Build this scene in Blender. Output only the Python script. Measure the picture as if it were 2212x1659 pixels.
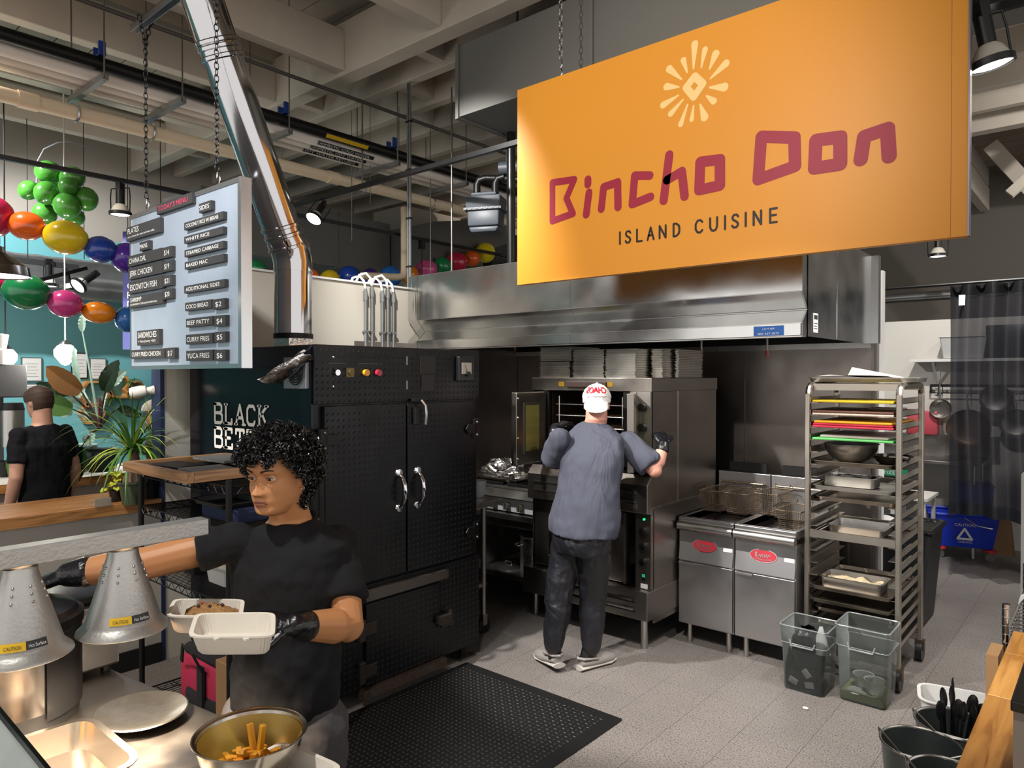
import bpy, bmesh, math, random
from mathutils import Vector, Matrix, Quaternion, noise
from math import sin, cos, pi, radians as R
random.seed(7)
for _o in list(bpy.data.objects): bpy.data.objects.remove(_o)
SC = bpy.context.scene
COL = SC.collection
# ------------------------------------------------------------------ camera
F, CX, CY, YH, HC = 1534.0, 1106.0, 829.5, 813.0, 1.8
YAW, PIT = R(40.6), math.atan((829.5 - 813.0) / 1534.0)
FW = Vector((-sin(YAW) * cos(PIT), cos(YAW) * cos(PIT), -sin(PIT)))
RT = Vector((cos(YAW), sin(YAW), 0))
UP = RT.cross(FW)
CAM = Vector((0, 0, HC))
cd = bpy.data.cameras.new('camera'); co = bpy.data.objects.new('camera', cd); COL.objects.link(co)
co.matrix_world = Matrix((( RT.x, UP.x, -FW.x, 0), (RT.y, UP.y, -FW.y, 0), (RT.z, UP.z, -FW.z, HC), (0, 0, 0, 1)))
cd.sensor_width = 36.0; cd.lens = 36.0 * F / 2212.0; cd.clip_start = 0.05; cd.clip_end = 200
SC.camera = co
# ------------------------------------------------------------------ world, exposure
W = bpy.data.worlds.new('world'); SC.world = W; W.use_nodes = True
W.node_tree.nodes['Background'].inputs[0].default_value = (0.98, 0.95, 0.92, 1)
W.node_tree.nodes['Background'].inputs[1].default_value = 1.10
vs = SC.view_settings
vs.view_transform = 'Standard'; vs.look = 'None'; vs.exposure = 0.32; vs.gamma = 1.0; vs.use_curve_mapping = False
SC.cycles.max_bounces = 6; SC.cycles.diffuse_bounces = 3; SC.cycles.glossy_bounces = 4
SC.cycles.transmission_bounces = 6; SC.cycles.transparent_max_bounces = 8
SC.cycles.caustics_reflective = False; SC.cycles.caustics_refractive = False
SC.cycles.sample_clamp_indirect = 4.0; SC.cycles.adaptive_threshold = 0.02
# ------------------------------------------------------------------ the hall's track spots (ceiling rails, most of them above and behind the camera) and added far-hall fill
def spot(loc, aim, watts, cone=60, blend=0.5, col=(1, 0.96, 0.9), rad=0.05):
    d = bpy.data.lights.new('track_or_fill_spot', 'SPOT'); d.energy = watts; d.spot_size = R(cone); d.spot_blend = blend
    d.color = col; d.shadow_soft_size = rad
    o = bpy.data.objects.new('track_or_fill_spot', d); COL.objects.link(o); o.location = loc
    o.rotation_euler = (Vector(aim) - Vector(loc)).to_track_quat('-Z', 'Y').to_euler()
    return o
WARM = (1, 0.90, 0.78); COOL = (0.93, 0.96, 1.0); NEUT = (1, 0.97, 0.93)
spot((-3.1, 1.3, 3.42), (-2.3, 3.8, 0.7), 640, 42, 0.3, NEUT)          # onto the cook and the ovens
spot((-1.2, 0.9, 4.05), (-1.3, 3.6, 0.0), 420, 48, 0.45, NEUT)            # onto the aisle floor
spot((-1.6, -0.9, 4.05), (-2.05, 3.4, 3.0), 380, 44, 0.8, WARM)           # onto the hanging sign
spot((-1.7, -0.3, 3.95), (-1.95, 1.05, 1.3), 240, 50, 0.5, NEUT)          # onto the serving counter
spot((-2.9, -0.3, 4.05), (-3.8, 1.75, 2.25), 230, 36, 0.5, COOL)          # onto the menu board
spot((-3.9, -0.5, 4.0), (-4.7, 1.1, 1.0), 330, 55, 0.5, WARM)             # onto the low wall and plants
spot((-3.7, 2.3, 4.0), (-3.7, 4.1, 2.35), 420, 75, 0.6, NEUT)            # onto the hood, left
spot((-0.45, 3.75, 3.62), (-1.35, 4.7, 2.3), 150, 80, 0.5, NEUT)             # onto the hood, right, and rack
spot((-0.35, 3.9, 3.65), (-1.2, 4.7, 0.6), 200, 60, 0.5, NEUT)              # onto the sheet-pan rack
spot((-2.6, -0.4, 4.0), (-4.7, 3.2, 2.3), 220, 40, 0.6, NEUT)             # onto the cream wall
spot((-1.0, 6.3, 3.8), (-1.2, 8.6, 1.1), 240, 75, 0.6, NEUT)              # back room
spot((-0.3, 5.6, 3.9), (-0.4, 7.0, 0.0), 120, 70, 0.6, NEUT)
spot((-7.2, 0.9, 4.2), (-9.0, 2.9, 1.6), 520, 95, 0.6, COOL)              # teal cafe wall
spot((-5.9, 0.6, 4.25), (-6.3, 2.0, 0.9), 260, 90, 0.6, WARM)
spot((0.3, 0.4, 4.05), (-0.35, 2.2, 0.95), 230, 50, 0.5, WARM)            # wooden counter on the right
spot((0.9, 7.2, 4.2), (0.2, 10.5, 4.4), 150, 150, 0.8, NEUT)              # far hall, right: unseen fill added to brighten the beams
spot((-5.5, 8.6, 3.3), (-6.5, 9.5, 4.4), 130, 160, 0.8, WARM)            # far hall, behind the balloons: added upward fill, no lamp seen there
# ------------------------------------------------------------------ measuring: a photo pixel met with a plane of the room
def G(px, py, X=None, Y=None, Z=None, d=None):
    r = FW + RT * ((px - CX) / F) - UP * ((py - CY) / F)
    if X is not None: t = X / r.x
    elif Y is not None: t = Y / r.y
    elif Z is not None: t = (Z - HC) / r.z
    else: t = d
    return CAM + r * t
# ------------------------------------------------------------------ materials
def lin(h):
    if isinstance(h, (tuple, list)): return tuple(h)[:3]
    h = h.lstrip('#'); c = [int(h[i:i + 2], 16) / 255 for i in (0, 2, 4)]
    return tuple(x / 12.92 if x <= 0.04045 else ((x + 0.055) / 1.055) ** 2.4 for x in c)
MATS = {}
def M(name, col, rough=0.5, metal=0.0, var=None, bump=None, spec=0.5, trans=0.0, alpha=1.0, emit=0.0, ecol=None, coat=0.0, ior=1.45, stretch=None, rvar=0.0, sss=0.0):
    if name in MATS: return MATS[name]
    m = bpy.data.materials.new(name); m.use_nodes = True
    nt = m.node_tree; b = nt.nodes['Principled BSDF']; L = nt.links
    c = lin(col) + (1,)
    b.inputs['Base Color'].default_value = c
    b.inputs['Roughness'].default_value = rough; b.inputs['Metallic'].default_value = metal
    b.inputs['Specular IOR Level'].default_value = spec; b.inputs['Transmission Weight'].default_value = trans
    b.inputs['Alpha'].default_value = alpha; b.inputs['IOR'].default_value = ior
    b.inputs['Coat Weight'].default_value = coat; b.inputs['Coat Roughness'].default_value = 0.08
    if sss:
        b.inputs['Subsurface Weight'].default_value = sss; b.inputs['Subsurface Scale'].default_value = 0.02
    if emit:
        b.inputs['Emission Color'].default_value = lin(ecol or col) + (1,); b.inputs['Emission Strength'].default_value = emit
    tc = None
    def coords(st):
        nonlocal tc
        if tc is None: tc = nt.nodes.new('ShaderNodeTexCoord')
        if st:
            mp = nt.nodes.new('ShaderNodeMapping'); mp.inputs['Scale'].default_value = st
            L.new(tc.outputs['Object'], mp.inputs['Vector']); return mp.outputs['Vector']
        return tc.outputs['Object']
    if var:
        sc, amt, c2 = var[:3]
        n = nt.nodes.new('ShaderNodeTexNoise'); n.inputs['Scale'].default_value = sc; n.inputs['Detail'].default_value = var[3] if len(var) > 3 else 4
        L.new(coords(stretch), n.inputs['Vector'])
        rp = nt.nodes.new('ShaderNodeValToRGB'); rp.color_ramp.elements[0].position = 0.5 - 0.25 / max(amt, .3); rp.color_ramp.elements[1].position = 0.5 + 0.25 / max(amt, .3)
        k = min(1.0, amt)
        rp.color_ramp.elements[0].color = c
        c2 = lin(c2); rp.color_ramp.elements[1].color = tuple(c[i] * (1 - k) + c2[i] * k for i in range(3)) + (1,)
        L.new(n.outputs['Fac'], rp.inputs['Fac']); L.new(rp.outputs['Color'], b.inputs['Base Color'])
    if rvar:
        n2 = nt.nodes.new('ShaderNodeTexNoise'); n2.inputs['Scale'].default_value = 5; n2.inputs['Detail'].default_value = 5
        L.new(coords(None), n2.inputs['Vector'])
        mr = nt.nodes.new('ShaderNodeMapRange'); mr.inputs[1].default_value = 0.3; mr.inputs[2].default_value = 0.7
        mr.inputs[3].default_value = max(0.02, rough - rvar); mr.inputs[4].default_value = rough + rvar
        L.new(n2.outputs['Fac'], mr.inputs[0]); L.new(mr.outputs[0], b.inputs['Roughness'])
    if bump:
        n3 = nt.nodes.new('ShaderNodeTexNoise'); n3.inputs['Scale'].default_value = bump[0]; n3.inputs['Detail'].default_value = 4
        L.new(coords(bump[2] if len(bump) > 2 else None), n3.inputs['Vector'])
        bp = nt.nodes.new('ShaderNodeBump'); bp.inputs['Strength'].default_value = bump[1]; bp.inputs['Distance'].default_value = bump[3] if len(bump) > 3 else 0.01
        L.new(n3.outputs['Fac'], bp.inputs['Height']); L.new(bp.outputs['Normal'], b.inputs['Normal'])
    MATS[name] = m
    return m
def wood(name, c1, c2, axis=1, scale=3.0, rough=0.4, coat=0.2):
    m = bpy.data.materials.new(name); m.use_nodes = True; nt = m.node_tree; L = nt.links; b = nt.nodes['Principled BSDF']
    tc = nt.nodes.new('ShaderNodeTexCoord'); mp = nt.nodes.new('ShaderNodeMapping')
    s = [9, 9, 9]; s[axis] = 0.7; mp.inputs['Scale'].default_value = s; L.new(tc.outputs['Object'], mp.inputs[0])
    n = nt.nodes.new('ShaderNodeTexNoise'); n.inputs['Scale'].default_value = scale; n.inputs['Detail'].default_value = 6; n.inputs['Distortion'].default_value = 1.6
    L.new(mp.outputs[0], n.inputs['Vector'])
    rp = nt.nodes.new('ShaderNodeValToRGB'); e = rp.color_ramp.elements
    e[0].position = 0.36; e[0].color = lin(c1) + (1,); e[1].position = 0.62; e[1].color = lin(c2) + (1,)
    q = rp.color_ramp.elements.new(0.47); q.color = tuple((a * 0.4 + c * 0.6) for a, c in zip(lin(c1), lin(c2))) + (1,)
    L.new(n.outputs['Fac'], rp.inputs[0]); L.new(rp.outputs[0], b.inputs['Base Color'])
    b.inputs['Roughness'].default_value = rough; b.inputs['Coat Weight'].default_value = coat; b.inputs['Coat Roughness'].default_value = 0.2
    MATS[name] = m; return m
def clear(name, col, rough=0.05, amount=0.85, gloss=None):
    """thin clear sheet: see-through with a gloss"""
    m = bpy.data.materials.new(name); m.use_nodes = True; nt = m.node_tree; L = nt.links
    for n in list(nt.nodes):
        if n.type == 'BSDF_PRINCIPLED': nt.nodes.remove(n)
    out = [n for n in nt.nodes if n.type == 'OUTPUT_MATERIAL'][0]
    t = nt.nodes.new('ShaderNodeBsdfTransparent'); t.inputs[0].default_value = lin(col) + (1,)
    g = nt.nodes.new('ShaderNodeBsdfPrincipled'); g.inputs['Base Color'].default_value = lin(gloss or col) + (1,); g.inputs['Roughness'].default_value = rough
    fr = nt.nodes.new('ShaderNodeFresnel'); fr.inputs[0].default_value = 1.35
    ad = nt.nodes.new('ShaderNodeMath'); ad.operation = 'ADD'; ad.use_clamp = True; ad.inputs[1].default_value = 1 - amount
    L.new(fr.outputs[0], ad.inputs[0])
    mx = nt.nodes.new('ShaderNodeMixShader'); L.new(ad.outputs[0], mx.inputs[0]); L.new(t.outputs[0], mx.inputs[1]); L.new(g.outputs[0], mx.inputs[2])
    L.new(mx.outputs[0], out.inputs[0]); MATS[name] = m; return m
def cloth(name, col, fold=(9, 9, 2.5), strength=.5, dist=.025, weave=240):
    m = bpy.data.materials.new(name); m.use_nodes = True; nt = m.node_tree; L = nt.links; b = nt.nodes['Principled BSDF']
    b.inputs['Base Color'].default_value = lin(col) + (1,); b.inputs['Roughness'].default_value = .88; b.inputs['Specular IOR Level'].default_value = .2
    tc = nt.nodes.new('ShaderNodeTexCoord'); mp = nt.nodes.new('ShaderNodeMapping'); mp.inputs['Scale'].default_value = fold; mp.inputs['Rotation'].default_value = (.35, .3, .2); L.new(tc.outputs['Object'], mp.inputs[0])
    n = nt.nodes.new('ShaderNodeTexNoise'); n.inputs['Scale'].default_value = 1.0; n.inputs['Detail'].default_value = 2.5; n.inputs['Distortion'].default_value = 1.1; L.new(mp.outputs[0], n.inputs['Vector'])
    w = nt.nodes.new('ShaderNodeTexNoise'); w.inputs['Scale'].default_value = weave; L.new(tc.outputs['Object'], w.inputs['Vector'])
    b1 = nt.nodes.new('ShaderNodeBump'); b1.inputs['Strength'].default_value = strength; b1.inputs['Distance'].default_value = dist; L.new(n.outputs['Fac'], b1.inputs['Height'])
    b2 = nt.nodes.new('ShaderNodeBump'); b2.inputs['Strength'].default_value = .12; b2.inputs['Distance'].default_value = .004; L.new(w.outputs['Fac'], b2.inputs['Height']); L.new(b1.outputs[0], b2.inputs['Normal']); L.new(b2.outputs[0], b.inputs['Normal'])
    MATS[name] = m; return m
STEEL = M('brushed_steel', '#b9b6b2', 0.30, 1.0, rvar=0.06)
STEELD = M('worn_steel', '#9c9894', 0.38, 1.0, var=(3, 0.5, '#807b76'), rvar=0.08)
PANEL = M('wall_steel', '#978f89', 0.36, 1.0, var=(2.5, 0.5, '#7a726d'), rvar=0.06)
HOODM = M('hood_steel', '#d0d0ce', 0.2, 1.0, rvar=0.05)
CHROME = M('chrome', '#d2d2d4', 0.07, 1.0)
ALU = M('aluminium', '#c6c2ba', 0.33, 1.0, var=(8, 0.4, '#a29c92'), rvar=0.06)
ALUD = M('baked_aluminium', '#a49a8c', 0.38, 1.0, var=(6, 0.8, '#5e4c3a'), rvar=0.08)
FOIL = M('foil', '#d8d6d2', 0.16, 1.0, bump=(40, 0.7))
CAST = M('cast_aluminium', '#b4b2ae', 0.42, 0.85, var=(60, 0.4, '#a09e9a'), bump=(120, 0.1))
BLACK = M('black_metal', '#141414', 0.42, 0.2, spec=0.4)
BLACKP = M('black_plastic', '#111112', 0.35)
BLACKM = M('black_matte', '#0e0e0f', 0.7)
SMOKE = M('smoker_black', '#0f0f11', 0.36, 0.35, rvar=0.08)
SMOKS = M('smoker_side_black', '#0b0e17', 0.16, 0.3, bump=(3, 0.1, None, 0.01))
WHITE = M('white_paint', '#dcdad6', 0.6)
WALLW = M('cream_wall', '#c9c3b6', 0.65, var=(1.5, 0.5, '#bcb5a7'))
CEILW = M('painted_timber', '#d2c8b9', 0.8, var=(4, 0.6, '#b9ae9f'), bump=(14, 0.25, (1, 1, 1), 0.01), stretch=(1, 1, 1))
CEILD = M('ceiling_deck', '#a2998c', 0.9, var=(3, 0.7, '#574f48'))
DUCT = M('grey_duct', '#7b7a76', 0.55, 0.3, var=(2, 0.4, '#5c5c5a'))
GALV = M('galvanised', '#a8abac', 0.3, 0.9, var=(18, 0.5, '#8f9294'))
PIPEW = M('white_pipe_wrap', '#efe6dc', 0.6)
PIPEC = M('cream_pipe', '#e2cfb2', 0.5)
# ------------------------------------------------------------------ mesh builder
class B:
    def __init__(s): s.v = []; s.f = []; s.mi = None
    def add(s, vs_, fs):
        n = len(s.v); s.v.extend(tuple(v) for v in vs_); s.f.extend(tuple(i + n for i in f) for f in fs); return s
    def bx(s, x0, y0, z0, x1, y1, z1):
        x0, x1 = min(x0, x1), max(x0, x1); y0, y1 = min(y0, y1), max(y0, y1); z0, z1 = min(z0, z1), max(z0, z1)
        return s.add([(x0, y0, z0), (x1, y0, z0), (x1, y1, z0), (x0, y1, z0), (x0, y0, z1), (x1, y0, z1), (x1, y1, z1), (x0, y1, z1)],
                     [(0, 3, 2, 1), (4, 5, 6, 7), (0, 1, 5, 4), (1, 2, 6, 5), (2, 3, 7, 6), (3, 0, 4, 7)])
    def box(s, c, size, rot=None):
        sx, sy, sz = (a / 2 for a in size); c = Vector(c)
        P = [Vector(p) for p in [(-sx, -sy, -sz), (sx, -sy, -sz), (sx, sy, -sz), (-sx, sy, -sz), (-sx, -sy, sz), (sx, -sy, sz), (sx, sy, sz), (-sx, sy, sz)]]
        if rot is not None: P = [rot @ p for p in P]
        return s.add([c + p for p in P], [(0, 3, 2, 1), (4, 5, 6, 7), (0, 1, 5, 4), (1, 2, 6, 5), (2, 3, 7, 6), (3, 0, 4, 7)])
    def bar(s, p, q, w, h, up=(0, 0, 1)):
        p, q = Vector(p), Vector(q); d = (q - p); L = d.length; d.normalize(); up = Vector(up)
        if abs(d.dot(up)) > 0.98: up = Vector((0, 1, 0))
        a = d.cross(up).normalized(); b = a.cross(d).normalized()
        P = []
        for t in (p, q):
            for i, j in ((-1, -1), (1, -1), (1, 1), (-1, 1)): P.append(t + a * (w / 2 * i) + b * (h / 2 * j))
        return s.add(P, [(0, 1, 2, 3), (7, 6, 5, 4), (0, 4, 5, 1), (1, 5, 6, 2), (2, 6, 7, 3), (3, 7, 4, 0)])
    def tube(s, pts, r, n=8, closed=False, caps=True, flat=1.0):
        pts = [Vector(p) for p in pts]; m = len(pts); rs = r if isinstance(r, (list, tuple)) else [r] * m
        base = len(s.v); ref = None
        for i in range(m):
            if closed: d = pts[(i + 1) % m] - pts[i - 1]
            else: d = pts[min(i + 1, m - 1)] - pts[max(i - 1, 0)]
            if d.length < 1e-9: d = Vector((0, 0, 1))
            d.normalize()
            if ref is None:
                ref = Vector((0, 0, 1)) if abs(d.z) < 0.95 else Vector((1, 0, 0))
            a = d.cross(ref)
            if a.length < 1e-6: a = d.cross(Vector((0.3, 1, 0.2)))
            a.normalize(); b = a.cross(d).normalized(); ref = b
            for k in range(n):
                t = 2 * pi * k / n; s.v.append(tuple(pts[i] + a * (cos(t) * rs[i]) + b * (sin(t) * rs[i] * flat)))
        for i in range(m if closed else m - 1):
            j = (i + 1) % m
            for k in range(n):
                l = (k + 1) % n; s.f.append((base + i * n + k, base + i * n + l, base + j * n + l, base + j * n + k))
        if caps and not closed:
            s.f.append(tuple(base + k for k in reversed(range(n)))); s.f.append(tuple(base + (m - 1) * n + k for k in range(n)))
        return s
    def cyl(s, p, q, r, r2=None, n=16, caps=True):
        p, q = Vector(p), Vector(q); d = (q - p).normalized()
        ref = Vector((0, 0, 1)) if abs(d.z) < 0.95 else Vector((1, 0, 0))
        a = d.cross(ref).normalized(); b = a.cross(d); base = len(s.v); r2 = r if r2 is None else r2
        for c, rr in ((p, r), (q, r2)):
            for k in range(n): t = 2 * pi * k / n; s.v.append(tuple(c + a * (cos(t) * rr) + b * (sin(t) * rr)))
        for k in range(n): l = (k + 1) % n; s.f.append((base + k, base + l, base + n + l, base + n + k))
        if caps: s.f.append(tuple(base + k for k in reversed(range(n)))); s.f.append(tuple(base + n + k for k in range(n)))
        return s
    def lathe(s, prof, c=(0, 0, 0), n=24, rot=None, sx=1, sy=1):
        c = Vector(c); base = len(s.v)
        for (r, z) in prof:
            for k in range(n):
                t = 2 * pi * k / n; p = Vector((r * cos(t) * sx, r * sin(t) * sy, z))
                if rot is not None: p = rot @ p
                s.v.append(tuple(c + p))
        for i in range(len(prof) - 1):
            for k in range(n):
                l = (k + 1) % n; s.f.append((base + i * n + k, base + i * n + l, base + (i + 1) * n + l, base + (i + 1) * n + k))
        if prof[0][0] < 1e-4 or True:
            if prof[0][0] > 1e-4: pass
        return s
    def disc(s, c, r, nrm=(0, 0, 1), n=20):
        q = Vector(nrm).to_track_quat('Z', 'Y'); c = Vector(c)
        return s.add([c + q @ Vector((cos(2 * pi * k / n) * r, sin(2 * pi * k / n) * r, 0)) for k in range(n)], [tuple(range(n))])
    def sph(s, c, r, n=16, m=10, rot=None):
        rx, ry, rz = r if isinstance(r, (list, tuple)) else (r, r, r); c = Vector(c); base = len(s.v)
        for i in range(m + 1):
            ph = pi * i / m
            for k in range(n):
                t = 2 * pi * k / n; p = Vector((sin(ph) * cos(t) * rx, sin(ph) * sin(t) * ry, cos(ph) * rz))
                if rot is not None: p = rot @ p
                s.v.append(tuple(c + p))
        for i in range(m):
            for k in range(n): l = (k + 1) % n; s.f.append((base + i * n + k, base + (i + 1) * n + k, base + (i + 1) * n + l, base + i * n + l))
        return s
    def prism(s, poly, o, u, v, t):
        """polygon in (u,v) from o, thickness t along u x v"""
        o, u, v = Vector(o), Vector(u), Vector(v); w = u.cross(v).normalized() * t; n = len(poly)
        P = [o + u * a + v * b for a, b in poly]
        return s.add(P + [p + w for p in P], [tuple(reversed(range(n))), tuple(range(n, 2 * n))] + [(i, (i + 1) % n, n + (i + 1) % n, n + i) for i in range(n)])
    def quad(s, *P): return s.add(P, [tuple(range(len(P)))])
    def grid(s, fn, nu, nv, wrap=False):
        base = len(s.v)
        for j in range(nv + 1):
            for i in range(nu + (0 if wrap else 1)): s.v.append(tuple(fn(i / nu, j / nv)))
        w = nu if wrap else nu + 1
        for j in range(nv):
            for i in range(nu):
                k = (i + 1) % w if wrap else i + 1
                s.f.append((base + j * w + i, base + j * w + k, base + (j + 1) * w + k, base + (j + 1) * w + i))
        return s
    def bowl(s, prof, c=(0, 0, 0), n=28, th=0.003, rot=None, sx=1, sy=1):
        """open vessel: outer profile bottom-to-rim, then back down inside"""
        inner = [(max(r - th, 0.0), z + (th if i == 0 else 0)) for i, (r, z) in enumerate(prof)]
        full = [(0.0001, prof[0][1])] + list(prof) + [p for p in reversed(inner)] + [(0.0001, prof[0][1] + th)]
        return s.lathe(full, c, n, rot, sx, sy)
    def pan(s, c, L, Wd, h, taper=0.006, th=0.002, lip=0.012, rz=0.0, cr=0.02):
        """rectangular open pan with rounded corners and rolled lip; c = centre of base"""
        def ring(l, w, z, r):
            P = []
            for qx, qy, a0 in ((1, 1, 0), (-1, 1, 90), (-1, -1, 180), (1, -1, 270)):
                for k in range(4):
                    a = R(a0 + 30 * k); P.append(Vector((qx * (l / 2 - r) + cos(a) * r, qy * (w / 2 - r) + sin(a) * r, z)))
            return P
        rings = [ring(L - 2 * taper, Wd - 2 * taper, 0, cr), ring(L, Wd, h, cr), ring(L + 2 * lip, Wd + 2 * lip, h, cr + lip),
                 ring(L + 2 * lip, Wd + 2 * lip, h + th * 1.5, cr + lip), ring(L - 2 * th, Wd - 2 * th, h + th * 1.5, cr), ring(L - 2 * taper - 2 * th, Wd - 2 * taper - 2 * th, th, cr)]
        q = Matrix.Rotation(rz, 3, 'Z'); c = Vector(c); base = len(s.v); n = 16
        for r_ in rings:
            for p in r_: s.v.append(tuple(c + q @ p))
        for i in range(len(rings) - 1):
            for k in range(n): l = (k + 1) % n; s.f.append((base + i * n + k, base + i * n + l, base + (i + 1) * n + l, base + (i + 1) * n + k))
        s.f.append(tuple(base + k for k in reversed(range(n)))); s.f.append(tuple(base + 5 * n + k for k in range(n)))
        return s
OFF = {}
def _obj(name, b, mat, off, smooth=True, bevel=0.0, seg=2, ang=38):
    me = bpy.data.meshes.new(name)
    off = Vector(off)
    me.from_pydata([(x - off.x, y - off.y, z - off.z) for x, y, z in b.v], [], b.f); me.update()
    if bevel:
        bm = bmesh.new(); bm.from_mesh(me)
        bmesh.ops.remove_doubles(bm, verts=bm.verts, dist=1e-6)
        es = [e for e in bm.edges if len(e.link_faces) == 2 and e.calc_face_angle(0) > 0.5]
        bmesh.ops.bevel(bm, geom=es, offset=bevel, segments=seg, profile=0.5, affect='EDGES', clamp_overlap=True)
        bm.to_mesh(me); bm.free()
    bm = bmesh.new(); bm.from_mesh(me); bmesh.ops.recalc_face_normals(bm, faces=bm.faces); bm.to_mesh(me); bm.free()
    if smooth:
        me.shade_smooth(); me.set_sharp_from_angle(angle=R(ang))
    if mat is not None: me.materials.append(mat)
    o = bpy.data.objects.new(name, me); COL.objects.link(o)
    return o
def tag(o, label=None, cat=None, group=None, kind=None):
    if label: o['label'] = label
    if cat: o['category'] = cat
    if group: o['group'] = group
    if kind: o['kind'] = kind
    return o
def T(name, label, cat, loc=(0, 0, 0), rz=0.0, group=None, world=False):
    o = bpy.data.objects.new(name, None); COL.objects.link(o); o.location = loc; o.rotation_euler = (0, 0, rz); o.empty_display_size = 0.05
    OFF[o] = Vector(loc) if world else Vector((0, 0, 0))
    return tag(o, label, cat, group)
def part(par, name, b, mat, label=None, kind=None, **k):
    off = OFF.get(par, Vector((0, 0, 0))); o = _obj(name, b, mat, off, **k); o.parent = par; OFF[o] = off
    return tag(o, label, None, None, kind)
def one(name, b, mat, label, cat, group=None, kind=None, **k):
    xs = [v[0] for v in b.v]; ys = [v[1] for v in b.v]; zs = [v[2] for v in b.v]
    off = Vector(((min(xs) + max(xs)) / 2, (min(ys) + max(ys)) / 2, min(zs)))
    o = _obj(name, b, mat, off, **k); o.location = off; OFF[o] = off
    return tag(o, label, cat, group, kind)
def struct(name, b, mat, parent=None, **k):
    if parent is not None: return part(parent, name, b, mat, **k)
    o = _obj(name, b, mat, (0, 0, 0), **k); OFF[o] = Vector((0, 0, 0)); o['kind'] = 'structure'; return o
def dup(o, parent=None, loc=None, rz=None, label=None, group=None, mat=None):
    c = o.copy(); COL.objects.link(c); c.parent = parent
    if loc is not None: c.location = loc
    if rz is not None: c.rotation_euler = (0, 0, rz)
    if label: c['label'] = label
    if group: c['group'] = group
    for ch in list(o.children): dup(ch, c)
    return c
TXT = {}
def text_mesh(s, space=1.0):
    k = (s, space)
    if k not in TXT:
        cu = bpy.data.curves.new('lettering', 'FONT'); cu.body = s; cu.size = 1.0; cu.fill_mode = 'FRONT'; cu.resolution_u = 3; cu.space_character = space
        ob = bpy.data.objects.new('lettering', cu); me = ob.to_mesh()
        TXT[k] = ([tuple(v.co) for v in me.vertices], [tuple(p.vertices) for p in me.polygons])
        ob.to_mesh_clear(); bpy.data.objects.remove(ob); bpy.data.curves.remove(cu)
    return TXT[k]
def text(b, s, o, u, v, h, width=None, space=1.0, lift=0.0008, align='L'):
    """flat lettering at o, along u, up v, cap height h; squeezed to width"""
    V, Fc = text_mesh(s, space)
    x0 = min(p[0] for p in V); x1 = max(p[0] for p in V); sy = h / 0.72; sx = sy if width is None else width / (x1 - x0)
    o, u, v = Vector(o), Vector(u).normalized(), Vector(v).normalized(); w = u.cross(v)
    sh = 0 if align == 'L' else -(x1 - x0) * sx / 2
    return b.add([o + u * ((p[0] - x0) * sx + sh) + v * (p[1] * sy) + w * lift for p in V], Fc)
def stroke(b, pts, w, o, u, v, lift=0.001, closed=False, n=6):
    """rounded flat stroke in the plane (o,u,v)"""
    o, u, v = Vector(o), Vector(u), Vector(v); nw = u.cross(v).normalized()
    seq = list(pts) + ([pts[0]] if closed else [])
    for k, ((x0, y0), (x1, y1)) in enumerate(zip(seq, seq[1:])):
        d = Vector((x1 - x0, y1 - y0)); L = d.length
        if L < 1e-7: continue
        d /= L; p = Vector((-d.y, d.x)) * w / 2; lf = nw * (lift + 0.00002 * (k % 7))
        P = []
        for c, s0 in (((x1, y1), -pi / 2), ((x0, y0), pi / 2)):
            for i in range(n + 1):
                a = s0 + pi * i / n; e = d * cos(a) + Vector((-d.y, d.x)) * sin(a)
                P.append(o + u * (c[0] + e.x * w / 2) + v * (c[1] + e.y * w / 2) + lf)
        b.add(P, [tuple(range(len(P)))])
    return b
def chain(b, p, q, link=0.045, r=0.003):
    p, q = Vector(p), Vector(q); L = (q - p).length; n = max(2, int(L / (link * 0.78))); d = (q - p) / n; dn = d.normalized()
    a = Vector((1, 0, 0)); a = (a - dn * a.dot(dn)).normalized(); c = dn.cross(a)
    for i in range(n):
        m = p + d * (i + 0.5); s_ = a if i % 2 else c
        b.tube([m + dn * (cos(t) * link / 2) + s_ * (sin(t) * link * 0.28) for t in [2 * pi * k / 8 for k in range(8)]], r, 4, closed=True)
    return b
# ================================================================== SETTING
def tile_mat(name, joints):
    m = bpy.data.materials.new(name); m.use_nodes = True; nt = m.node_tree; L = nt.links; b = nt.nodes['Principled BSDF']
    tc = nt.nodes.new('ShaderNodeNewGeometry')
    n = nt.nodes.new('ShaderNodeTexNoise'); n.inputs['Scale'].default_value = 130; n.inputs['Detail'].default_value = 3; L.new(tc.outputs['Position'], n.inputs['Vector'])
    rp = nt.nodes.new('ShaderNodeValToRGB'); e = rp.color_ramp.elements; e[0].position = 0.34; e[0].color = lin('#3f3b39') + (1,); e[1].position = 0.46; e[1].color = lin('#78726e') + (1,)
    q = e.new(0.62); q.color = lin('#8a837e') + (1,)
    L.new(n.outputs['Fac'], rp.inputs[0])
    n2 = nt.nodes.new('ShaderNodeTexNoise'); n2.inputs['Scale'].default_value = 1.3; n2.inputs['Detail'].default_value = 5; L.new(tc.outputs['Position'], n2.inputs['Vector'])
    mr = nt.nodes.new('ShaderNodeMapRange'); mr.inputs[1].default_value = .3; mr.inputs[2].default_value = .7; mr.inputs[3].default_value = .78; mr.inputs[4].default_value = 1.05; L.new(n2.outputs['Fac'], mr.inputs[0])
    mx = nt.nodes.new('ShaderNodeMix'); mx.data_type = 'RGBA'; mx.blend_type = 'MULTIPLY'; mx.inputs[0].default_value = 1
    L.new(rp.outputs[0], mx.inputs[6]); L.new(mr.outputs[0], mx.inputs[7]); L.new(mx.outputs[2], b.inputs['Base Color'])
    b.inputs['Roughness'].default_value = 0.5; b.inputs['Specular IOR Level'].default_value = 0.35
    return m
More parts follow.
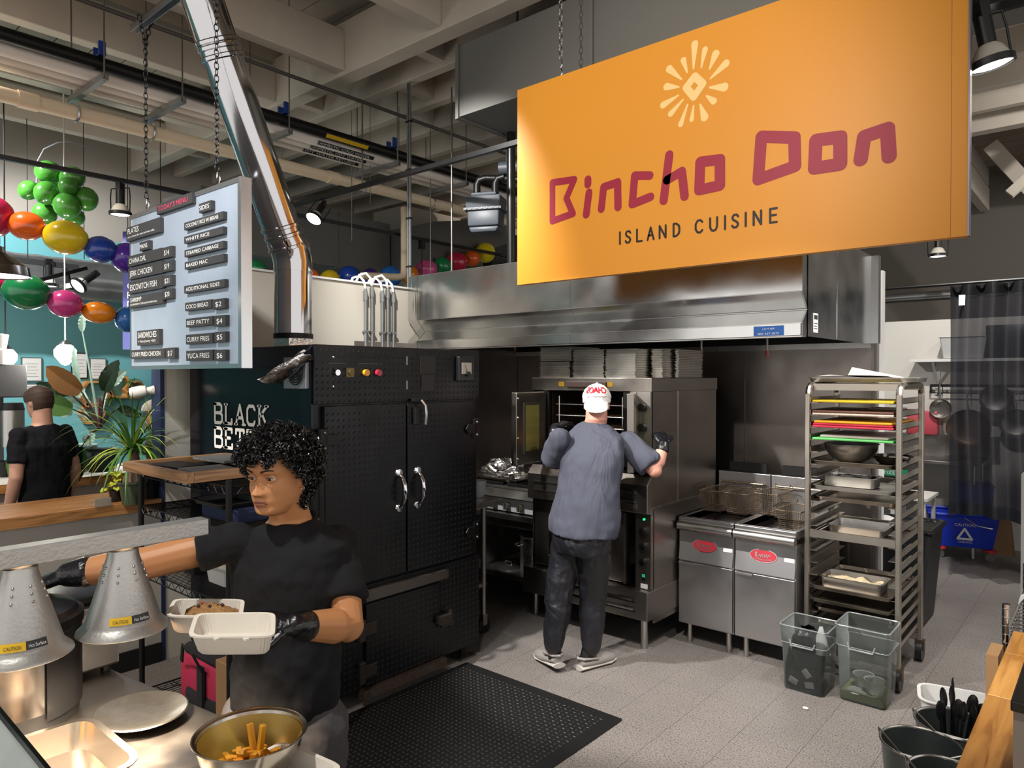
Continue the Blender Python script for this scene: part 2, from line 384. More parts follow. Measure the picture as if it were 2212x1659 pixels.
TILE = tile_mat('speckled_vinyl', False)
GROUT = M('joint_dark', '#4a4744', 0.8)
TS = 0.295
fb = B().bx(-13, -6, -0.12, 5, 14, -0.003)
floor = struct('floor', fb, GROUT, smooth=False)
def proj(p):
    v = Vector(p) - CAM; d = v.dot(FW)
    return (CX + F * v.dot(RT) / d, CY - F * v.dot(UP) / d, d) if d > 0.1 else (-9999, 0, d)
cells = []
for i in range(-45, 22):
    for j in range(-20, 48):
        x = -1.45 + TS * (i + 0.5); y = 3.16 + TS * (j + 0.5)
        px, py, d = proj((x, y, 0)); cells.append((x, y, px, py, d))
def show(c):   # floor that the room leaves open to view
    x, y, px, py, d = c
    return -60 < px < 2270 and 900 < py < 1800 and d > 1.2 and ((-3.6 < x < -0.2 and 2.3 < y < 5.6) or (-4.6 < x < -2.8 and 1.4 < y < 4.2 and d < 4.2 and px > 230) or (-1.7 < x < 0.3 and 5.2 < y < 9))
vis = sorted([c for c in cells if show(c)], key=lambda c: c[4])[:296]
visset = {(round(c[0], 3), round(c[1], 3)) for c in vis}
t0 = _obj('tile', B().bx(-TS / 2 + .0008, -TS / 2 + .0008, -.003, TS / 2 - .0008, TS / 2 - .0008, 0), TILE, (0, 0, 0), smooth=False)
for k, c in enumerate(vis):
    o = t0 if k == 0 else t0.copy()
    if k: COL.objects.link(o)
    o.parent = floor; o.location = (c[0], c[1], 0)
rest = B()
for c in cells:
    if (round(c[0], 3), round(c[1], 3)) not in visset:
        x, y = c[0], c[1]; h = TS / 2 - .0008; rest.add([(x - h, y - h, 0), (x + h, y - h, 0), (x + h, y + h, 0), (x - h, y + h, 0)], [(0, 1, 2, 3)])
part(floor, 'far_tiles', rest, TILE, kind='stuff', smooth=False)

# kitchen walls
wl = struct('wall_left', B().bx(-4.72, 1.98, 0, -4.6, 5.6, 2.54), WALLW, smooth=False)
part(wl, 'top_cap', B().bx(-4.73, 1.97, 2.54, -4.59, 5.6, 2.555), WHITE, smooth=False)
part(wl, 'end_board', B().bx(-4.725, 1.955, 0, -4.595, 1.98, 2.54), M('navy_paint', '#273153', 0.5), 'navy blue painted end board', smooth=False)
Lside = part(wl, 'steel_panel', B().bx(-4.6, 3.45, 0.1, -4.585, 4.62, 2.08), PANEL, smooth=False)
part(wl, 'steel_panel', B().bx(-4.6, 4.625, 0.1, -4.583, 5.45, 2.08), PANEL, smooth=False)
part(wl, 'panel_joint', B().bx(-4.6, 4.60, 0.1, -4.575, 4.645, 2.08), STEEL, smooth=False)
wb = struct('wall_back', B().bx(-4.72, 5.45, 0, -1.32, 5.6, 2.6), PANEL, smooth=False)
for x0, x1 in ((-4.58, -3.45), (-3.44, -2.25), (-2.24, -1.33)):
    part(wb, 'steel_panel', B().bx(x0, 5.432, 0.1, x1, 5.45, 2.075), PANEL, smooth=False)
part(wb, 'top_rail', B().bx(-4.58, 5.41, 2.0, -1.33, 5.435, 2.04), STEEL, smooth=False)
part(wb, 'end_post', B().bx(-1.37, 5.60, 0, -1.30, 5.67, 2.56), M('white_post_paint', '#e4e2de', 0.55), 'white painted end post', smooth=False)
# low wall with wooden ledge, cafe wall, back-room wall, hall walls
lw = struct('wall_low', B().bx(-4.74, -2.2, 0, -4.60, 1.955, 0.965), M('low_wall_grey', '#b9b3aa', 0.6, var=(2, .4, '#a9a299')), smooth=False)
struct('trim_1', B().bx(-4.62, -2.2, 0, -4.585, 1.95, 0.12), BLACKM, smooth=False)
LEDGE = wood('ledge_oak', '#8a5a30', '#c08a52', axis=1)
wt = struct('wall_teal', B().bx(-9.35, -6, 0, -9.2, 6.5, 3.42), M('teal_paint', '#6fb0b4', 0.6, var=(.8, .3, '#63a5ab')), smooth=False)
part(wt, 'upper_wall', B().bx(-9.35, -6, 3.42, -9.2, 14, 5.0), M('upper_plaster', '#a9a196', 0.7, var=(1, .4, '#988f84')), smooth=False)
part(wt, 'far_panel', B().bx(-9.35, 6.5, 0, -9.2, 14, 3.42), M('upper_plaster', '#a9a196'), smooth=False)
wr = struct('wall_right', B().bx(-3.2, 8.95, 0, 3.5, 9.1, 2.42), M('back_room_white', '#d6d2ca', 0.6, var=(1.2, .3, '#c9c4ba')), smooth=False)
wf = struct('wall_far', B().bx(-13, 13.2, 0, 5, 13.35, 5.0), M('hall_wall', '#8a847b', 0.8), smooth=False)
# ceiling: deck boards, girders and joists
ceil = struct('ceiling', B().bx(-13, -6, 4.97, 5, 14, 5.1), CEILD, smooth=False)
PLANK = M('deck_plank', '#b8aea0', 0.85, var=(3, .7, '#93897c'), bump=(9, .3))
k = 0
for i in range(46):
    y = -1.0 + 0.3 * i
    part(ceil, 'plank', B().bx(-12.9, y, 4.95, 4.9, y + 0.288, 4.972), PLANK, smooth=False)
gird = []
for y, w, z0 in ((-1.9, .16, 4.27), (3.66, .16, 4.30), (8.7, .16, 4.30)):
    part(ceil, 'girder', B().bx(-12.9, y - w / 2, z0, 4.9, y + w / 2, 4.74), CEILW, smooth=False, bevel=0.006, seg=1)
for x in (-11.5, -10.4, -9.35, -8.3, -7.15, -6.0, -4.95, -3.8, -2.7, -1.6, -0.5, 0.6, 1.7, 2.8):
    part(ceil, 'beam', B().bx(x - .06, -1.82, 4.33, x + .06, 3.58, 4.66), CEILW, smooth=False, bevel=0.005, seg=1)
    part(ceil, 'beam', B().bx(x - .06, 8.78, 4.33, x + .06, 13.0, 4.66), CEILW, smooth=False, bevel=0.005, seg=1)
for y in (4.15, 4.65, 5.15, 5.7, 6.3, 6.95, 7.6, 8.2):
    part(ceil, 'joist', B().bx(-12.9, y - .05, 4.36, 4.9, y + .05, 4.64), CEILW, smooth=False, bevel=0.005, seg=1)
for x in (-10.4, -8.3, -6.0, -3.8, -1.6, 0.6):
    part(ceil, 'purlin', B().bx(x - .05, -1.8, 4.70, x + .05, 13, 4.95), CEILW, smooth=False)
for x, y in ((-6.0, 3.9), (-4.95, 4.4), (-7.15, 3.9), (-5.5, 4.9), (-4.3, 3.9), (-8.3, 3.9)):
    part(ceil, 'blocking', B().bx(x - .05, y - .22, 4.40, x + .05, y + .2, 4.62), CEILW, smooth=False)
for x in (-1.5, -0.1, 1.2):
    part(ceil, 'brace', B().bar((x, 8.62, 4.3), (x - .75, 8.05 + .5, 3.6), .09, .09), CEILW, smooth=False)
part(ceil, 'brace', B().bar((-1.15, 9.8, 4.45), (-.55, 9.8, 3.55), .13, .16), CEILW, smooth=False)

# ================================================================== ducts, pipes, rails overhead
b = B().bx(-3.75, 3.75, 3.72, 2.6, 4.75, 4.24)
duct = one('air_duct', b, DUCT, 'large dark grey rectangular air duct behind the orange sign', 'duct', smooth=False)
for x in (-3.74, -2.55, -1.35, -.15, 1.05): part(duct, 'seam_flange', B().bx(x - .015, 3.735, 3.705, x + .015, 4.765, 4.255), DUCT, smooth=False)
p0 = G(530, 548, X=-7.4); p1 = G(842, 578, X=-7.4)
duct2 = one('air_duct', B().bx(-8.3, p0.y - .5, p0.z, -7.4, p1.y, p0.z + .66), DUCT, 'long dark grey duct above the coloured balloons behind the cream wall', 'duct', smooth=False)
for k in range(4): part(duct2, 'seam_flange', B().bx(-8.31, p0.y + k * .62, p0.z - .012, -7.388, p0.y + .03 + k * .62, p0.z + .67), DUCT, smooth=False)
sl = M('duct_sloped', '#5c5a57', .6)
dq = T('duct_transition', 'sloping dark duct transition above the balloon row', 'duct', (-7.6, 6.2, 3.3), world=True)
part(dq, 'sloped_panel', B().prism([(0, 0), (1.5, .55), (1.5, .9), (0, .6)], (-7.5, p1.y + .03, 3.15), (0, 1, 0), (0, 0, 1), .9), sl, smooth=False)
a = G(873, 560, X=-7.9); c = G(995, 470, X=-7.9)
one('duct_riser', B().bx(-8.6, a.y, 0, -7.9, c.y, 4.28), M('riser_cream', '#b8b1a4', .7), 'pale upright duct riser behind the pink and green balloons', 'duct', smooth=False)
a = G(1062, 500, X=-8.1); c = G(1100, 520, X=-8.1)
one('louvre_panel', B().bx(-8.3, a.y, 0, -8.1, c.y + .35, 4.28), BLACKM, 'narrow black ribbed panel right of the yellow balloon', 'panel', smooth=False)
sp = B(); a = G(0, 590, X=-8.75); c = G(262, 606, X=-8.75)
r = .23
prof = []
Y0, Y1 = a.y - 2.5, 6.4
n = 96
for i in range(n + 1):
    prof.append((r + (.008 if i % 4 == 0 else 0), Y0 + (Y1 - Y0) * i / n))
sp.lathe(prof, (-8.75, 0, a.z), 20, Matrix.Rotation(-pi / 2, 3, 'X'))
one('spiral_duct', sp, GALV, 'round galvanised spiral duct along the teal wall', 'duct')
# pipe run along the ceiling
XB = -5.3
def pipe(name, x, z, rr, mat, label, y0=-2.0, y1=11.0):
    return one(name, B().cyl((x, y0, z), (x, y1, z), rr, n=14), mat, label, 'pipe')
bp_ = pipe('ceiling_pipe', XB, 3.93, .047, BLACK, 'black ceiling pipe with a yellow marker, highest in the pipe run')
wp1 = pipe('ceiling_pipe', -5.43, 3.90, .056, PIPEW, 'white wrapped ceiling pipe next to the black pipe')
wp2 = pipe('ceiling_pipe', -5.57, 3.90, .053, PIPEW, 'white wrapped ceiling pipe in the middle of the run')
wp3 = pipe('ceiling_pipe', -5.70, 3.90, .050, PIPEW, 'white wrapped ceiling pipe farthest from the black pipe')
cp = pipe('drain_pipe', -5.74, 3.70, .052, PIPEC, 'cream plastic drain pipe hung below the strut channels')
for y in (1.5, 4.0, 6.9): part(cp, 'coupling', B().cyl((-5.74, y, 3.70), (-5.74, y + .12, 3.70), .06, n=14), PIPEC)
one('drain_pipe', B().tube([(-6.2, 5.35, 3.72), (-6.2, 5.35, 3.0), (-6.2, 5.33, 2.94), (-6.2, 5.25, 2.92), (-6.2, 4.75, 2.88)], .04, 10), PIPEC, 'cream drain pipe dropping with an elbow beside the dark duct', 'pipe')
mk = M('marker_yellow', '#d9b021', .5); lb = M('marker_black', '#15191a', .5); wl_ = M('lettering_white', '#e9e7e2', .6)
def marker(par, x, z, rr, y, s, w, m, mt):
    nrm = Vector((.75, 0, -.66)); o = Vector((x, y, z)) + nrm * rr; up = Vector((.66, 0, .75))
    p = part(par, 'marker', B().prism([(0, -.018), (w, -.018), (w, .018), (0, .018)], o, (0, 1, 0), up, .003), m, smooth=False)
    if s: part(p, 'lettering', text(B(), s, o + nrm * .004 - up * .011, (0, 1, 0), up, .022, w * .92), mt, smooth=False)
ym = G(700, 300, X=XB).y
marker(bp_, XB, 3.93, .047, ym, None, .45, mk, wl_)
y2 = G(680, 322, X=-5.43).y
marker(wp1, -5.43, 3.90, .056, y2, 'DOMESTIC COLD WATER', .62, lb, wl_)
marker(wp2, -5.57, 3.90, .053, y2 + .02, 'DOMESTIC HOT WATER', .62, lb, wl_)
marker(wp3, -5.70, 3.90, .050, y2 + .03, 'HOT WATER RETURN', .62, lb, wl_)
BLUE = M('clamp_blue', '#1d3f8f', .45)
for i, (px, py) in enumerate(((228, 172), (397, 232), (628, 285), (862, 352), (1010, 400))):
    y = G(px, py, X=-5.2).y
    names = ('under the pipes nearest the green balloons', 'under the pipes above the menu board', 'under the pipes just right of the chrome flue', 'under the pipes left of the gas meter', 'under the pipes behind the gas meter')
    h = T('pipe_hanger', 'galvanised strut hanger ' + names[i], 'pipe hanger', (-5.5, y, 3.8), group='strut hangers of the pipe run', world=True)
    ch = B().bx(-5.86, y - .02, 3.80, -5.2, y - .016, 3.84).bx(-5.86, y + .016, 3.80, -5.2, y + .02, 3.84).bx(-5.86, y - .02, 3.797, -5.2, y + .02, 3.801)
    part(h, 'strut_channel', ch, GALV, smooth=False)
    part(h, 'slot', B(), BLACKM) if False else None
    for x in (-5.22, -5.84): part(h, 'threaded_rod', B().cyl((x, y, 3.79), (x, y, 4.93), .006, n=6), STEELD)
    if i in (0, 2, 3):
        part(h, 'pipe_clamp', B().bx(-5.36, y - .022, 3.99, -5.34, y + .022, 4.05).bx(-5.27, y - .022, 3.98, -5.25, y + .022, 4.07).bx(-5.37, y - .02, 3.975, -5.24, y + .02, 3.99), BLUE, smooth=False)
    part(h, 'drain_strap', B().tube([(-5.74 + cos(t) * .06, y, 3.70 + sin(t) * .06) for t in [R(a) for a in range(60, 481, 30)]], .008, 4), GALV)
one('conduit', B().tube([(-5.05, -1.5, 4.2), (-5.05, 10, 4.2)], .016, 8), M('conduit_dark', '#4a4541', .5), 'thin dark conduit running under the beams beside the pipe run', 'conduit')
# vertical steel rods and drop conduits seen against the ceiling
def rod(px, py0, py1, d, rr, mat, name, label, cat):
    p = G(px, py1, d=d); q = G(px, py0, d=d); q.x, q.y = p.x, p.y
    return one(name, B().cyl(p, q, rr, n=8), mat, label, cat)
cq = T('drop_conduit', 'pair of steel drop conduits standing down onto the hood corner', 'conduit', G(885, 620, d=6.2), world=True)
for dx in (-.012, .014):
    p = G(884, 625, d=6.2); part(cq, 'conduit_tube', B().cyl((p.x + dx, p.y, p.z - .15), (p.x + dx, p.y, 4.35), .011, n=8), GALV)
for k in range(4): part(cq, 'conduit_strap', B().bx(p.x - .03, p.y - .015, 2.75 + k * .42, p.x + .03, p.y + .015, 2.765 + k * .42), BLACKM, smooth=False)
rod(976, 190, 585, 6.0, .007, STEELD, 'hanger_rod', 'thin steel hanger rod left of the gas meter', 'rod')
rod(1118, 0, 240, 5.2, .009, STEELD, 'hanger_rod', 'steel rod dropping behind the left end of the orange sign', 'rod')
rod(1160, 0, 190, 5.4, .006, STEELD, 'hanger_rod', 'thin steel rod just right of the orange sign corner', 'rod')
rod(930, 270, 600, 7.4, .005, STEELD, 'hanger_rod', 'thin wire hanging above the blue balloon row', 'rod')
rod(783, 190, 400, 6.6, .008, STEELD, 'hanger_rod', 'threaded rod above the pipe markers', 'rod')
for i, (px, y0, y1) in enumerate(((590, 160, 480), (610, 300, 470), (760, 240, 520), (800, 200, 440), (862, 230, 330))):
    rod(px, y0, y1, 6.9, .003, STEELD, 'hanger_wire', ('wire left of the flue elbow', 'short looped wire beside the chrome flue', 'wire dropping past the track rail', 'long wire in front of the pipe markers', 'short wire under the girder')[i] + ', thin and dark', 'wire')
# black rails
RAILX, RAILY, RZ = -6.3, 3.78, 3.42
one('track_rail', B().bx(RAILX - .018, -2, RZ - .015, RAILX + .018, 9.5, RZ + .02), BLACKP, 'long black track rail running behind the menu board and the flue', 'track rail', smooth=False)
one('track_rail', B().bx(-6.25, RAILY - .018, RZ - .015, 1.5, RAILY + .018, RZ + .02), BLACKP, 'long black track rail crossing to the orange sign', 'track rail', smooth=False)
pv = G(1104, 300, d=5.6)
one('drop_pole', B().cyl((pv.x, pv.y, 2.55), (pv.x, pv.y, 3.75), .035, n=12), BLACKP, 'upright black pole at the left end of the orange sign', 'pole')
# gas meter
gp = G(1050, 445, d=5.9)
gm = T('gas_meter', 'grey gas meter hanging on black pipe left of the orange sign', 'gas meter', (gp.x, gp.y, gp.z - .2), rz=R(25))
GMT = M('meter_grey', '#454b53', .45)
part(gm, 'lower_body', B().prism([(-.135, .02), (.135, .02), (.14, .16), (-.14, .16)], (0, .09, 0), (1, 0, 0), (0, 0, 1), .18).prism([(-.11, -.03), (.11, -.03), (.135, .02), (-.135, .02)], (0, .08, 0), (1, 0, 0), (0, 0, 1), .16), GMT, bevel=.02)
part(gm, 'upper_body', B().bx(-.15, -.1, .165, .15, .1, .27).bx(-.11, -.08, .27, .11, .08, .30), GMT, bevel=.02)
part(gm, 'flange', B().bx(-.16, -.11, .15, .16, .11, .17), GMT)
for i in range(7): part(gm, 'bolt', B().sph((-.135 + .045 * i, -.108, .16), .009, 6, 5), STEELD)
for s in (-1, 1): part(gm, 'pipe_elbow', B().tube([(s * .08, 0, .28), (s * .08, 0, .38), (s * .08 + .02, 0, .42), (s * .08 + .08, 0, .43)], .03, 10), BLACK)
part(gm, 'gas_pipe', B().tube([(.0, 0, .43), (.24, .02, .41), (.34, .02, .38)], .03, 10), BLACK)
part(gm, 'regulator', B().cyl((.12, 0, .5), (.28, 0, .5), .055, n=14).cyl((.2, 0, .5), (.2, 0, .62), .03, n=12), GMT)
# ================================================================== KITCHEN EQUIPMENT
def lugs(o, u, v, w, h, sp=0.034, ln=0.013, wd=0.0045, ht=0.0022, ang=45, margin=0.012, rect=False):
    """raised tread lugs in the plane (o,u,v)"""
    b = B(); o, u, v = Vector(o), Vector(u), Vector(v); nn = u.cross(v); nx = int((w - 2 * margin) / sp); ny = int((h - 2 * margin) / sp)
    for i in range(nx + 1):
        for j in range(ny + 1):
            c = o + u * (margin + i * sp) + v * (margin + j * sp); a = R(ang if (i + j) % 2 else (ang + 90 if rect else 180 - ang))
            if not rect and (i + j) % 2 == 0: a = R(ang)
            d = u * cos(a) + v * sin(a); e = -u * sin(a) + v * cos(a)
            P = [c - d * ln, c - e * wd, c + d * ln, c + e * wd, c - d * ln * .45 + nn * ht, c + d * ln * .45 + nn * ht]
            b.add(P, [(0, 1, 4), (1, 5, 4), (1, 2, 5), (2, 3, 5), (3, 4, 5), (3, 0, 4)])
    return b
# ---- smoker
SX, S0, S1, ST = -3.13, 2.10, 3.325, 1.965
sm = T('smoker', 'tall black diamond-plate smoker cabinet with chrome handles and white lettering', 'smoker', (-3.8, 2.7, 0), world=True)
part(sm, 'cabinet', B().bx(-4.5, S0, .10, SX - .02, S1, ST), SMOKE, smooth=False, bevel=.006)
part(sm, 'side_panel', B().bx(-4.49, S0 - .006, .12, SX - .02, S0 + .001, ST - .01), SMOKS, 'glossy blue-black side sheet', smooth=False)
tp = part(sm, 'control_panel', B().bx(SX - .02, S0, 1.655, SX, S1, ST), SMOKE, smooth=False, bevel=.003)
part(sm, 'tread_pattern', lugs((SX, S0, 1.655), (0, 1, 0), (0, 0, 1), S1 - S0, ST - 1.655), SMOKE, kind='stuff', smooth=False)
part(sm, 'lower_panel', B().bx(SX - .02, S0, .09, SX, S1, .655), SMOKE, smooth=False, bevel=.003)
part(sm, 'tread_pattern', lugs((SX, S0, .1), (0, 1, 0), (0, 0, 1), .28, .55), SMOKE, kind='stuff', smooth=False)
part(sm, 'tread_pattern', lugs((SX, 2.99, .1), (0, 1, 0), (0, 0, 1), .33, .55), SMOKE, kind='stuff', smooth=False)
for y0, y1 in ((2.155, 2.703), (2.713, 3.262)):
    d = part(sm, 'door', B().bx(SX - .02, y0, .672, SX + .012, y1, 1.645), SMOKE, smooth=False, bevel=.004)
    part(d, 'tread_pattern', lugs((SX + .012, y0, .672), (0, 1, 0), (0, 0, 1), y1 - y0, .973), SMOKE, kind='stuff', smooth=False)
    hy = y1 - .055 if y0 < 2.5 else y0 + .075
    hb = B(); hx = SX + .012
    hb.tube([(hx + .004, hy, 1.245), (hx + .03, hy, 1.225), (hx + .05, hy, 1.19), (hx + .055, hy, 1.15), (hx + .05, hy, 1.11), (hx + .03, hy, 1.075), (hx + .004, hy, 1.055)], [.010, .010, .013, .015, .013, .010, .010], 10)
    hb.lathe([(.0001, .01), (.022, .008), (.026, 0)], (hx, hy, 1.25), 14, Matrix.Rotation(pi / 2, 3, 'Y')); hb.lathe([(.0001, .01), (.022, .008), (.026, 0)], (hx, hy, 1.05), 14, Matrix.Rotation(pi / 2, 3, 'Y'))
    part(d, 'handle', hb, CHROME, 'curved chrome pull handle')
for y, s in ((3.275, -1), (2.14, 1)):
    for z in (1.47, .82):
        hb = B().bx(SX, y - .022, z - .06, SX + .03, y + .022, z + .06).prism([(0, -.03), (.075, -.03), (.1, 0), (.075, .03), (0, .03)], (SX + .022, y, z), (0, s, 0), (0, 0, 1), .008 * s)
        h = part(sm, 'hinge', hb, BLACK, smooth=False, bevel=.003)
        for dz in (-.04, .04): part(h, 'bolt', B().sph((SX + .032, y, z + dz), .008, 8, 5), STEELD)
part(sm, 'door_latch', B().bx(SX + .01, 2.74, 1.655, SX + .04, 2.83, 1.672).bx(SX + .012, 2.755, 1.52, SX + .035, 2.80, 1.62), BLACK, smooth=False, bevel=.003)
part(sm, 'latch_lever', B().tube([(SX + .035, 2.80, 1.66), (SX + .06, 2.81, 1.63), (SX + .062, 2.812, 1.57), (SX + .055, 2.812, 1.52)], .009, 8), STEEL, 'polished latch lever')
part(sm, 'selector_switch', B().cyl((SX, 2.23, 1.82), (SX + .02, 2.23, 1.82), .016, n=16), CHROME)
part(sm, 'push_button', B().bx(SX, 2.296, 1.797, SX + .006, 2.344, 1.845).cyl((SX, 2.32, 1.821), (SX + .014, 2.32, 1.821), .015, n=14), M('brass_dull', '#6b5a3a', .4, .7))
part(sm, 'amber_button', B().cyl((SX, 2.42, 1.82), (SX + .02, 2.42, 1.82), .018, n=16), M('amber_lens', '#c8851e', .25, emit=.15))
part(sm, 'red_button', B().cyl((SX, 2.505, 1.82), (SX + .02, 2.505, 1.82), .018, n=16), M('red_lens', '#b3243c', .25))
gr = M('engraved_grey', '#6a6a6a', .5)
for y0, y1 in ((2.185, 2.29), (2.38, 2.54)):
    part(sm, 'legend_line', B().bx(SX, y0, 1.868, SX + .003, y1, 1.870), gr, smooth=False)
for z in (1.90, 1.745): part(sm, 'screw', B().sph((SX, 2.215, z), .007, 8, 5), STEEL)
for z in (1.89, 1.75): part(sm, 'panel_hinge', B().bx(SX, 2.71, z - .025, SX + .008, 2.718, z + .025), STEELD, smooth=False)
for z0, z1, w in ((1.815, 1.92, .06), (1.71, 1.81, .05)):
    pl = part(sm, 'rating_plate', B().bx(SX, 2.88 - w, z0, SX + .004, 2.88 + w, z1), M('plate_dark', '#2a2726', .45, .4), smooth=False, bevel=.001)
mt_ = part(sm, 'gauge', B().bx(SX, 3.115, 1.77, SX + .03, 3.25, 1.925), BLACKP, smooth=False, bevel=.006)
part(mt_, 'gauge_face', B().bx(SX + .03, 3.14, 1.815, SX + .032, 3.225, 1.885), M('gauge_white', '#b9b4a8', .4), smooth=False)
part(mt_, 'needle', B().bar((SX + .033, 3.185, 1.82), (SX + .033, 3.165, 1.87), .002, .002), BLACKP)
part(mt_, 'knob', B().cyl((SX + .03, 3.19, 1.815), (SX + .044, 3.19, 1.815), .016, n=14), BLACKP)
# firebox
part(sm, 'ledge_strip', B().prism([(2.40, .575), (3.02, .575), (3.02, .625), (2.40, .64)], (SX + .004, 0, 0), (0, 1, 0), (0, 0, 1), .03), M('bare_tread', '#5a5450', .4, .8), 'bare metal tread strip above the firebox door', smooth=False)
fd = part(sm, 'firebox_door', B().bx(SX, 2.41, .105, SX + .018, 2.965, .555), SMOKE, smooth=False, bevel=.004)
part(fd, 'tread_pattern', lugs((SX + .018, 2.41, .105), (0, 1, 0), (0, 0, 1), .555, .45), SMOKE, kind='stuff', smooth=False)
part(sm, 'ledge_strip', B().prism([(2.37, .05), (2.99, .05), (2.99, .10), (2.37, .10)], (SX + .002, 0, 0), (0, 1, 0), (0, 0, 1), .045), M('worn_tread', '#6b5a50', .5, .7, var=(40, .8, '#3a302a')), 'scuffed metal strip under the firebox door', smooth=False)
part(sm, 'firebox_latch', B().bx(SX + .01, 2.93, .31, SX + .06, 3.03, .36).bx(SX + .03, 2.95, .29, SX + .05, 3.05, .31).cyl((SX + .04, 3.03, .28), (SX + .04, 3.03, .38), .012, n=8), M('latch_rust', '#3a332e', .5, .6), smooth=False)
for z in (.42, .19): part(sm, 'firebox_hinge', B().bx(SX, 2.36, z - .06, SX + .03, 2.40, z + .06).bx(SX + .018, 2.40, z - .035, SX + .024, 2.48, z + .035), M('latch_rust', '#3a332e'), smooth=False, bevel=.003)
for x in (-3.2, -4.4):
    for y in (2.2, 3.24):
        lg = part(sm, 'leg', B().cyl((x, y, .012), (x, y, .11), .02, n=10), BLACK)
        part(lg, 'foot_plate', B().bx(x - .06, y - .07, 0, x + .06, y + .07, .012), STEELD, smooth=False)
# side fan and its foil hood
fn = part(sm, 'fan_guard', B().bx(-3.37, S0 - .03, 1.735, -3.165, S0 - .006, 1.90), M('fan_grey', '#8a8c90', .4, .6), smooth=False, bevel=.004)
fr_ = B()
for k in range(5): fr_.tube([(-3.255 + cos(t) * .013 * (k + 1), S0 - .034, 1.82 + sin(t) * .013 * (k + 1)) for t in [2 * pi * i / 14 for i in range(14)]], .003, 4, closed=True)
part(fn, 'grille_rings', fr_, BLACKP, kind='stuff')
part(sm, 'foil_hood', B().grid(lambda u, v: (-3.10 - .21 * v - .0 + .02 * sin(9 * u), S0 - .03 - .05 * sin(pi * u) * (1 - v * .3) - .14 * v * (0.4 + .6 * sin(pi * u)), 1.955 - .15 * v - (.06 * u) * (1 - v * .2) + .006 * sin(17 * u + 11 * v)), 12, 12), FOIL, 'crumpled foil flap over the side fan')
# lettering: slab capitals
SLAB = {
 'B': [[(0, 0), (0, 1)], [(0, 1), (.45, 1), (.58, .9), (.58, .64), (.45, .53), (0, .53)], [(.45, .53), (.63, .42), (.63, .1), (.48, 0), (0, 0)]],
 'L': [[(0.06, 0), (0.06, 1)], [(0, 0), (.55, 0), (.55, .22)]], 'A': [[(0, 0), (.32, 1), (.64, 0)], [(.12, .34), (.52, .34)]],
 'C': [[(.6, .8), (.5, .97), (.15, .97), (.02, .8), (.02, .2), (.15, .03), (.5, .03), (.6, .2)]], 'K': [[(0.05, 0), (0.05, 1)], [(.6, 1), (.1, .48)], [(.25, .62), (.62, 0)]],
 'E': [[(.05, 0), (.05, 1)], [(0, 1), (.55, 1), (.55, .82)], [(.05, .52), (.42, .52)], [(0, 0), (.58, 0), (.58, .2)]], 'T': [[(.32, 0), (.32, 1)], [(0, .8), (0, 1), (.64, 1), (.64, .8)]],
 'Y': [[(0, 1), (.32, .5), (.64, 1)], [(.32, .5), (.32, 0)]]}
LETW = M('lettering_white', '#e9e7e2')
def slab(word, o, u, v, h):
    x = 0
    for ch in word:
        b = B()
        for st in SLAB[ch]:
            stroke(b, [(x + a * h * 1.25, c * h) for a, c in st], h * .17, o, u, v, n=3)
            for (a, c) in (st[0], st[-1]):
                if c in (0, 1): stroke(b, [(x + (a - .13) * h * 1.25, c * h), (x + (a + .13) * h * 1.25, c * h)], h * .12, o, u, v, n=2)
        part(sm, 'letter', b, LETW, 'white slab capital ' + ch, smooth=False); x += h * 1.12
slab('BLACK', (-4.16, S0 - .008, 1.522), (1, 0, 0), (0, 0, 1), .112)
slab('BETTY', (-4.16, S0 - .008, 1.378), (1, 0, 0), (0, 0, 1), .112)
# ---- chrome flue
f0 = Vector((-3.86, 2.44, 1.965))
ft = G(437, 0, d=3.82); e1 = Vector((f0.x, f0.y, 2.50)); dr = (ft - e1).normalized(); top = e1 + dr * 2.75
fl = T('flue_pipe', 'chrome stove flue rising from the smoker and leaning up to the ceiling', 'flue', f0, world=True)
rF = .112
CHF = M('flue_chrome', '#b9b8ba', .09, 1.0, bump=(3, .12, (1, 1, .3), .01))
part(fl, 'collar_box', B().bx(f0.x - .08, f0.y - .08, 1.965, f0.x + .08, f0.y + .08, 2.03), FOIL, smooth=False)
part(fl, 'lower_section', B().cyl((f0.x, f0.y, 2.03), (f0.x, f0.y, 2.46), rF, n=32), CHF)
part(fl, 'base_band', B().lathe([(rF, 0), (rF + .006, .002), (rF + .006, .03), (rF, .032)], (f0.x, f0.y, 2.03), 32), BLACK)
part(fl, 'elbow', B().tube([(f0.x, f0.y, 2.44), (f0.x, f0.y, 2.50), tuple(e1 + Vector((0, 0, .03)) + dr * .05), tuple(e1 + dr * .16)], [rF + .004, rF + .006, rF + .008, rF + .004], 32), CHF)
for t in (.10, .17, .22):
    c = e1 + dr * t; part(fl, 'band', B().lathe([(rF, -.012), (rF + .009, -.008), (rF + .009, .008), (rF, .012)], c, 32, dr.to_track_quat('Z', 'Y').to_matrix()), CHF)
part(fl, 'upper_section', B().cyl(e1 + dr * .1, top, rF, n=32), CHF)
for t in (1.17, 1.22, 1.25):
    c = e1 + dr * t; part(fl, 'band', B().lathe([(rF, -.014), (rF + .008, -.008), (rF + .008, .008), (rF, .014)], c, 32, dr.to_track_quat('Z', 'Y').to_matrix()), CHF)
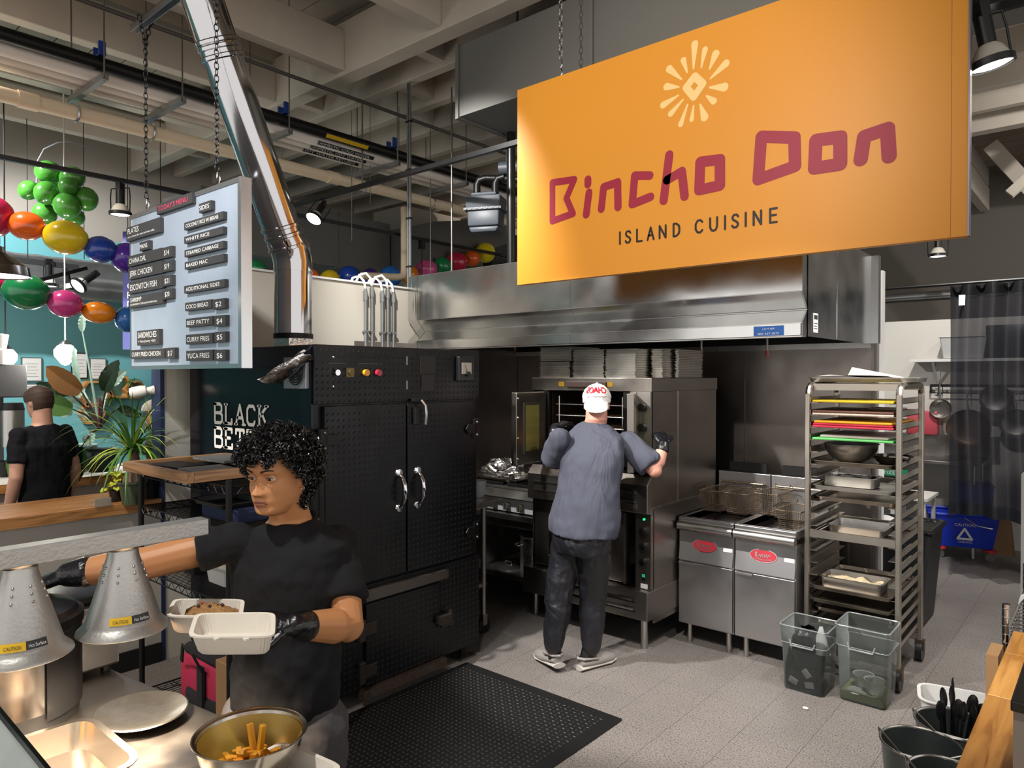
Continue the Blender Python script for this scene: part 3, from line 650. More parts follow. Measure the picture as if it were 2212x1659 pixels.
# ---- exhaust hood
HX0, HX1, HY, HB = -4.585, -1.33, 4.0, 5.43
hd = T('exhaust_hood', 'long stainless exhaust hood over the cooking line', 'exhaust hood', (-3, 4.7, 2.0), world=True)
prof = [(4.0, 2.64), (4.0, 2.27), (4.085, 2.175), (4.0, 2.095), (4.0, 2.025)]
def prow(x0, x1, name='front_panel', lab=None):
    bb = B(); n = len(prof)
    for x in (x0, x1): bb.v += [(x, y, z) for y, z in prof]
    bb.grid(lambda u, v: (x0 + (x1 - x0) * u, 4.0 + .004 * noise.noise(Vector((u * 5 + x0, v * 1.2, 3))) * sin(pi * v) * sin(pi * u), 2.64 - .37 * v), 40, 10)
    for i in range(1, n - 1): bb.f.append((i, i + 1, n + i + 1, n + i))
    bb.bx(x0, 4.001, 2.615, x1, 4.03, 2.64)
    return part(hd, name, bb, HOODM, lab, smooth=False)
prow(HX0, -4.475, 'filler_panel'); 
for x0, x1 in ((-4.47, -2.9), (-2.898, HX1)): prow(x0, x1)
for z0, z1, y in ((2.255, 2.285, 3.997), (2.085, 2.105, 3.997)):
    part(hd, 'seam_strip', B().bx(-4.47, y, (z0 + z1) / 2 - .003, HX1, y + .006, (z0 + z1) / 2 + .003), STEEL, smooth=False)
part(hd, 'seam_strip', B().bx(-4.47, 4.079, 2.171, HX1, 4.087, 2.177), STEEL, smooth=False)
sp_ = B(); pts = prof + [(HB, 2.025), (HB, 2.64)]
sp_.prism(pts, (HX1 - .008, 0, 0), (0, 1, 0), (0, 0, 1), .006); sp_.grid(lambda u, v: (HX1 + .002 + .006 * noise.noise(Vector((u * 4, v * 2.2, 9))) * sin(pi * u) * sin(pi * v), 4.09 + (HB - 4.09) * u, 2.64 - .615 * v), 40, 16)
part(hd, 'side_panel', sp_, HOODM, 'end panel with warped reflections', smooth=False)
part(hd, 'side_seam', B().bx(HX1, 4.62, 2.03, HX1 + .004, 4.628, 2.64), STEEL, smooth=False)
part(hd, 'corner_trim', B().bx(HX1, HB - .03, 2.03, HX1 + .05, HB + .03, 2.64), GALV, smooth=False)
part(hd, 'top_panel', B().bx(HX0, 4.01, 2.63, HX1, HB, 2.645), GALV, smooth=False)
part(hd, 'inner_back', B().bx(HX0, HB - .02, 2.04, HX1 - .01, HB, 2.6), BLACKM, smooth=False)
part(hd, 'drip_gutter', B().bx(HX0, 4.0, 2.018, HX1, 4.06, 2.028), STEEL, smooth=False)
for i in range(6):
    x = -4.4 + .51 * i
    fl_ = part(hd, 'baffle_filter', B().add([(x, 4.55, 2.52), (x + .49, 4.55, 2.52), (x + .49, 5.25, 2.12), (x, 5.25, 2.12)], [(0, 1, 2, 3)]), STEELD, smooth=False)
for px in (1112, 1515, 1657):
    p = G(px, 745, Y=4.9); nz = part(hd, 'fire_nozzle', B().cyl((p.x, 4.9, p.z - .05), (p.x, 4.9, 2.4), .008, n=8), STEELD); part(nz, 'nozzle_tip', B().cyl((p.x, 4.9, p.z - .08), (p.x, 4.9, p.z - .04), .014, n=8), M('nozzle_red', '#a5483c', .4))
bl = part(hd, 'maker_label', B().bx(-1.60, 3.995, 2.03, -1.43, 3.999, 2.085), M('label_blue', '#1f5fb0', .4), 'small blue label', smooth=False)
part(bl, 'lettering', text(text(B(), 'J & M AIR', (-1.55, 3.9945, 2.064), (1, 0, 0), (0, 0, 1), .011, .07), '800 437 2875', (-1.575, 3.9945, 2.036), (1, 0, 0), (0, 0, 1), .011, .12), LETW, kind='stuff', smooth=False)
sk = part(hd, 'inspection_sticker', B().bx(HX1 + .004, 4.17, 2.05, HX1 + .006, 4.25, 2.16), WHITE, 'white inspection sticker', smooth=False)
part(sk, 'print_lines', B().bx(HX1 + .0065, 4.18, 2.125, HX1 + .007, 4.24, 2.15).bx(HX1 + .0065, 4.18, 2.10, HX1 + .007, 4.24, 2.104).bx(HX1 + .0065, 4.18, 2.085, HX1 + .007, 4.23, 2.089).bx(HX1 + .0065, 4.18, 2.07, HX1 + .007, 4.235, 2.074), M('print_black', '#222222', .6), kind='stuff', smooth=False)
# ---- double convection oven
OV = T('convection_oven', 'double-deck stainless convection oven, upper doors open', 'oven', (-2.78, 4.5, 0), world=True)
OS = M('oven_steel', '#9a938c', .33, 1.0, var=(2, .4, '#827b75'), rvar=.06)
x0, x1, y0, y1 = -3.27, -2.285, 4.05, 5.02
part(OV, 'header', B().bx(x0, y0 - .01, 1.70, x1, y1, 1.79), OS, smooth=False, bevel=.003)
part(OV, 'side_panel', B().bx(x1 - .012, y0, .93, x1, y1, 1.70), OS, smooth=False)
part(OV, 'side_panel', B().bx(x1 - .012, y0 + .03, .22, x1, y1, .93), OS, smooth=False)
part(OV, 'side_panel', B().bx(x0, y0, .22, x0 + .012, y1, 1.70), OS, smooth=False)
part(OV, 'side_trim', B().bx(x1, 4.40, .95, x1 + .003, 4.405, 1.70), STEEL, smooth=False)
part(OV, 'side_trim', B().bx(x1, y0, .945, x1 + .006, y1, .955), STEEL, smooth=False)
part(OV, 'back_panel', B().bx(x0, y1 - .02, .2, x1, y1, 1.70), OS, smooth=False)
IN = M('oven_inside', '#2c241f', .5, .5)
part(OV, 'cavity', B().quad((-3.12, 4.93, 1.2), (-2.5, 4.93, 1.2), (-2.5, 4.93, 1.69), (-3.12, 4.93, 1.69)).quad((-3.12, 4.07, 1.2), (-3.12, 4.93, 1.2), (-3.12, 4.93, 1.69), (-3.12, 4.07, 1.69)).quad((-2.5, 4.07, 1.2), (-2.5, 4.93, 1.2), (-2.5, 4.93, 1.69), (-2.5, 4.07, 1.69)).quad((-3.12, 4.07, 1.2), (-2.5, 4.07, 1.2), (-2.5, 4.93, 1.2), (-3.12, 4.93, 1.2)).quad((-3.12, 4.07, 1.69), (-2.5, 4.07, 1.69), (-2.5, 4.93, 1.69), (-3.12, 4.93, 1.69)), IN, smooth=False)
part(OV, 'door_frame', B().bx(-3.25, y0, 1.18, -3.12, y0 + .03, 1.70).bx(-2.5, y0, 1.18, -2.44, y0 + .03, 1.70).bx(-3.25, y0, 1.16, -2.44, y0 + .03, 1.2), BLACK, smooth=False)
for z in (1.28, 1.36, 1.44, 1.52, 1.60):
    bb = B().tube([(-3.11, 4.12, z), (-2.51, 4.12, z)], .004, 5).tube([(-3.11, 4.88, z), (-2.51, 4.88, z)], .004, 5)
    for i in range(9): bb.tube([(-3.08 + i * .068, 4.12, z), (-3.08 + i * .068, 4.88, z)], .0025, 4)
    part(OV, 'oven_rack', bb, STEEL, kind='stuff')
part(OV, 'rack_upright', B().cyl((-3.08, 4.12, 1.22), (-3.08, 4.12, 1.66), .005, n=6).cyl((-2.55, 4.12, 1.22), (-2.55, 4.12, 1.66), .005, n=6), STEEL, kind='stuff')
GLS = M('oven_glass_yellow', '#8f8746', .15, 0, spec=.6, var=(6, .6, '#6d6a3f'))
def odoor(h, e, z0, z1, lab):
    h, e = Vector(h), Vector(e); d = (e - h); L = d.length; d.normalize(); n = Vector((-d.y, d.x, 0)) * -1
    if n.x < 0: n = -n
    bb = B().prism([(0, z0), (L, z0), (L, z1), (0, z1)], h - n * .045, d, (0, 0, 1), .045 if d.cross(Vector((0, 0, 1))).dot(n) > 0 else -.045)
    dd = part(OV, 'door', bb, OS, lab, smooth=False, bevel=.004)
    a = L * .28; c = L * .72
    part(dd, 'window_frame', B().prism([(a - .02, z0 + .07), (c + .02, z0 + .07), (c + .02, z1 - .07), (a - .02, z1 - .07)], h + n * .001, d, (0, 0, 1), .004 if d.cross(Vector((0, 0, 1))).dot(n) > 0 else -.004), STEELD, smooth=False)
    part(dd, 'glass', B().prism([(a, z0 + .09), (c, z0 + .09), (c, z1 - .09), (a, z1 - .09)], h + n * .005, d, (0, 0, 1), .003 if d.cross(Vector((0, 0, 1))).dot(n) > 0 else -.003), GLS, 'yellowed oven window', smooth=False)
    return dd
ld = odoor((-3.14, 4.04, 0), (-3.095, 3.66, 0), 1.195, 1.69, 'swung-open left oven door')
for z in (1.24, 1.38, 1.52, 1.65): part(ld, 'rivet', B().sph((-3.09, 3.668, z), .008, 8, 5), STEEL)
odoor((-2.40, 4.04, 0), (-2.305, 3.86, 0), 1.195, 1.69, 'swung-open right oven door')
part(OV, 'hinge_post', B().bx(-2.43, 4.02, 1.18, -2.385, 4.05, 1.70), STEEL, smooth=False)
cpn = part(OV, 'control_panel', B().bx(-2.385, 4.03, 1.18, x1, 4.06, 1.70), STEELD, smooth=False)
for z in (1.60, 1.47, 1.30): part(cpn, 'knob', B().cyl((-2.335, 4.03, z), (-2.335, 3.995, z), .026, n=16), BLACKP)
HL = M('handle_brown', '#2a1c18', .5)
part(OV, 'header_grip', B().bx(-2.95, y0 - .03, 1.725, -2.62, y0 - .008, 1.765), HL, 'dark ribbed strip on the header', smooth=False, bevel=.004)
for xx in (-3.0, -2.6): part(OV, 'brass_tag', B().bx(xx - .025, y0 - .014, 1.73, xx + .025, y0 - .009, 1.762), M('brass_tag', '#a5832f', .4, .8), smooth=False)
lp_ = part(OV, 'louvre_panel', B().prism([(y0, 1.16), (y0 - .06, 1.10), (y0 - .06, .92), (y0 + .02, .90), (y0 + .02, 1.16)], (x0, 0, 0), (0, 1, 0), (0, 0, 1), x1 - x0), OS, smooth=False, bevel=.003)
SLOT = M('slot_dark', '#1a1715', .6)
for xa in (-3.21, -2.63):
    for z in (1.06, 1.0):
        part(lp_, 'louvre', B().bx(xa, y0 - .064, z - .014, xa + .26, y0 - .058, z + .014), SLOT, smooth=False); part(lp_, 'louvre_lip', B().bx(xa, y0 - .07, z - .016, xa + .26, y0 - .058, z - .006), STEEL, smooth=False)
part(lp_, 'name_plate', B().bx(-2.56, y0 - .064, .945, -2.36, y0 - .059, .975), STEELD, smooth=False)
lowd = part(OV, 'door', B().bx(x0 + .02, y0, .43, -2.47, y0 + .05, .90), OS, 'closed lower oven door', smooth=False, bevel=.006)
part(lowd, 'glass', B().bx(-3.12, y0 - .003, .52, -2.60, y0 + .001, .83), M('dark_glass', '#0d0c0c', .1, spec=.7), smooth=False)
part(lowd, 'window_trim', B().bx(-2.60, y0 - .004, .50, -2.592, y0, .85).bx(-3.13, y0 - .006, .50, -2.59, y0, .512), STEEL, smooth=False)
part(lowd, 'door_edge', B().bx(-2.485, y0 - .02, .43, -2.465, y0, .90), STEEL, smooth=False)
cp2 = part(OV, 'control_panel', B().bx(-2.40, y0 - .01, .42, x1, y0 + .02, .91), M('panel_bronze', '#8f857c', .35, 1.0), smooth=False, bevel=.002)
for z in (.80, .70, .60):
    kb = part(cp2, 'knob', B().cyl((-2.335, y0 - .01, z), (-2.335, y0 - .04, z), .025, n=18), BLACKP); part(kb, 'knob_cap', B().cyl((-2.335, y0 - .04, z), (-2.335, y0 - .043, z), .015, n=14), CHROME)
part(cp2, 'indicator_light', B().cyl((-2.335, y0 - .01, .875), (-2.335, y0 - .017, .875), .008, n=10), M('green_lamp', '#27c77a', .3, emit=1.2))
rs = part(cp2, 'rocker_switch', B().bx(-2.35, y0 - .018, .475, -2.32, y0 - .01, .525), BLACKP, smooth=False, bevel=.003)
part(rs, 'switch_lens', B().bx(-2.345, y0 - .021, .50, -2.325, y0 - .017, .52), M('green_lens', '#1f8f66', .3, emit=.5), smooth=False)
part(cp2, 'rating_sticker', B().bx(-2.36, y0 - .012, .425, -2.31, y0 - .010, .455), WHITE, smooth=False)
bd = part(OV, 'base_drawer', B().bx(x0 - .03, 3.975, .235, x1 + .01, 4.55, .42), OS, smooth=False, bevel=.004)
for z in (.355, .295):
    part(bd, 'louvre', B().bx(-2.95, 3.970, z - .014, -2.36, 3.976, z + .014), SLOT, smooth=False); part(bd, 'louvre_lip', B().bx(-2.95, 3.963, z - .002, -2.36, 3.976, z + .012), CHROME, smooth=False)
part(OV, 'side_skirt', B().bx(x1 - .01, y0 + .03, .2, x1 + .004, y1, .30), OS, smooth=False)
for x in (-3.18, -2.385):
    for y in (4.13, 4.92): part(OV, 'leg', B().cyl((x, y, 0), (x, y, .235), .024, n=12), STEEL)
one('food_tray', B().pan((-2.72, 4.45, 1.285), .40, .5, .025), ALU, 'aluminium tray of golden food on the open oven rack', 'tray')
one('roast_food', B().grid(lambda u, v: (-2.88 + .33 * u, 4.25 + .4 * v, 1.312 + .03 * sin(pi * u) * sin(pi * v) + .008 * sin(20 * u) * sin(23 * v)), 12, 12), M('golden_food', '#c98a2e', .5, var=(20, .6, '#8a4f17')), 'golden browned food on the oven tray', 'food')
# foil pans on the oven
random.seed(3)
stk = ((-3.26, -2.985, 4.12, 4.5, 1.79, 10, 'lower foil pan stack at the left end on top of the oven'), (-3.27, -2.98, 4.13, 4.5, 1.91, 9, 'upper foil pan stack resting on the leftmost stack'), (-2.965, -2.70, 4.12, 4.55, 1.79, 17, 'foil pan stack above the brown header grip'), (-2.69, -2.45, 4.12, 4.5, 1.79, 17, 'foil pan stack right of the header grip, with a black clip in front'), (-2.435, -2.35, 4.3, 4.8, 1.79, 17, 'narrow foil pan stack second from the wall'), (-2.335, -2.29 + .0, 4.45, 4.82, 1.79, 17, 'rearmost foil pan stack at the right corner of the oven'))
for (xa, xb, ya, yb, z, n, lab) in stk:
    if xb - xa < .06: xa -= .0; xb = xa + .03
    s = T('foil_pan_stack', lab, 'foil pans', ((xa + xb) / 2, (ya + yb) / 2, z), group='foil pans stacked on the oven', world=True)
    pm = None
    for k in range(n):
        j = random.uniform(-.003, .003); q = B()
        zz = z + .0115 * k
        q.bx(xa + .005 + j, ya + .005 + j, zz + .002, xb - .005 + j, yb - .005 + j, zz + .0115).bx(xa + j, ya + j, zz + .0085, xb + j, yb + j, zz + .0115)
        part(s, 'foil_pan', q, ALU, smooth=False)
# ---- range on a stand
RG = T('gas_range', 'low stainless gas range with white knob panel left of the oven', 'range', (-3.9, 4.6, 0), world=True)
part(RG, 'body', B().bx(-4.5, 4.17, .72, -3.31, 5.1, .93), STEELD, smooth=False, bevel=.004)
part(RG, 'top_ledge', B().prism([(4.10, .87), (4.20, .94), (4.20, .92), (4.12, .86)], (-4.5, 0, 0), (0, 1, 0), (0, 0, 1), 1.19), STEEL, smooth=False)
pn = part(RG, 'knob_panel', B().bx(-4.48, 4.145, .755, -3.325, 4.17, .85), M('white_enamel', '#c4c4c6', .4), 'white control panel', smooth=False, bevel=.003)
for i in range(8):
    x = -4.40 + i * .135
    kn = part(pn, 'knob', B().cyl((x, 4.145, .80), (x, 4.105, .80), .027, .024, n=16).box((x, 4.10, .80), (.012, .02, .05)), M('knob_grey', '#7c776f', .4, .6)); 
part(pn, 'flame_mark', B().bx(-3.84, 4.143, .79, -3.82, 4.145, .83), M('mark_red', '#b8402e', .5), smooth=False)
part(RG, 'drip_rail', B().bx(-4.48, 4.10, .70, -3.32, 4.17, .745), STEELD, smooth=False, bevel=.004)
part(RG, 'stand_top', B().bx(-4.5, 4.13, .64, -3.31, 5.1, .70), STEEL, smooth=False, bevel=.003)
part(RG, 'back_panel', B().bx(-4.5, 5.06, .28, -3.31, 5.08, .66), STEEL, smooth=False)
part(RG, 'side_panel', B().bx(-3.90, 4.2, .30, -3.885, 5.06, .64), STEEL, smooth=False)
part(RG, 'under_shelf', B().bx(-4.5, 4.13, .235, -3.31, 5.08, .275), STEEL, smooth=False, bevel=.004)
for x in (-4.47, -3.36):
    for y in (4.2, 5.02): part(RG, 'leg', B().cyl((x, y, 0), (x, y, .64), .02, n=10), STEEL)
for i in range(3):
    gb = B()
    for k in range(4): gb.bar((-4.4 + i * .36 + k * .09, 4.25, .945), (-4.4 + i * .36 + k * .09, 5.0, .945), .014, .02)
    gb.bar((-4.42 + i * .36, 4.26, .945), (-4.1 + i * .36, 4.26, .945), .014, .02)
    part(RG, 'burner_grate', gb, BLACKM, smooth=False)
one('sheet_pan', B().pan((-3.92, 4.48, .956), .62, .42, .022), ALUD, 'dark baked sheet pan holding foil on the range top', 'sheet pan')
def crumple(u, v):
    t = 2 * pi * u; r = 1.0 + .22 * noise.noise(Vector((cos(t) * 2.1, sin(t) * 2.1, v * 4))) + .09 * noise.noise(Vector((cos(t) * 6, sin(t) * 6, v * 11)))
    ph = pi * v * .5; return (-3.88 + .24 * r * cos(t) * cos(ph), 4.44 + .15 * r * sin(t) * cos(ph), .972 + .155 * r * sin(ph) * (.7 + .3 * cos(t * 2)))
one('foil_parcel', B().grid(crumple, 40, 16, wrap=True), M('foil_crumpled', '#d8d6d2', .2, 1.0, bump=(45, .6)), 'crumpled foil parcel on the sheet pan beside the smoker', 'foil', ang=12)
def pot(x, y, z, r, h, name, lab, lid=True, hand=True):
    p = T(name, lab, 'pot', (x, y, z))
    part(p, 'body', B().bowl([(r * .96, 0), (r, .012), (r, h - .006), (r + .006, h)], n=32), STEEL)
    if lid:
        l = part(p, 'lid', B().lathe([(.0001, h + .028), (r * .5, h + .024), (r * .98, h + .012), (r + .008, h + .008), (r + .008, h), (.0001, h)], n=32), STEEL)
    for s in (-1, 1):
        part(p, 'handle', B().tube([(s * r, -.04, h * .8), (s * (r + .035), -.035, h * .77), (s * (r + .035), .035, h * .77), (s * r, .04, h * .8)], .006, 8), STEEL)
    return p
pot(-3.455, 4.32, .276, .125, .285, 'stock_pot', 'lidded stainless stock pot on the shelf under the range').rotation_euler = (0, 0, R(60))
pot(-3.475, 4.5, .955, .13, .13, 'sauce_pot', 'low steel pot on the range top against the oven door', lid=False)
ldp = T('saucepan_cover', 'round steel lid lying flat under the range', 'lid', (-3.72, 4.3, .276))
part(ldp, 'disc', B().lathe([(.0001, .022), (.08, .02), (.135, .008), (.145, .004), (.145, 0), (.0001, 0)], n=36), STEEL)
part(ldp, 'handle', B().tube([(-.035, 0, .02), (-.03, 0, .04), (.03, 0, .04), (.035, 0, .02)], .005, 8), STEEL)
# small prep table beside the smoker
pt = T('prep_table', 'narrow steel prep table on casters behind the smoker', 'table', (-3.8, 3.7, 0), world=True)
part(pt, 'table_top', B().bx(-4.4, 3.40, .905, -3.28, 3.735, .945), STEEL, smooth=False, bevel=.004)
for x in (-4.34, -3.385):
    for y in (3.44, 3.64):
        lg = part(pt, 'leg', B().cyl((x, y, .13), (x, y, .905), .02, n=12), STEELD); part(lg, 'caster', B().cyl((x - .014, y, .055), (x + .014, y, .055), .055, n=18), BLACKP); part(lg, 'caster_fork', B().bx(x - .02, y - .02, .06, x + .02, y + .02, .135), STEELD, smooth=False)
part(pt, 'shelf', B().bx(-4.36, 3.42, .33, -3.37, 3.66, .355), STEELD, smooth=False)
one('plastic_cup', B().bowl([(.035, 0), (.05, .115), (.054, .118)], (-3.45, 3.67, .946), 20, th=.0015), clear('cup_clear', '#e8eaec', .1, .7), 'clear plastic deli cup on the prep table corner', 'cup')
# ---- fryers
def fryer(x0, lab, sun):
    x1 = x0 + .388; f = T('deep_fryer', lab, 'fryer', (x0 + .2, 4.75, 0), group='pair of deep fryers', world=True); yF = 4.38; yB = 5.12
    FS = M('fryer_steel', '#b2b0b0', .34, 1.0, var=(5, .5, '#989595'), rvar=.07)
    part(f, 'cabinet', B().bx(x0, yF + .02, .13, x1, yB, .76), FS, smooth=False, bevel=.003)
    d = part(f, 'door', B().bx(x0 + .006, yF, .14, x1 - .004, yF + .02, .555), FS, smooth=False, bevel=.004)
    part(d, 'door_pull', B().prism([(yF - .03, .545), (yF, .548), (yF, .556), (yF - .032, .556)], (x0 + .02, 0, 0), (0, 1, 0), (0, 0, 1), .11), FS, smooth=False)
    part(f, 'front_panel', B().prism([(yF, .565), (yF + .035, .77), (yF + .06, .77), (yF + .03, .565)], (x0 + .006, 0, 0), (0, 1, 0), (0, 0, 1), .376), FS, smooth=False)
    part(f, 'bullnose', B().cyl((x0 + .002, yF + .005, .795), (x1 - .002, yF + .005, .795), .03, n=20), STEEL)
    part(f, 'top_rim', B().bx(x0, yF + .01, .815, x1, yF + .05, .85).bx(x0, yF + .05, .80, x0 + .022, 5.02, .85).bx(x1 - .022, yF + .05, .80, x1, 5.02, .85), FS, smooth=False, bevel=.003)
    part(f, 'vat', B().quad((x0 + .022, yF + .05, .72), (x1 - .022, yF + .05, .72), (x1 - .022, 5.02, .72), (x0 + .022, 5.02, .72)).quad((x0 + .022, yF + .05, .72), (x0 + .022, 5.02, .72), (x0 + .022, 5.02, .845), (x0 + .022, yF + .05, .845)).quad((x1 - .022, yF + .05, .72), (x1 - .022, 5.02, .72), (x1 - .022, 5.02, .845), (x1 - .022, yF + .05, .845)).quad((x0 + .022, yF + .051, .72), (x1 - .022, yF + .051, .72), (x1 - .022, yF + .051, .845), (x0 + .022, yF + .051, .845)), M('vat_dark', '#3a2a1c', .35, .7), smooth=False)
    part(f, 'splash_back', B().bx(x0, 5.02, .80, x1, 5.06, 1.10), FS, smooth=False, bevel=.003)
    part(f, 'flue_box', B().bx(x0 + .03, 5.07, .9, x1 - .02, 5.13, 1.10).bx(x0 + .05, 5.10, 1.10, x1 - .06, 5.12, 1.165), BLACKM, smooth=False)
    rl = part(f, 'basket_rail', B().cyl((x0 + .04, 4.985, 1.03), (x1 - .04, 4.985, 1.03), .006, n=8).cyl((x0 + .06, 4.985, 1.03), (x0 + .06, 5.02, 1.03), .005, n=6).cyl((x1 - .06, 4.985, 1.03), (x1 - .06, 5.02, 1.03), .005, n=6), M('basket_wire', '#8a7a66', .35, 1.0))
    tn = Vector((0, -.2, .03)).normalized(); u = Vector((1, 0, 0)); v = Vector((0, .035, .205)).normalized()
    o = Vector((x0 + .185, yF + .0185, .675))
    el = [(.085 * cos(t), .04 * sin(t)) for t in [2 * pi * k / 28 for k in range(28)]]
    bg = part(f, 'badge', B().prism(el, o, u, v, .004), M('badge_red', '#b4303c', .3), 'red oval badge', smooth=False)
    part(bg, 'badge_rim', B().tube([o + u * a + v * c + u.cross(v) * .003 for a, c in el], .0022, 5, closed=True), CHROME)
    sb = B()
    for st in ([(-.05, -.012), (-.045, .02), (-.04, -.012), (-.052, .012), (-.035, .018)], [(-.03, -.01), (-.022, .008), (-.014, -.01), (-.008, .01), (0, -.01)], [(.004, .01), (.012, -.01), (.02, .012), (.028, -.01), (.034, .008), (.05, .004)], [(-.05, -.02), (0, -.026), (.055, -.018)]):
        stroke(sb, st, .0045, o + u.cross(v) * .0045, u, v, n=3)
    part(bg, 'badge_script', sb, STEEL, kind='stuff', smooth=False)
    o2 = Vector((x0 + .315, yF + .0175, .66))
    ws = part(f, 'warning_sticker', B().prism([(0, 0), (.06, 0), (.06, .075), (0, .075)], o2, u, v, .0015), WHITE, 'white warning sticker with red band', smooth=False)
    part(ws, 'red_band', B().prism([(0, .06), (.06, .06), (.06, .075), (0, .075)], o2 + u.cross(v) * .0016, u, v, .0006), M('badge_red', '#b4303c'), smooth=False)
    part(ws, 'print_lines', B().prism([(.01, .045), (.05, .045), (.05, .048), (.01, .048)], o2 + u.cross(v) * .0016, u, v, .0006).prism([(.01, .035), (.05, .035), (.05, .038), (.01, .038)], o2 + u.cross(v) * .0016, u, v, .0006), M('print_grey', '#8a8a8a', .6), kind='stuff', smooth=False)
    for x in (x0 + .06, x1 - .05):
        for y in (4.44, 5.05): part(f, 'leg', B().cyl((x, y, 0), (x, y, .14), .018, n=10), STEEL)
    return f
fryer(-2.272, 'deep fryer beside the oven, shadow across its front', 1)
fryer(-1.878, 'deep fryer beside the sheet-pan rack', 0)
WIRE = M('basket_wire', '#8a7a66')
def basket(x, y, z, lab, dup_of=None):
    t = T('fry_basket', lab, 'fry basket', (x, y, z), group='wire fry baskets hung over the fryers')
    L, Wd, H = .30, .15, .14
    rim = B().tube([(-Wd / 2, -L / 2, H), (Wd / 2, -L / 2, H), (Wd / 2, L / 2, H), (-Wd / 2, L / 2, H)], .005, 6, closed=True)
    part(t, 'rim', rim, WIRE)
    wb = B(); k = .82
    for i in range(13):
        a = -1 + 2 * i / 12
        wb.tube([(a * Wd / 2, -L / 2, H), (a * Wd / 2 * k, -L / 2 * .9, 0), (a * Wd / 2 * k, L / 2 * .9, 0), (a * Wd / 2, L / 2, H)], .0013, 3, caps=False)
    for i in range(17):
        a = -1 + 2 * i / 16
        wb.tube([(-Wd / 2, a * L / 2, H), (-Wd / 2 * k, a * L / 2 * .9, 0), (Wd / 2 * k, a * L / 2 * .9, 0), (Wd / 2, a * L / 2, H)], .0013, 3, caps=False)
    for j in range(1, 11):
        f_ = j / 11; kx = k + (1 - k) * f_; ky = .9 + .1 * f_
        wb.tube([(-Wd / 2 * kx, -L / 2 * ky, H * f_), (Wd / 2 * kx, -L / 2 * ky, H * f_), (Wd / 2 * kx, L / 2 * ky, H * f_), (-Wd / 2 * kx, L / 2 * ky, H * f_)], .0013, 3, closed=True)
    part(t, 'wire_mesh', wb, WIRE, kind='stuff')
    hb = B()
    for s in (-.018, -.006, .006, .018): hb.tube([(s, -L / 2 * .92, .01), (s, -L / 2 - .005, H), (s, -L / 2 - .012, H + .06)], .002, 4)
    for s in (-.012, .012): hb.tube([(s, -L / 2 - .012, H + .06), (s * .8, -L / 2 - .12, H + .075), (s * .8, -L / 2 - .24, H + .062)], .0035, 5)
    part(t, 'handle', hb, WIRE)
    [part(t, 'hook', B().tube([(k * .05, L / 2, H), (k * .05, L / 2 + .01, H + .03), (k * .05, L / 2 + .025, H + .02)], .003, 5), WIRE) for k in (-1, 1)]
    return t
bk = basket(-2.17, 4.80, .86, 'wire fry basket nearest the oven')
dup(bk, loc=(-1.985, 4.80, .86), label='wire fry basket second from the oven')
dup(bk, loc=(-1.775, 4.80, .88), label='upper wire fry basket half hidden behind the rack post')
dup(bk, loc=(-1.60, 4.72, .80), label='lower wire fry basket half hidden behind the rack post')
# ================================================================== SIGN
SY = 3.42
def sg(x, y, c=2):
    p = G(1170 + x * .3014, 60 + y * .3014, Y=SY) if c == 2 else G(1600 + x * .2049, 220 + y * .2049, Y=SY)
    return (p.x, p.z)
sx0, sx1, sz0, sz1 = -2.887, -.478, 2.375, 3.595
sign = T('hanging_sign', 'large orange sign reading Bincho Don Island Cuisine', 'sign', ((sx0 + sx1) / 2, SY, sz0), world=True)
ORG = M('sign_orange', '#e99f33', .42, var=(.55, .5, '#e28f3c', 1), spec=.4)
part(sign, 'board', B().bx(sx0, SY, sz0, sx1, SY + .045, sz1), ORG, smooth=False)
part(sign, 'edge_trim', B().bx(sx1 - .002, SY - .002, sz0, sx1 + .004, SY + .047, sz1), M('edge_grey', '#8a8590', .3, .6), smooth=False)
part(sign, 'vinyl_seam', B().bx(sx1 - .062, SY - .0006, sz0, sx1 - .06, SY, sz1), M('seam_tan', '#b06a30', .5), smooth=False)
MAR = M('sign_maroon', '#a3263f', .5); INK = M('sign_ink', '#251b1b', .5); PALE = M('sign_cream', '#fbd68f', .5)
O3 = (0, SY - .0004, 0); UX = (1, 0, 0); UZ = (0, 0, 1)
def letter(strokes, w, closed, c=2, mat=MAR, ch=''):
    b = B()
    for st in strokes: stroke(b, [sg(x, y, c) for x, y in st], w, O3, UX, UZ, closed=closed, n=8)
    return part(sign, 'letter', b, mat, ch, smooth=False)
letter([[(78, 1110), (235, 1088), (178, 1222), (225, 1332), (78, 1385)]], .042, True, ch='maroon letter B')
dd = letter([[(332, 1088), (332, 1122)], [(340, 1182), (320, 1338)]], .048, False, ch='maroon letter i')
letter([[(428, 1298), (445, 1142), (545, 1108), (548, 1285)]], .047, False, ch='maroon letter n')
letter([[(775, 1060), (668, 1060), (650, 1265), (780, 1212)]], .047, False, ch='maroon letter c')
letter([[(915, 912), (875, 1238)], [(900, 1092), (1005, 1030), (1025, 1208)]], .049, False, ch='maroon letter h')
letter([[(1138, 962), (1278, 945), (1278, 1130), (1130, 1163)]], .056, True, ch='maroon letter o')
letter([[(218, 367), (567, 378), (574, 678), (186, 818)]], .058, True, 3, ch='maroon capital D')
letter([[(793, 405), (1050, 372), (1050, 658), (780, 700)]], .060, True, 3, ch='maroon letter o of the second word')
letter([[(1265, 610), (1302, 366), (1548, 284), (1565, 578)]], .060, False, 3, ch='maroon last letter n')
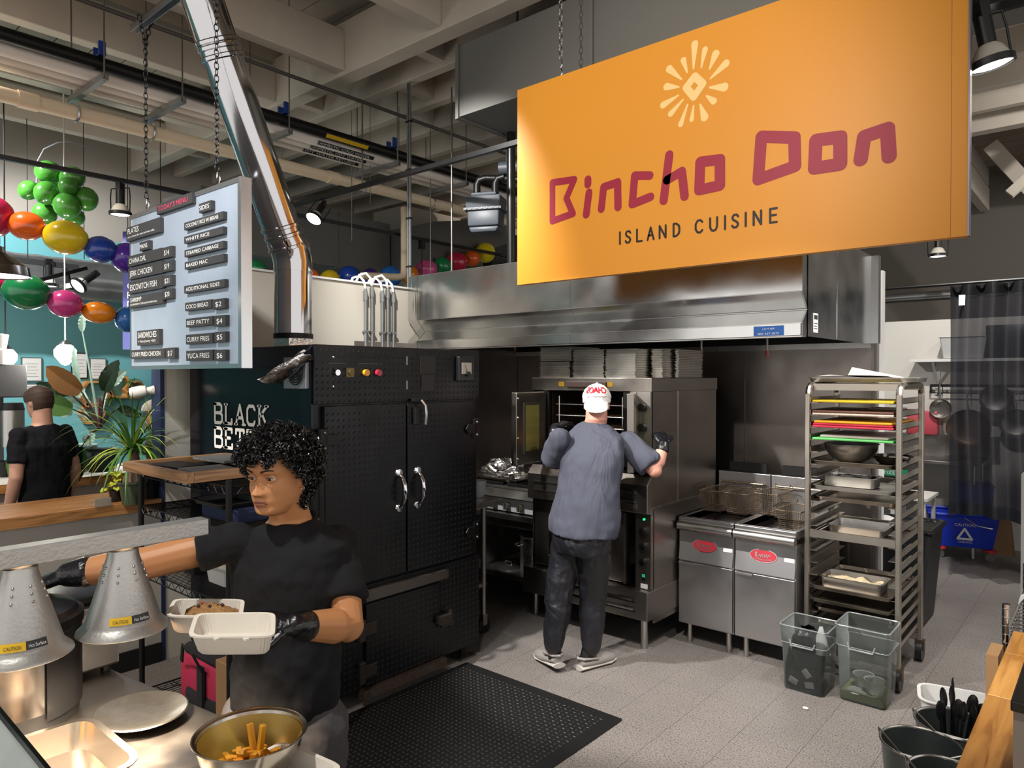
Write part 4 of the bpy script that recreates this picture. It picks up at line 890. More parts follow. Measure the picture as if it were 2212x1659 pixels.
FONT = {'I': [[(.0, 0), (.0, 1)]], 'S': [[(.52, .82), (.4, .97), (.16, .97), (.04, .8), (.1, .62), (.42, .42), (.52, .24), (.4, .04), (.14, .03), (.02, .18)]],
 'L': [[(0, 1), (0, 0), (.5, 0)]], 'A': [[(0, 0), (.3, 1), (.6, 0)], [(.12, .36), (.48, .36)]], 'N': [[(0, 0), (0, 1), (.58, 0), (.58, 1)]],
 'D': [[(0, 0), (0, 1), (.25, 1), (.5, .8), (.55, .5), (.5, .2), (.25, 0), (0, 0)]], 'C': [[(.62, .82), (.45, .98), (.2, .95), (.03, .7), (.03, .3), (.2, .05), (.45, .02), (.62, .18)]],
 'U': [[(0, 1), (0, .3), (.12, .06), (.3, 0), (.48, .06), (.6, .3), (.6, 1)]], 'E': [[(.5, 1), (0, 1), (0, 0), (.5, 0)], [(0, .52), (.44, .52)]]}
zb = sg(562, 1550)[1]; ze = sg(1690, 1388)[1]; caph = .066
for ch, cx in zip('ISLANDCUISINE', (562, 601, 684, 760, 846, 946, 1102, 1208, 1315, 1364, 1463, 1520, 1638)):
    x0 = sg(cx, 1500)[0]; b = B()
    for st in FONT[ch]: stroke(b, [(x0 + a * caph * .95, zb + (ze - zb) * (cx - 562) / 1100 * .0 + c * caph) for a, c in st], .0115, O3, UX, UZ, n=5)
    part(sign, 'letter', b, INK, 'black capital ' + ch, smooth=False)
RAYS = [(1088, 298, 1098, 112, 27), (1143, 290, 1172, 152, 22), (1202, 300, 1250, 182, 28), (1205, 368, 1325, 252, 27), (1200, 428, 1315, 425, 30), (1178, 485, 1236, 528, 24), (1135, 545, 1170, 646, 29), (1090, 555, 1075, 662, 17), (1048, 545, 995, 696, 20), (1018, 510, 922, 620, 22), (985, 482, 868, 556, 26), (988, 425, 892, 422, 27), (1005, 372, 912, 292, 27), (1045, 325, 1015, 228, 22)]
for (ix, iy, ox, oy, hw) in RAYS:
    a = Vector(sg(ix, iy)); c = Vector(sg(ox, oy)); d = (c - a).normalized(); r = hw * .3014 * 3.95 / 1534 * .95; cc = c - d * r * .2
    n_ = Vector((-d.y, d.x)); P = [tuple(a - n_ * .004), ]
    for k in range(9): t = -pi / 2 + pi * k / 8; e = d * cos(t) + n_ * sin(t); P.append(tuple(cc + e * r))
    P.append(tuple(a + n_ * .004))
    part(sign, 'sun_ray', B().prism([(x, z) for x, z in P], (0, SY - .0006, 0), UX, UZ, -.0004), PALE, smooth=False)
b = B(); stroke(b, [sg(1098, 349), sg(1156, 402), sg(1092, 496), sg(1036, 428)], .040, O3, UX, UZ, closed=True, n=8)
part(sign, 'sun_diamond', b, PALE, smooth=False)
for x, lab in ((sg(122, 0)[0], 'chain'), (-.75, 'chain')):
    ch = T('sign_chain', 'steel chain holding the ' + ('left' if x < -2 else 'right') + ' end of the orange sign', 'chain', (x, SY + .02, sz1), group='sign chains', world=True)
    part(ch, 'links', chain(B(), (x, SY + .02, 3.70), (x, SY + .02, 4.3)), STEEL, kind='stuff')
    part(ch, 's_hook', B().tube([(x + .012 * sin(t * 1.0) * (1 if t < pi else -1), SY + .02, 3.60 + .10 * t / (2 * pi)) for t in [2 * pi * k / 12 for k in range(13)]], .004, 6), CHROME)
# ================================================================== MENU BOARD
MY = 1.75
def mp(x, y): p = G(270 + x * .2532, 390 + y * .2532, Y=MY); return (p.x, p.z)
menu = T('menu_board', 'galvanised metal menu board with black label strips hung on chains', 'menu board', (-3.86, MY, 1.845), world=True)
part(menu, 'sheet', B().bx(-4.495, MY, 1.848, -3.23, MY + .02, 2.75), M('galvanised_spangle', '#c3cedb', .42, .45, var=(90, .6, '#aab7c8'), rvar=.08), smooth=False)
FRM = M('frame_silver', '#d0d2d4', .25, .9)
for nm, q in (('top', (-4.49, MY - .006, 2.738, -3.235, MY + .024, 2.76)), ('bot', (-4.49, MY - .006, 1.84, -3.235, MY + .024, 1.862)), ('l', (-4.51, MY - .006, 1.84, -4.49, MY + .024, 2.76)), ('r', (-3.235, MY - .006, 1.84, -3.205, MY + .05, 2.76))):
    part(menu, 'frame_strip', B().bx(*q), FRM, smooth=False)
CHK = M('menu_tile_black', '#3b3a3a', .6, var=(9, .4, '#4a4845')); TXW = M('menu_white', '#f2f0ea', .6); TXP = M('menu_pink', '#e0476a', .6)
TL = [((305, 297), (607, 103), "TODAY'S MENU", None, TXP), ((668, 285), (770, 173), 'SIDES', None, TXW), ((45, 527), (332, 317), 'PLATES', 'your choice of a main and two sides', TXW), ((540, 430), (873, 267), 'COCONUT RICE W/ BEANS', None, TXW),
 ((540, 545), (873, 395), 'WHITE RICE', None, TXW), ((543, 660), (875, 518), 'STEAMED CABBAGE', None, TXW), ((545, 763), (877, 627), 'BAKED MAC', None, TXW), ((158, 608), (237, 512), 'MAINS', None, TXW),
 ((58, 742), (347, 577), 'CHANA DAL', None, TXW), ((350, 672), (432, 560), '$14', None, TXW), ((62, 852), (350, 688), 'JERK CHICKEN', None, TXW), ((353, 787), (433, 680), '$19', None, TXW), ((65, 972), (352, 812), 'ESCOVITCH FISH', None, TXW), ((355, 908), (434, 806), '$21', None, TXW),
 ((68, 1092), (355, 950), 'SHRIMP', '(GREEN SEASONING)', TXW), ((358, 1018), (434, 922), '$20', None, TXW), ((540, 967), (885, 843), 'ADDITIONAL SIDES', None, TXW), ((548, 1117), (773, 1015), 'COCO BREAD', None, TXW), ((783, 1105), (887, 1005), '$2', None, TXW), ((555, 1255), (783, 1157), 'BEEF PATTY', None, TXW), ((795, 1250), (893, 1147), '$4', None, TXW),
 ((555, 1400), (782, 1300), 'CURRY FRIES', None, TXW), ((797, 1383), (893, 1287), '$5', None, TXW), ((557, 1540), (783, 1443), 'YUCA FRIES', None, TXW), ((797, 1540), (893, 1443), '$6', None, TXW), ((137, 1410), (325, 1267), 'SANDWICHES', '+ fries (curry +$1)', TXW), ((80, 1522), (372, 1432), 'CURRY FRIED CHICKEN', None, TXW), ((382, 1522), (460, 1425), '$17', None, TXW)]
for lb_, rt_, s, s2, tm in TL:
    (xa, za), (xb, zb_) = mp(*lb_), mp(*rt_); h = zb_ - za; w = xb - xa
    t = part(menu, 'label_strip', B().bx(xa, MY - .022, za, xb, MY, zb_), CHK, smooth=False)
    full = s in ('COCO BREAD', 'BEEF PATTY', 'CURRY FRIES', 'YUCA FRIES', 'ADDITIONAL SIDES', 'CURRY FRIED CHICKEN', "TODAY'S MENU", 'SANDWICHES', 'COCONUT RICE W/ BEANS')
    tw = w * .84 if full else min(w * .84, .0215 * len(s) * 1.2); th = min(h * .5, .06)
    if s[0] == '$': tw = w * .5; th = h * .5
    if s in ('MAINS', 'SIDES'): tw = w * .8
    zt = za + (h - th) / 2 if not s2 else za + h * .5
    if s2: th *= .8
    tb = text(B(), s, (xa + (w - tw) / 2 if s[0] == '$' else xa + w * .05, MY - .0225, zt), UX, UZ, th, tw)
    if s2: text(tb, s2, (xa + w * .05, MY - .0225, za + h * .2), UX, UZ, h * .16, w * .8)
    part(t, 'lettering', tb, tm, kind='stuff', smooth=False)
barz = 3.83
ub = one('strut_bar', B().bx(-4.45, MY - .02, barz, -2.4, MY - .016, barz + .04).bx(-4.45, MY + .016, barz, -2.4, MY + .02, barz + .04).bx(-4.45, MY - .02, barz + .037, -2.4, MY + .02, barz + .041), GALV, 'galvanised strut bar carrying the menu board chains', 'strut', smooth=False)
for px, lab in ((316, 'left'), (469, 'right')):
    x = G(px, 420, Y=MY).x
    ch = T('menu_chain', 'dark steel chain holding the ' + lab + ' corner of the menu board', 'chain', (x, MY + .01, 2.76), group='menu board chains', world=True)
    part(ch, 'links', chain(B(), (x, MY, 2.83), (x, MY, 3.72), .04, .0028), BLACK, kind='stuff')
    part(ch, 'top_loop', chain(chain(B(), (x, MY, 3.71), (x, MY - .035, 3.87), .04, .0028), (x, MY, 3.71), (x, MY + .035, 3.87), .04, .0028), BLACK, kind='stuff')
    part(ch, 'snap_hook', B().tube([(x + cos(t) * .016, MY + .008, 2.80 + sin(t) * .035) for t in [2 * pi * k / 12 for k in range(12)]], .004, 6, closed=True), CHROME)
# ================================================================== SHEET-PAN RACK
rk = T('sheet_pan_rack', 'tall aluminium sheet-pan rack on casters loaded with trays and cutting boards', 'rack', (-1.22, 4.8, 0), world=True)
rx0, rx1, ry0, ry1, rz = -1.458, -.955, 4.50, 5.09, 1.745
RA = M('rack_aluminium', '#b7b0a6', .36, 1.0, var=(5, .5, '#94897b'), rvar=.06)
for y in (ry0, ry1):
    for x, s in ((rx0, 1), (rx1, -1)):
        part(rk, 'post', B().bx(x - .014, y - .02, .12, x + .014, y + .02, rz - .05), RA, smooth=False, bevel=.004)
for x in (rx0, rx1):
    part(rk, 'top_bow', B().tube([(x, ry0, rz - .06), (x, ry0 + .012, rz - .022), (x, ry0 + .045, rz), (x, ry1 - .045, rz), (x, ry1 - .012, rz - .022), (x, ry1, rz - .06)], .019, 8), RA)
for y in (ry0 + .06, ry1 - .06): part(rk, 'top_bar', B().bar((rx0, y, rz - .01), (rx1, y, rz - .01), .025, .04), RA, smooth=False)
for y in (ry0, ry1):
    for z in (.84, .15): part(rk, 'cross_bar', B().bar((rx0, y, z), (rx1, y, z), .02, .045), RA, smooth=False)
for i in range(20):
    z = 1.655 - .0755 * i
    for x, s in ((rx0, 1), (rx1, -1)):
        part(rk, 'rail', B().bx(x + s * .012, ry0, z - .018, x + s * .016, ry1, z + .018).bx(x + s * .012, ry0 + .01, z - .018, x + s * .055, ry1 - .01, z - .014), RA, smooth=False)
for x in (rx0, rx1):
    for y in (ry0, ry1):
        c = part(rk, 'caster', B().cyl((x - .018, y, .062), (x + .018, y, .062), .062, n=20), BLACKP); part(c, 'fork', B().bx(x - .026, y - .022, .07, x + .026, y + .022, .135), M('fork_rust', '#54473d', .5, .7), smooth=False)
gR = 'sheet pans in the rack'
def sheet(z, lab, mat=ALU, dy=0.0, L=.44):
    return one('sheet_pan', B().pan(((rx0 + rx1) / 2, (ry0 + ry1) / 2 + dy, z), L, .60, .022, lip=.008), mat, lab, 'sheet pan', gR)
def slot(z): i = round((1.655 - z) / .0755); return 1.655 - .0755 * i - .0135
one('sheet_pan', B().pan((-1.2, 4.83, rz + .02), .60, .42, .024, lip=.01, rz=R(4)), ALU, 'aluminium sheet pan with papers lying on top of the rack', 'sheet pan', gR)
pp = M('parchment', '#d8cfc4', .8)
one('parchment', B().grid(lambda u, v: (-1.47 + .42 * u, 4.66 + .36 * v, rz + .05 + .012 * sin(3 * u + 2 * v) + .02 * (u - .5) ** 2), 8, 8), pp, 'curled parchment sheet on the top pan', 'paper')
one('parchment', B().add([(-1.33, 4.86, rz + .06), (-.98, 4.7, rz + .048), (-.98, 4.74, rz + .05), (-1.32, 4.92, rz + .115)], [(0, 1, 2, 3)]), pp, 'upturned corner of parchment leaning on the top pan', 'paper')
def board(z, col, lab, w=.45, t=.013, dx=0, y0=-.01, y1=.58):
    nm = 'board_' + col.strip('#')
    return one('cutting_board', B().bx((rx0 + rx1) / 2 - w / 2 + dx, ry0 + y0, z, (rx0 + rx1) / 2 + w / 2 + dx, ry0 + y1, z + t), M(nm, col, .5, bump=(60, .1)), lab, 'cutting board', 'cutting boards in the rack', bevel=.004)
board(slot(1.66), '#d8b92e', 'yellow cutting board in the top slot of the rack')
z = slot(1.58); board(z, '#d9c9b8', 'white cutting board under the brown one'); board(z + .014, '#6e4a40', 'brown cutting board lying on the white one'); board(z + .028, '#a89c92', 'small grey cutting board at the back of the brown one', .18, .01, .1, .3, .5)
z = slot(1.51); board(z, '#c8324a', 'red cutting board under the amber one'); board(z + .014, '#b8253d', 'second red cutting board just below the amber one', .44); board(z + .028, '#e0a01f', 'amber cutting board lying on two red ones', .43)
z = slot(1.40); board(z, '#5fb763', 'green cutting board under the grey one'); board(z + .014, '#b5b0a6', 'pale grey cutting board lying on the green one', .38, .014, 0, .03, .52)
zz = slot(1.26); sheet(zz, 'browned sheet pan holding the steel bowl and frying pan', ALUD)
one('mixing_bowl', B().bowl([(.06, 0), (.11, .025), (.145, .07), (.155, .115), (.163, .117)], (-1.27, 4.72, zz + .004), 32), STEEL, 'steel mixing bowl on the rack under the green board', 'bowl')
fp = T('frying_pan', 'dark frying pan behind the steel bowl on the rack', 'pan', (-1.05, 4.78, zz + .004))
part(fp, 'body', B().bowl([(.07, 0), (.085, .012), (.105, .05), (.11, .052)], n=24), M('pan_dark', '#4a4744', .4, .9)); part(fp, 'handle', B().tube([(.09, -.05, .045), (.03, -.22, .075), (.02, -.27, .078)], [.009, .007, .011], 8), STEELD)
zz = slot(1.10); sheet(zz, 'bright sheet pan carrying a small pan and crumpled paper')
one('steam_pan', B().pan((-1.27, 4.74, zz + .006), .30, .18, .06), STEEL, 'shallow steel pan on the bright sheet pan in the rack', 'pan')
one('paper_wrap', B().grid(lambda u, v: (-1.36 + .2 * u, 4.68 + .12 * v, zz + .065 + .02 * noise.noise(Vector((u * 5, v * 5, 2)))), 10, 8), pp, 'crumpled paper in the shallow steel pan', 'paper', ang=10)
sheet(slot(1.03), 'dark sheet pan right under the bright one', ALUD, .06)
zz = slot(.79); sheet(zz, 'browned sheet pan below the rack cross bar', ALUD, .02)
one('steam_pan', B().pan((-1.24, 4.82, zz + .006), .32, .26, .05), STEEL, 'steel pan just below the rack cross bar', 'pan')
zz = slot(.53); sheet(zz, 'sheet pan carrying the pan of breadcrumbs', ALUD, -.03)
one('steam_pan', B().pan((-1.22, 4.62, zz + .006), .34, .20, .065), STEEL, 'steel pan of breadcrumbs low in the rack', 'pan')
one('breadcrumbs', B().grid(lambda u, v: (-1.38 + .32 * u, 4.535 + .17 * v, zz + .045 + .02 * noise.noise(Vector((u * 6, v * 5, 7))) + .006 * noise.noise(Vector((u * 30, v * 22, 1)))), 30, 18), M('crumb', '#d9c6a2', .9, bump=(90, .6)), 'pale breadcrumbs in the low steel pan', 'breadcrumbs', kind='stuff')
sheet(slot(.44), 'sheet pan directly under the breadcrumb tray', ALUD, -.04); sheet(slot(.37), 'third lowest sheet pan in the rack', ALUD, .05); sheet(slot(.30), 'lowest sheet pan in the rack, behind the clear bins', ALU, .05)
# ================================================================== CLEAR BINS
CLR = clear('bin_clear', '#dfe2e0', .08, .90, '#8f9492')
def bin_(cx, cy, L, Wd, h, lab, rz=0.0):
    t = T('food_bin', lab, 'bin', (cx, cy, 0), rz, 'clear food bins on the floor')
    def ring(k, z, r=.025):
        P = []
        for qx, qy, a0 in ((1, 1, 0), (-1, 1, 90), (-1, -1, 180), (1, -1, 270)):
            for a in (0, 30, 60, 90): P.append((qx * (L / 2 * k - r) + cos(R(a0 + a)) * r, qy * (Wd / 2 * k - r) + sin(R(a0 + a)) * r, z))
        return P
    b = B(); rs = [(.86, 0), (.88, .006), (.96, h * .72), (1.0, h * .74), (1.02, h)]; rr = [ring(k, z) for k, z in rs]
    for r_ in rr: b.v += r_
    for i in range(len(rr) - 1):
        for k in range(16): b.f.append((i * 16 + k, i * 16 + (k + 1) % 16, (i + 1) * 16 + (k + 1) % 16, (i + 1) * 16 + k))
    b.f.append(tuple(reversed(range(16))))
    part(t, 'tub', b, CLR)
    part(t, 'rim', B().tube(ring(1.03, h), .004, 6, closed=True), M('bin_edge', '#9fa5a4', .15, alpha=.45))
    part(t, 'shoulder', B().tube(ring(1.0, h * .735), .0025, 5, closed=True), M('bin_edge', '#c6cbca'))
    for s in (-1, 1): part(t, 'grip', B().tube([(-.07, s * Wd / 2 * 1.02, h * .8), (-.06, s * (Wd / 2 + .012), h * .72), (.06, s * (Wd / 2 + .012), h * .72), (.07, s * Wd / 2 * 1.02, h * .8)], .005, 6), M('bin_edge', '#c6cbca'))
    return t
bin_(-1.36, 4.24, .255, .25, .37, 'clear plastic bin half full of black plastic waste')
bin_(-1.065, 4.30, .27, .26, .42, 'taller clear plastic bin with cloudy liquid and cups')
def bag(u, v):
    t = 2 * pi * u; r = .095 * (1 + .25 * noise.noise(Vector((cos(t) * 1.7, sin(t) * 1.7, v * 3)))) * (sin(pi * min(.999, .12 + v * .85)) ** .4)
    return (-1.37 + cos(t) * r, 4.24 + sin(t) * r, .012 + .33 * v + .02 * noise.noise(Vector((u * 9, v * 9, 3))))
one('waste_bag', B().grid(bag, 30, 18, wrap=True), M('bag_black', '#17181a', .3, bump=(25, .8)), 'crumpled black plastic film inside the shorter clear bin', 'plastic bag', ang=15)
one('plastic_bag', B().grid(lambda u, v: (-1.29 + .045 * cos(2 * pi * u) * (1.2 - v), 4.22 + .04 * sin(2 * pi * u) * (1.2 - v), .22 + .15 * v), 14, 6, wrap=True), clear('film_clear', '#dfe0e0', .15, .6), 'clear plastic bag end sticking up in the shorter bin', 'plastic bag')
wp_ = M('tub_white', '#cfc8c4', .5)
for i, (x, y, z, r_) in enumerate(((-1.42, 4.145, .05, 20), (-1.345, 4.14, .11, 50), (-1.33, 4.145, .045, -10))):
    one('paper_scrap', B().box((x, y, z), (.05, .004, .035), Matrix.Rotation(R(r_), 3, 'Y')), wp_, ('white scrap low in the shorter bin', 'curled white scrap halfway up the shorter bin', 'white cup piece at the bin bottom')[i], 'scrap', bevel=.001)
LIQ = M('cloudy_liquid', '#aab07c', .15, alpha=.55)
one('bin_liquid', B().bx(-1.175, 4.195, .008, -.955, 4.405, .05), LIQ, 'cloudy yellow-green liquid at the bottom of the taller bin', 'liquid', smooth=False)
for i, (x, y, z) in enumerate(((-1.09, 4.32, .05), (-1.02, 4.27, .052))):
    one('deli_cup', B().bowl([(.04, 0), (.052, .07), (.056, .072)], (x, y, z), 20, th=.0015), clear('cup_cloud', '#e2e4de', .2, .65) if i == 0 else MATS['cup_cloud'], ('cup standing at the back in the taller bin', 'cup standing nearer in the taller bin')[i], 'cup')
one('deli_cover', B().lathe([(.0001, .004), (.05, .004), (.056, 0)], (-1.1, 4.235, .053), 22), MATS['cup_cloud'], 'round clear lid floating in the taller bin', 'lid')
# ================================================================== MAT
mat_ = one('anti_fatigue_mat', B().prism([(-3.1, 1.15), (-1.965, 1.15), (-1.965, 3.18), (-3.1, 3.18)], (0, 0, .0005), (1, 0, 0), (0, 1, 0), .012), M('mat_black', '#121213', .55), 'black rubber mat with raised tread on the kitchen floor', 'mat', bevel=.006)
part(mat_, 'tread_pattern', lugs((-3.06, 1.2, .0126), (1, 0, 0), (0, 1, 0), 1.05, 1.93, .0295, .0105, .0035, .0025, 90, .01, True), M('mat_lug', '#3b3836', .4), kind='stuff', smooth=False)
# floor litter
lt = M('crumb', '#d9c6a2')
one('food_scrap', B().sph((-1.28, 3.93, .008), (.016, .01, .008), 8, 6), WHITE, 'small white scrap on the floor in front of the taller bin', 'scrap')
# ================================================================== RIGHT SIDE: counter, buckets, wire shelf
OAK = wood('counter_oak', '#b0762f', '#d79f56', axis=1, scale=2.2, rough=.35, coat=.4)
OAK2 = wood('counter_oak_dark', '#94602a', '#c08a48', axis=1, scale=2.6, rough=.35, coat=.4)
ct = T('wooden_counter', 'oak block counter along the right edge', 'counter', (0, 2, .0), world=True)
random.seed(5); k = 0
for i in range(8):
    y = -.6 + random.uniform(-.3, 0)
    while y < 2.98:
        L = random.uniform(.35, .7); x = -.275 + i * .11
        part(ct, 'stave', B().bx(x + .0006, max(y, -.6) + .0006, .88, x + .1094, min(y + L, 2.98) - .0006, .922), OAK if random.random() < .7 else OAK2, smooth=False, bevel=.0008, seg=1); y += L
part(ct, 'base_cabinet', B().bx(-.12, -.6, .0, .6, 2.95, .88), BLACKM, smooth=False)
bs = T('counter_stand', 'grey panel with black top cap standing on the oak counter', 'stand', G(2200, 1520, d=1.45).to_tuple()[:2] + (.922,), world=True)
q = G(2189, 1510, d=1.42); part(bs, 'panel', B().bx(q.x, q.y, .923, q.x + .02, q.y + .25, q.z - .02), M('panel_grey', '#6f6a64', .5), smooth=False); part(bs, 'top_cap', B().bx(q.x - .004, q.y - .01, q.z - .022, q.x + .03, q.y + .26, q.z), BLACKP, smooth=False, bevel=.003)
ZN = M('bucket_zinc', '#6d7674', .32, .9, var=(7, .5, '#586260'))
def bucket(x, y, r, h, lab, z=0.0):
    t = T('metal_bucket', lab, 'bucket', (x, y, z), 0, 'galvanised buckets by the counter')
    part(t, 'shell', B().bowl([(r * .72, 0), (r * .86, h * .5), (r * .885, h * .52), (r * .9, h * .54), (r * .985, h * .97)], n=40), ZN)
    part(t, 'rolled_rim', B().tube([(cos(a) * r, sin(a) * r, h * .985) for a in [2 * pi * k / 40 for k in range(40)]], .005, 6, closed=True), STEEL)
    part(t, 'bail_handle', B().tube([(-r * 1.01, -.01, h * .93), (-r * 1.05, -.01, h * 1.05), (-r * .9, -.03, h * 1.03), (-r * .3, -r * .97, h * 1.0), (r * .4, -r * .95, h * 1.0), (r * .98, -.1 * r, h * 1.01), (r * 1.01, 0, h * .93)], .0035, 6), STEEL)
    return t
q = G(1990, 1604, Z=.32); bucket(q.x, q.y, .148, .32, 'empty zinc bucket in front of the oak counter')
q = G(2045, 1668, Z=.36); bucket(q.x, q.y, .125, .36, 'zinc bucket lowest in view, cut by the counter')
q2 = G(2062, 1560, Z=.32); ub_ = bucket(q2.x, q2.y, .15, .32, 'zinc bucket filled with black serving utensils')
for i in range(11):
    a = random.uniform(0, 6.28); r0 = random.uniform(.01, .06); L = random.uniform(.30, .40); hx, hy = cos(a) * r0, sin(a) * r0; tx, ty = hx * 2.0 + random.uniform(-.04, .05), hy * 1.6 + random.uniform(-.03, .03)
    p0 = Vector((q2.x + hx, q2.y + hy, .012)); p1 = Vector((q2.x + tx, q2.y + ty, .012 + L)); u_ = T('serving_utensil', ('black serving spoon', 'black spatula', 'black tongs arm')[i % 3] + ' standing in the utensil bucket', 'utensil', p0, group='black utensils in the bucket', world=True)
    part(u_, 'handle', B().tube([p0, p0.lerp(p1, .6), p1], [.005, .007, .006], 6), BLACKP); d = (p1 - p0).normalized()
    part(u_, 'blade', B().sph(p1 + d * .03, (.022, .006, .045), 10, 6, d.to_track_quat('Z', 'X').to_matrix()), BLACKP)
q = G(2062, 1512, Z=.28); wt_ = T('plastic_tub', 'white rectangular plastic tub behind the utensil bucket', 'tub', (q.x, q.y + .05, 0))
part(wt_, 'tub', B().pan((0, 0, 0), .30, .22, .27, taper=.02, th=.003, lip=.012, cr=.05, rz=R(12)), M('tub_poly', '#c9c8c6', .4, alpha=.92))
cw = T('wire_cart', 'chrome wire shelf cart behind the far end of the oak counter', 'shelf', (-.1, 3.4, 0), world=True)
for x in (-.30, .15):
    for y in (3.02, 3.72):
        c = part(cw, 'post', B().cyl((x, y, .02), (x, y, 1.0), .0125, n=10), CHROME)
        for k in range(6): part(c, 'post_groove', B().lathe([(.0126, -.002), (.0135, 0), (.0126, .002)], (x, y, .985 - k * .03), 10), STEELD)
wb_ = B()
for i in range(15): wb_.tube([(-.30, 3.02 + i * .05, .88), (.15, 3.02 + i * .05, .88)], .003, 5)
wb_.tube([(-.30, 3.02, .88), (-.30, 3.72, .88)], .004, 5).tube([(-.30, 3.02, .90), (-.30, 3.72, .90)], .004, 5).tube([(.15, 3.02, .88), (.15, 3.72, .88)], .004, 5)
part(cw, 'wire_shelf', wb_, CHROME, kind='stuff')
one('cardboard_box', B().bx(-.34, 2.86, .45, -.305, 3.0, .86), M('cardboard', '#b08a62', .8, var=(6, .4, '#9c7650')), 'torn brown cardboard piece between counter and wire cart', 'cardboard', smooth=False)
one('folded_towel', B().grid(lambda u, v: (-.3 + .2 * u, 3.4 + .22 * v, .905 + .06 * sin(pi * u) * (1 - .3 * v) + .012 * sin(9 * u + 4 * v)), 10, 8), WHITE, 'white towel bundled on the wire cart', 'towel')
one('column_post', B().bx(-.52, 6.05, 0, -.30, 6.2, 1.12), M('panel_grey2', '#8f8d8a', .5), 'pale grey low post at the right edge of the back room', 'post', smooth=False)
# ================================================================== BACK ROOM
sh = T('wall_shelf', 'white wall shelf with bracket in the back room', 'shelf', (-1.2, 8.8, 1.92), world=True)
part(sh, 'shelf_board', B().bx(-1.73, 8.62, 1.955, .5, 8.95, 1.985), WHITE, smooth=False)
for x in (-1.52, -.3): part(sh, 'bracket', B().bx(x - .02, 8.93, 1.6, x + .02, 8.95, 1.955).bar((x, 8.94, 1.7), (x, 8.65, 1.95), .02, .02), WHITE, smooth=False)
pr = T('pot_rail', 'black wall rail with pan hooks under the white shelf', 'rail', (-1, 8.9, 1.7), world=True)
part(pr, 'rail_bar', B().bar((-1.58, 8.87, 1.70), (.3, 8.87, 1.70), .012, .03).bar((-1.58, 8.87, 1.62), (.3, 8.87, 1.62), .008, .012).bx(-1.585, 8.865, 1.62, -1.575, 8.95, 1.70), BLACK, smooth=False)
for x in (-1.5, -1.46, -1.2, -.95, -.8): part(pr, 'hook', B().tube([(x, 8.86, 1.70), (x, 8.85, 1.64), (x, 8.83, 1.60), (x, 8.80, 1.615)], .004, 5), BLACK)
def hang(px, py, r, lab, mat, dep=.06, Y=8.82):
    p = G(px, py, Y=Y); t = T('hanging_pan', lab, 'pan', p, group='pans hung on the back wall', world=True); q = Matrix.Rotation(R(90), 3, 'X')
    part(t, 'bowl', B().bowl([(r * .72, 0), (r * .9, dep * .4), (r, dep)], (p.x, p.y + .04, p.z), 28, rot=q, th=.004), mat)
    part(t, 'handle', B().tube([(p.x - .01, p.y, p.z + r * .95), (p.x - .02, p.y, p.z + r + .10), (p.x - .015, p.y, p.z + r + .17)], [.012, .008, .01], 8), mat)
hang(2034, 882, .105, 'small steel saucepan hung nearest the rack', STEEL, .1)
hang(2093, 926, .205, 'large browned wok seen through the dark curtain', M('wok_brown', '#6a5548', .45, .8, var=(8, .6, '#8d7868')), .08, 8.76)
hang(2152, 862, .15, 'steel frying pan high behind the curtain', STEELD); hang(2195, 915, .15, 'steel frying pan at the right edge behind the curtain', STEELD)
one('sharps_box', B().bx(-1.80, 8.83, 1.16, -1.50, 8.95, 1.42), M('red_plastic', '#c8505c', .4), 'red plastic wall box in the back room', 'box', bevel=.02)
one('storage_tub', B().pan((-1.25, 8.78, 1.99), .42, .28, .22, taper=.03), M('tub_poly', '#c9c8c6'), 'translucent storage tub on the white wall shelf', 'tub')
one('crate_stack', B().bx(-1.05, 8.66, 1.988, -.45, 8.93, 2.32), BLACKP, 'black crate on the wall shelf behind the curtain', 'crate', bevel=.01)
sc_ = T('steel_sink', 'steel work counter with back ledge in the back room', 'counter', (-1.6, 8.5, 0), world=True)
part(sc_, 'counter_top', B().bx(-2.6, 8.2, .915, -1.02, 8.93, .95), STEEL, smooth=False, bevel=.006); part(sc_, 'back_ledge', B().bx(-2.6, 8.88, .95, -.95, 8.94, 1.17), STEEL, smooth=False)
for x in (-2.5, -1.1):
    for y in (8.28, 8.85): part(sc_, 'leg', B().cyl((x, y, 0), (x, y, .915), .02, n=10), STEEL)
part(sc_, 'front_apron', B().bx(-2.6, 8.22, .62, -1.55, 8.26, .915), STEEL, smooth=False)
pls = part(sc_, 'sanitizer_sign', B().bx(-2.1, 8.205, .76, -1.66, 8.218, .83), M('sign_green', '#1d8a5c', .5), 'green SANITIZER strip', smooth=False); part(pls, 'lettering', text(B(), 'SANITIZER', (-2.02, 8.2045, .778), UX, UZ, .034, .28), LETW, kind='stuff', smooth=False)
one('small_table', B().bx(-1.62, 7.2, .68, -1.3, 7.72, .705).bx(-1.60, 7.22, 0, -1.57, 7.25, .68).bx(-1.35, 7.22, 0, -1.32, 7.25, .68).bx(-1.35, 7.66, 0, -1.32, 7.69, .68).bx(-1.60, 7.66, 0, -1.57, 7.69, .68), M('table_white', '#cdcac4', .5), 'white topped side table behind the rack', 'table', smooth=False)
tb = T('trash_bin', 'black rubbish bin with liner behind the rack', 'bin', (-1.2, 5.85, 0), world=True)
part(tb, 'bin_body', B().prism([(-.23, 0), (.19, 0), (.25, .70), (-.28, .70)], (-1.25, 6.15, 0), (1, 0, 0), (0, 0, 1), .50), M('bin_black', '#131416', .5), smooth=False, bevel=.02)
part(tb, 'liner', B().tube([(-1.53, 5.66, .70), (-1.0, 5.66, .70), (-1.0, 6.15, .70), (-1.53, 6.15, .70)], .025, 6, closed=True), M('bag_black', '#17181a'))
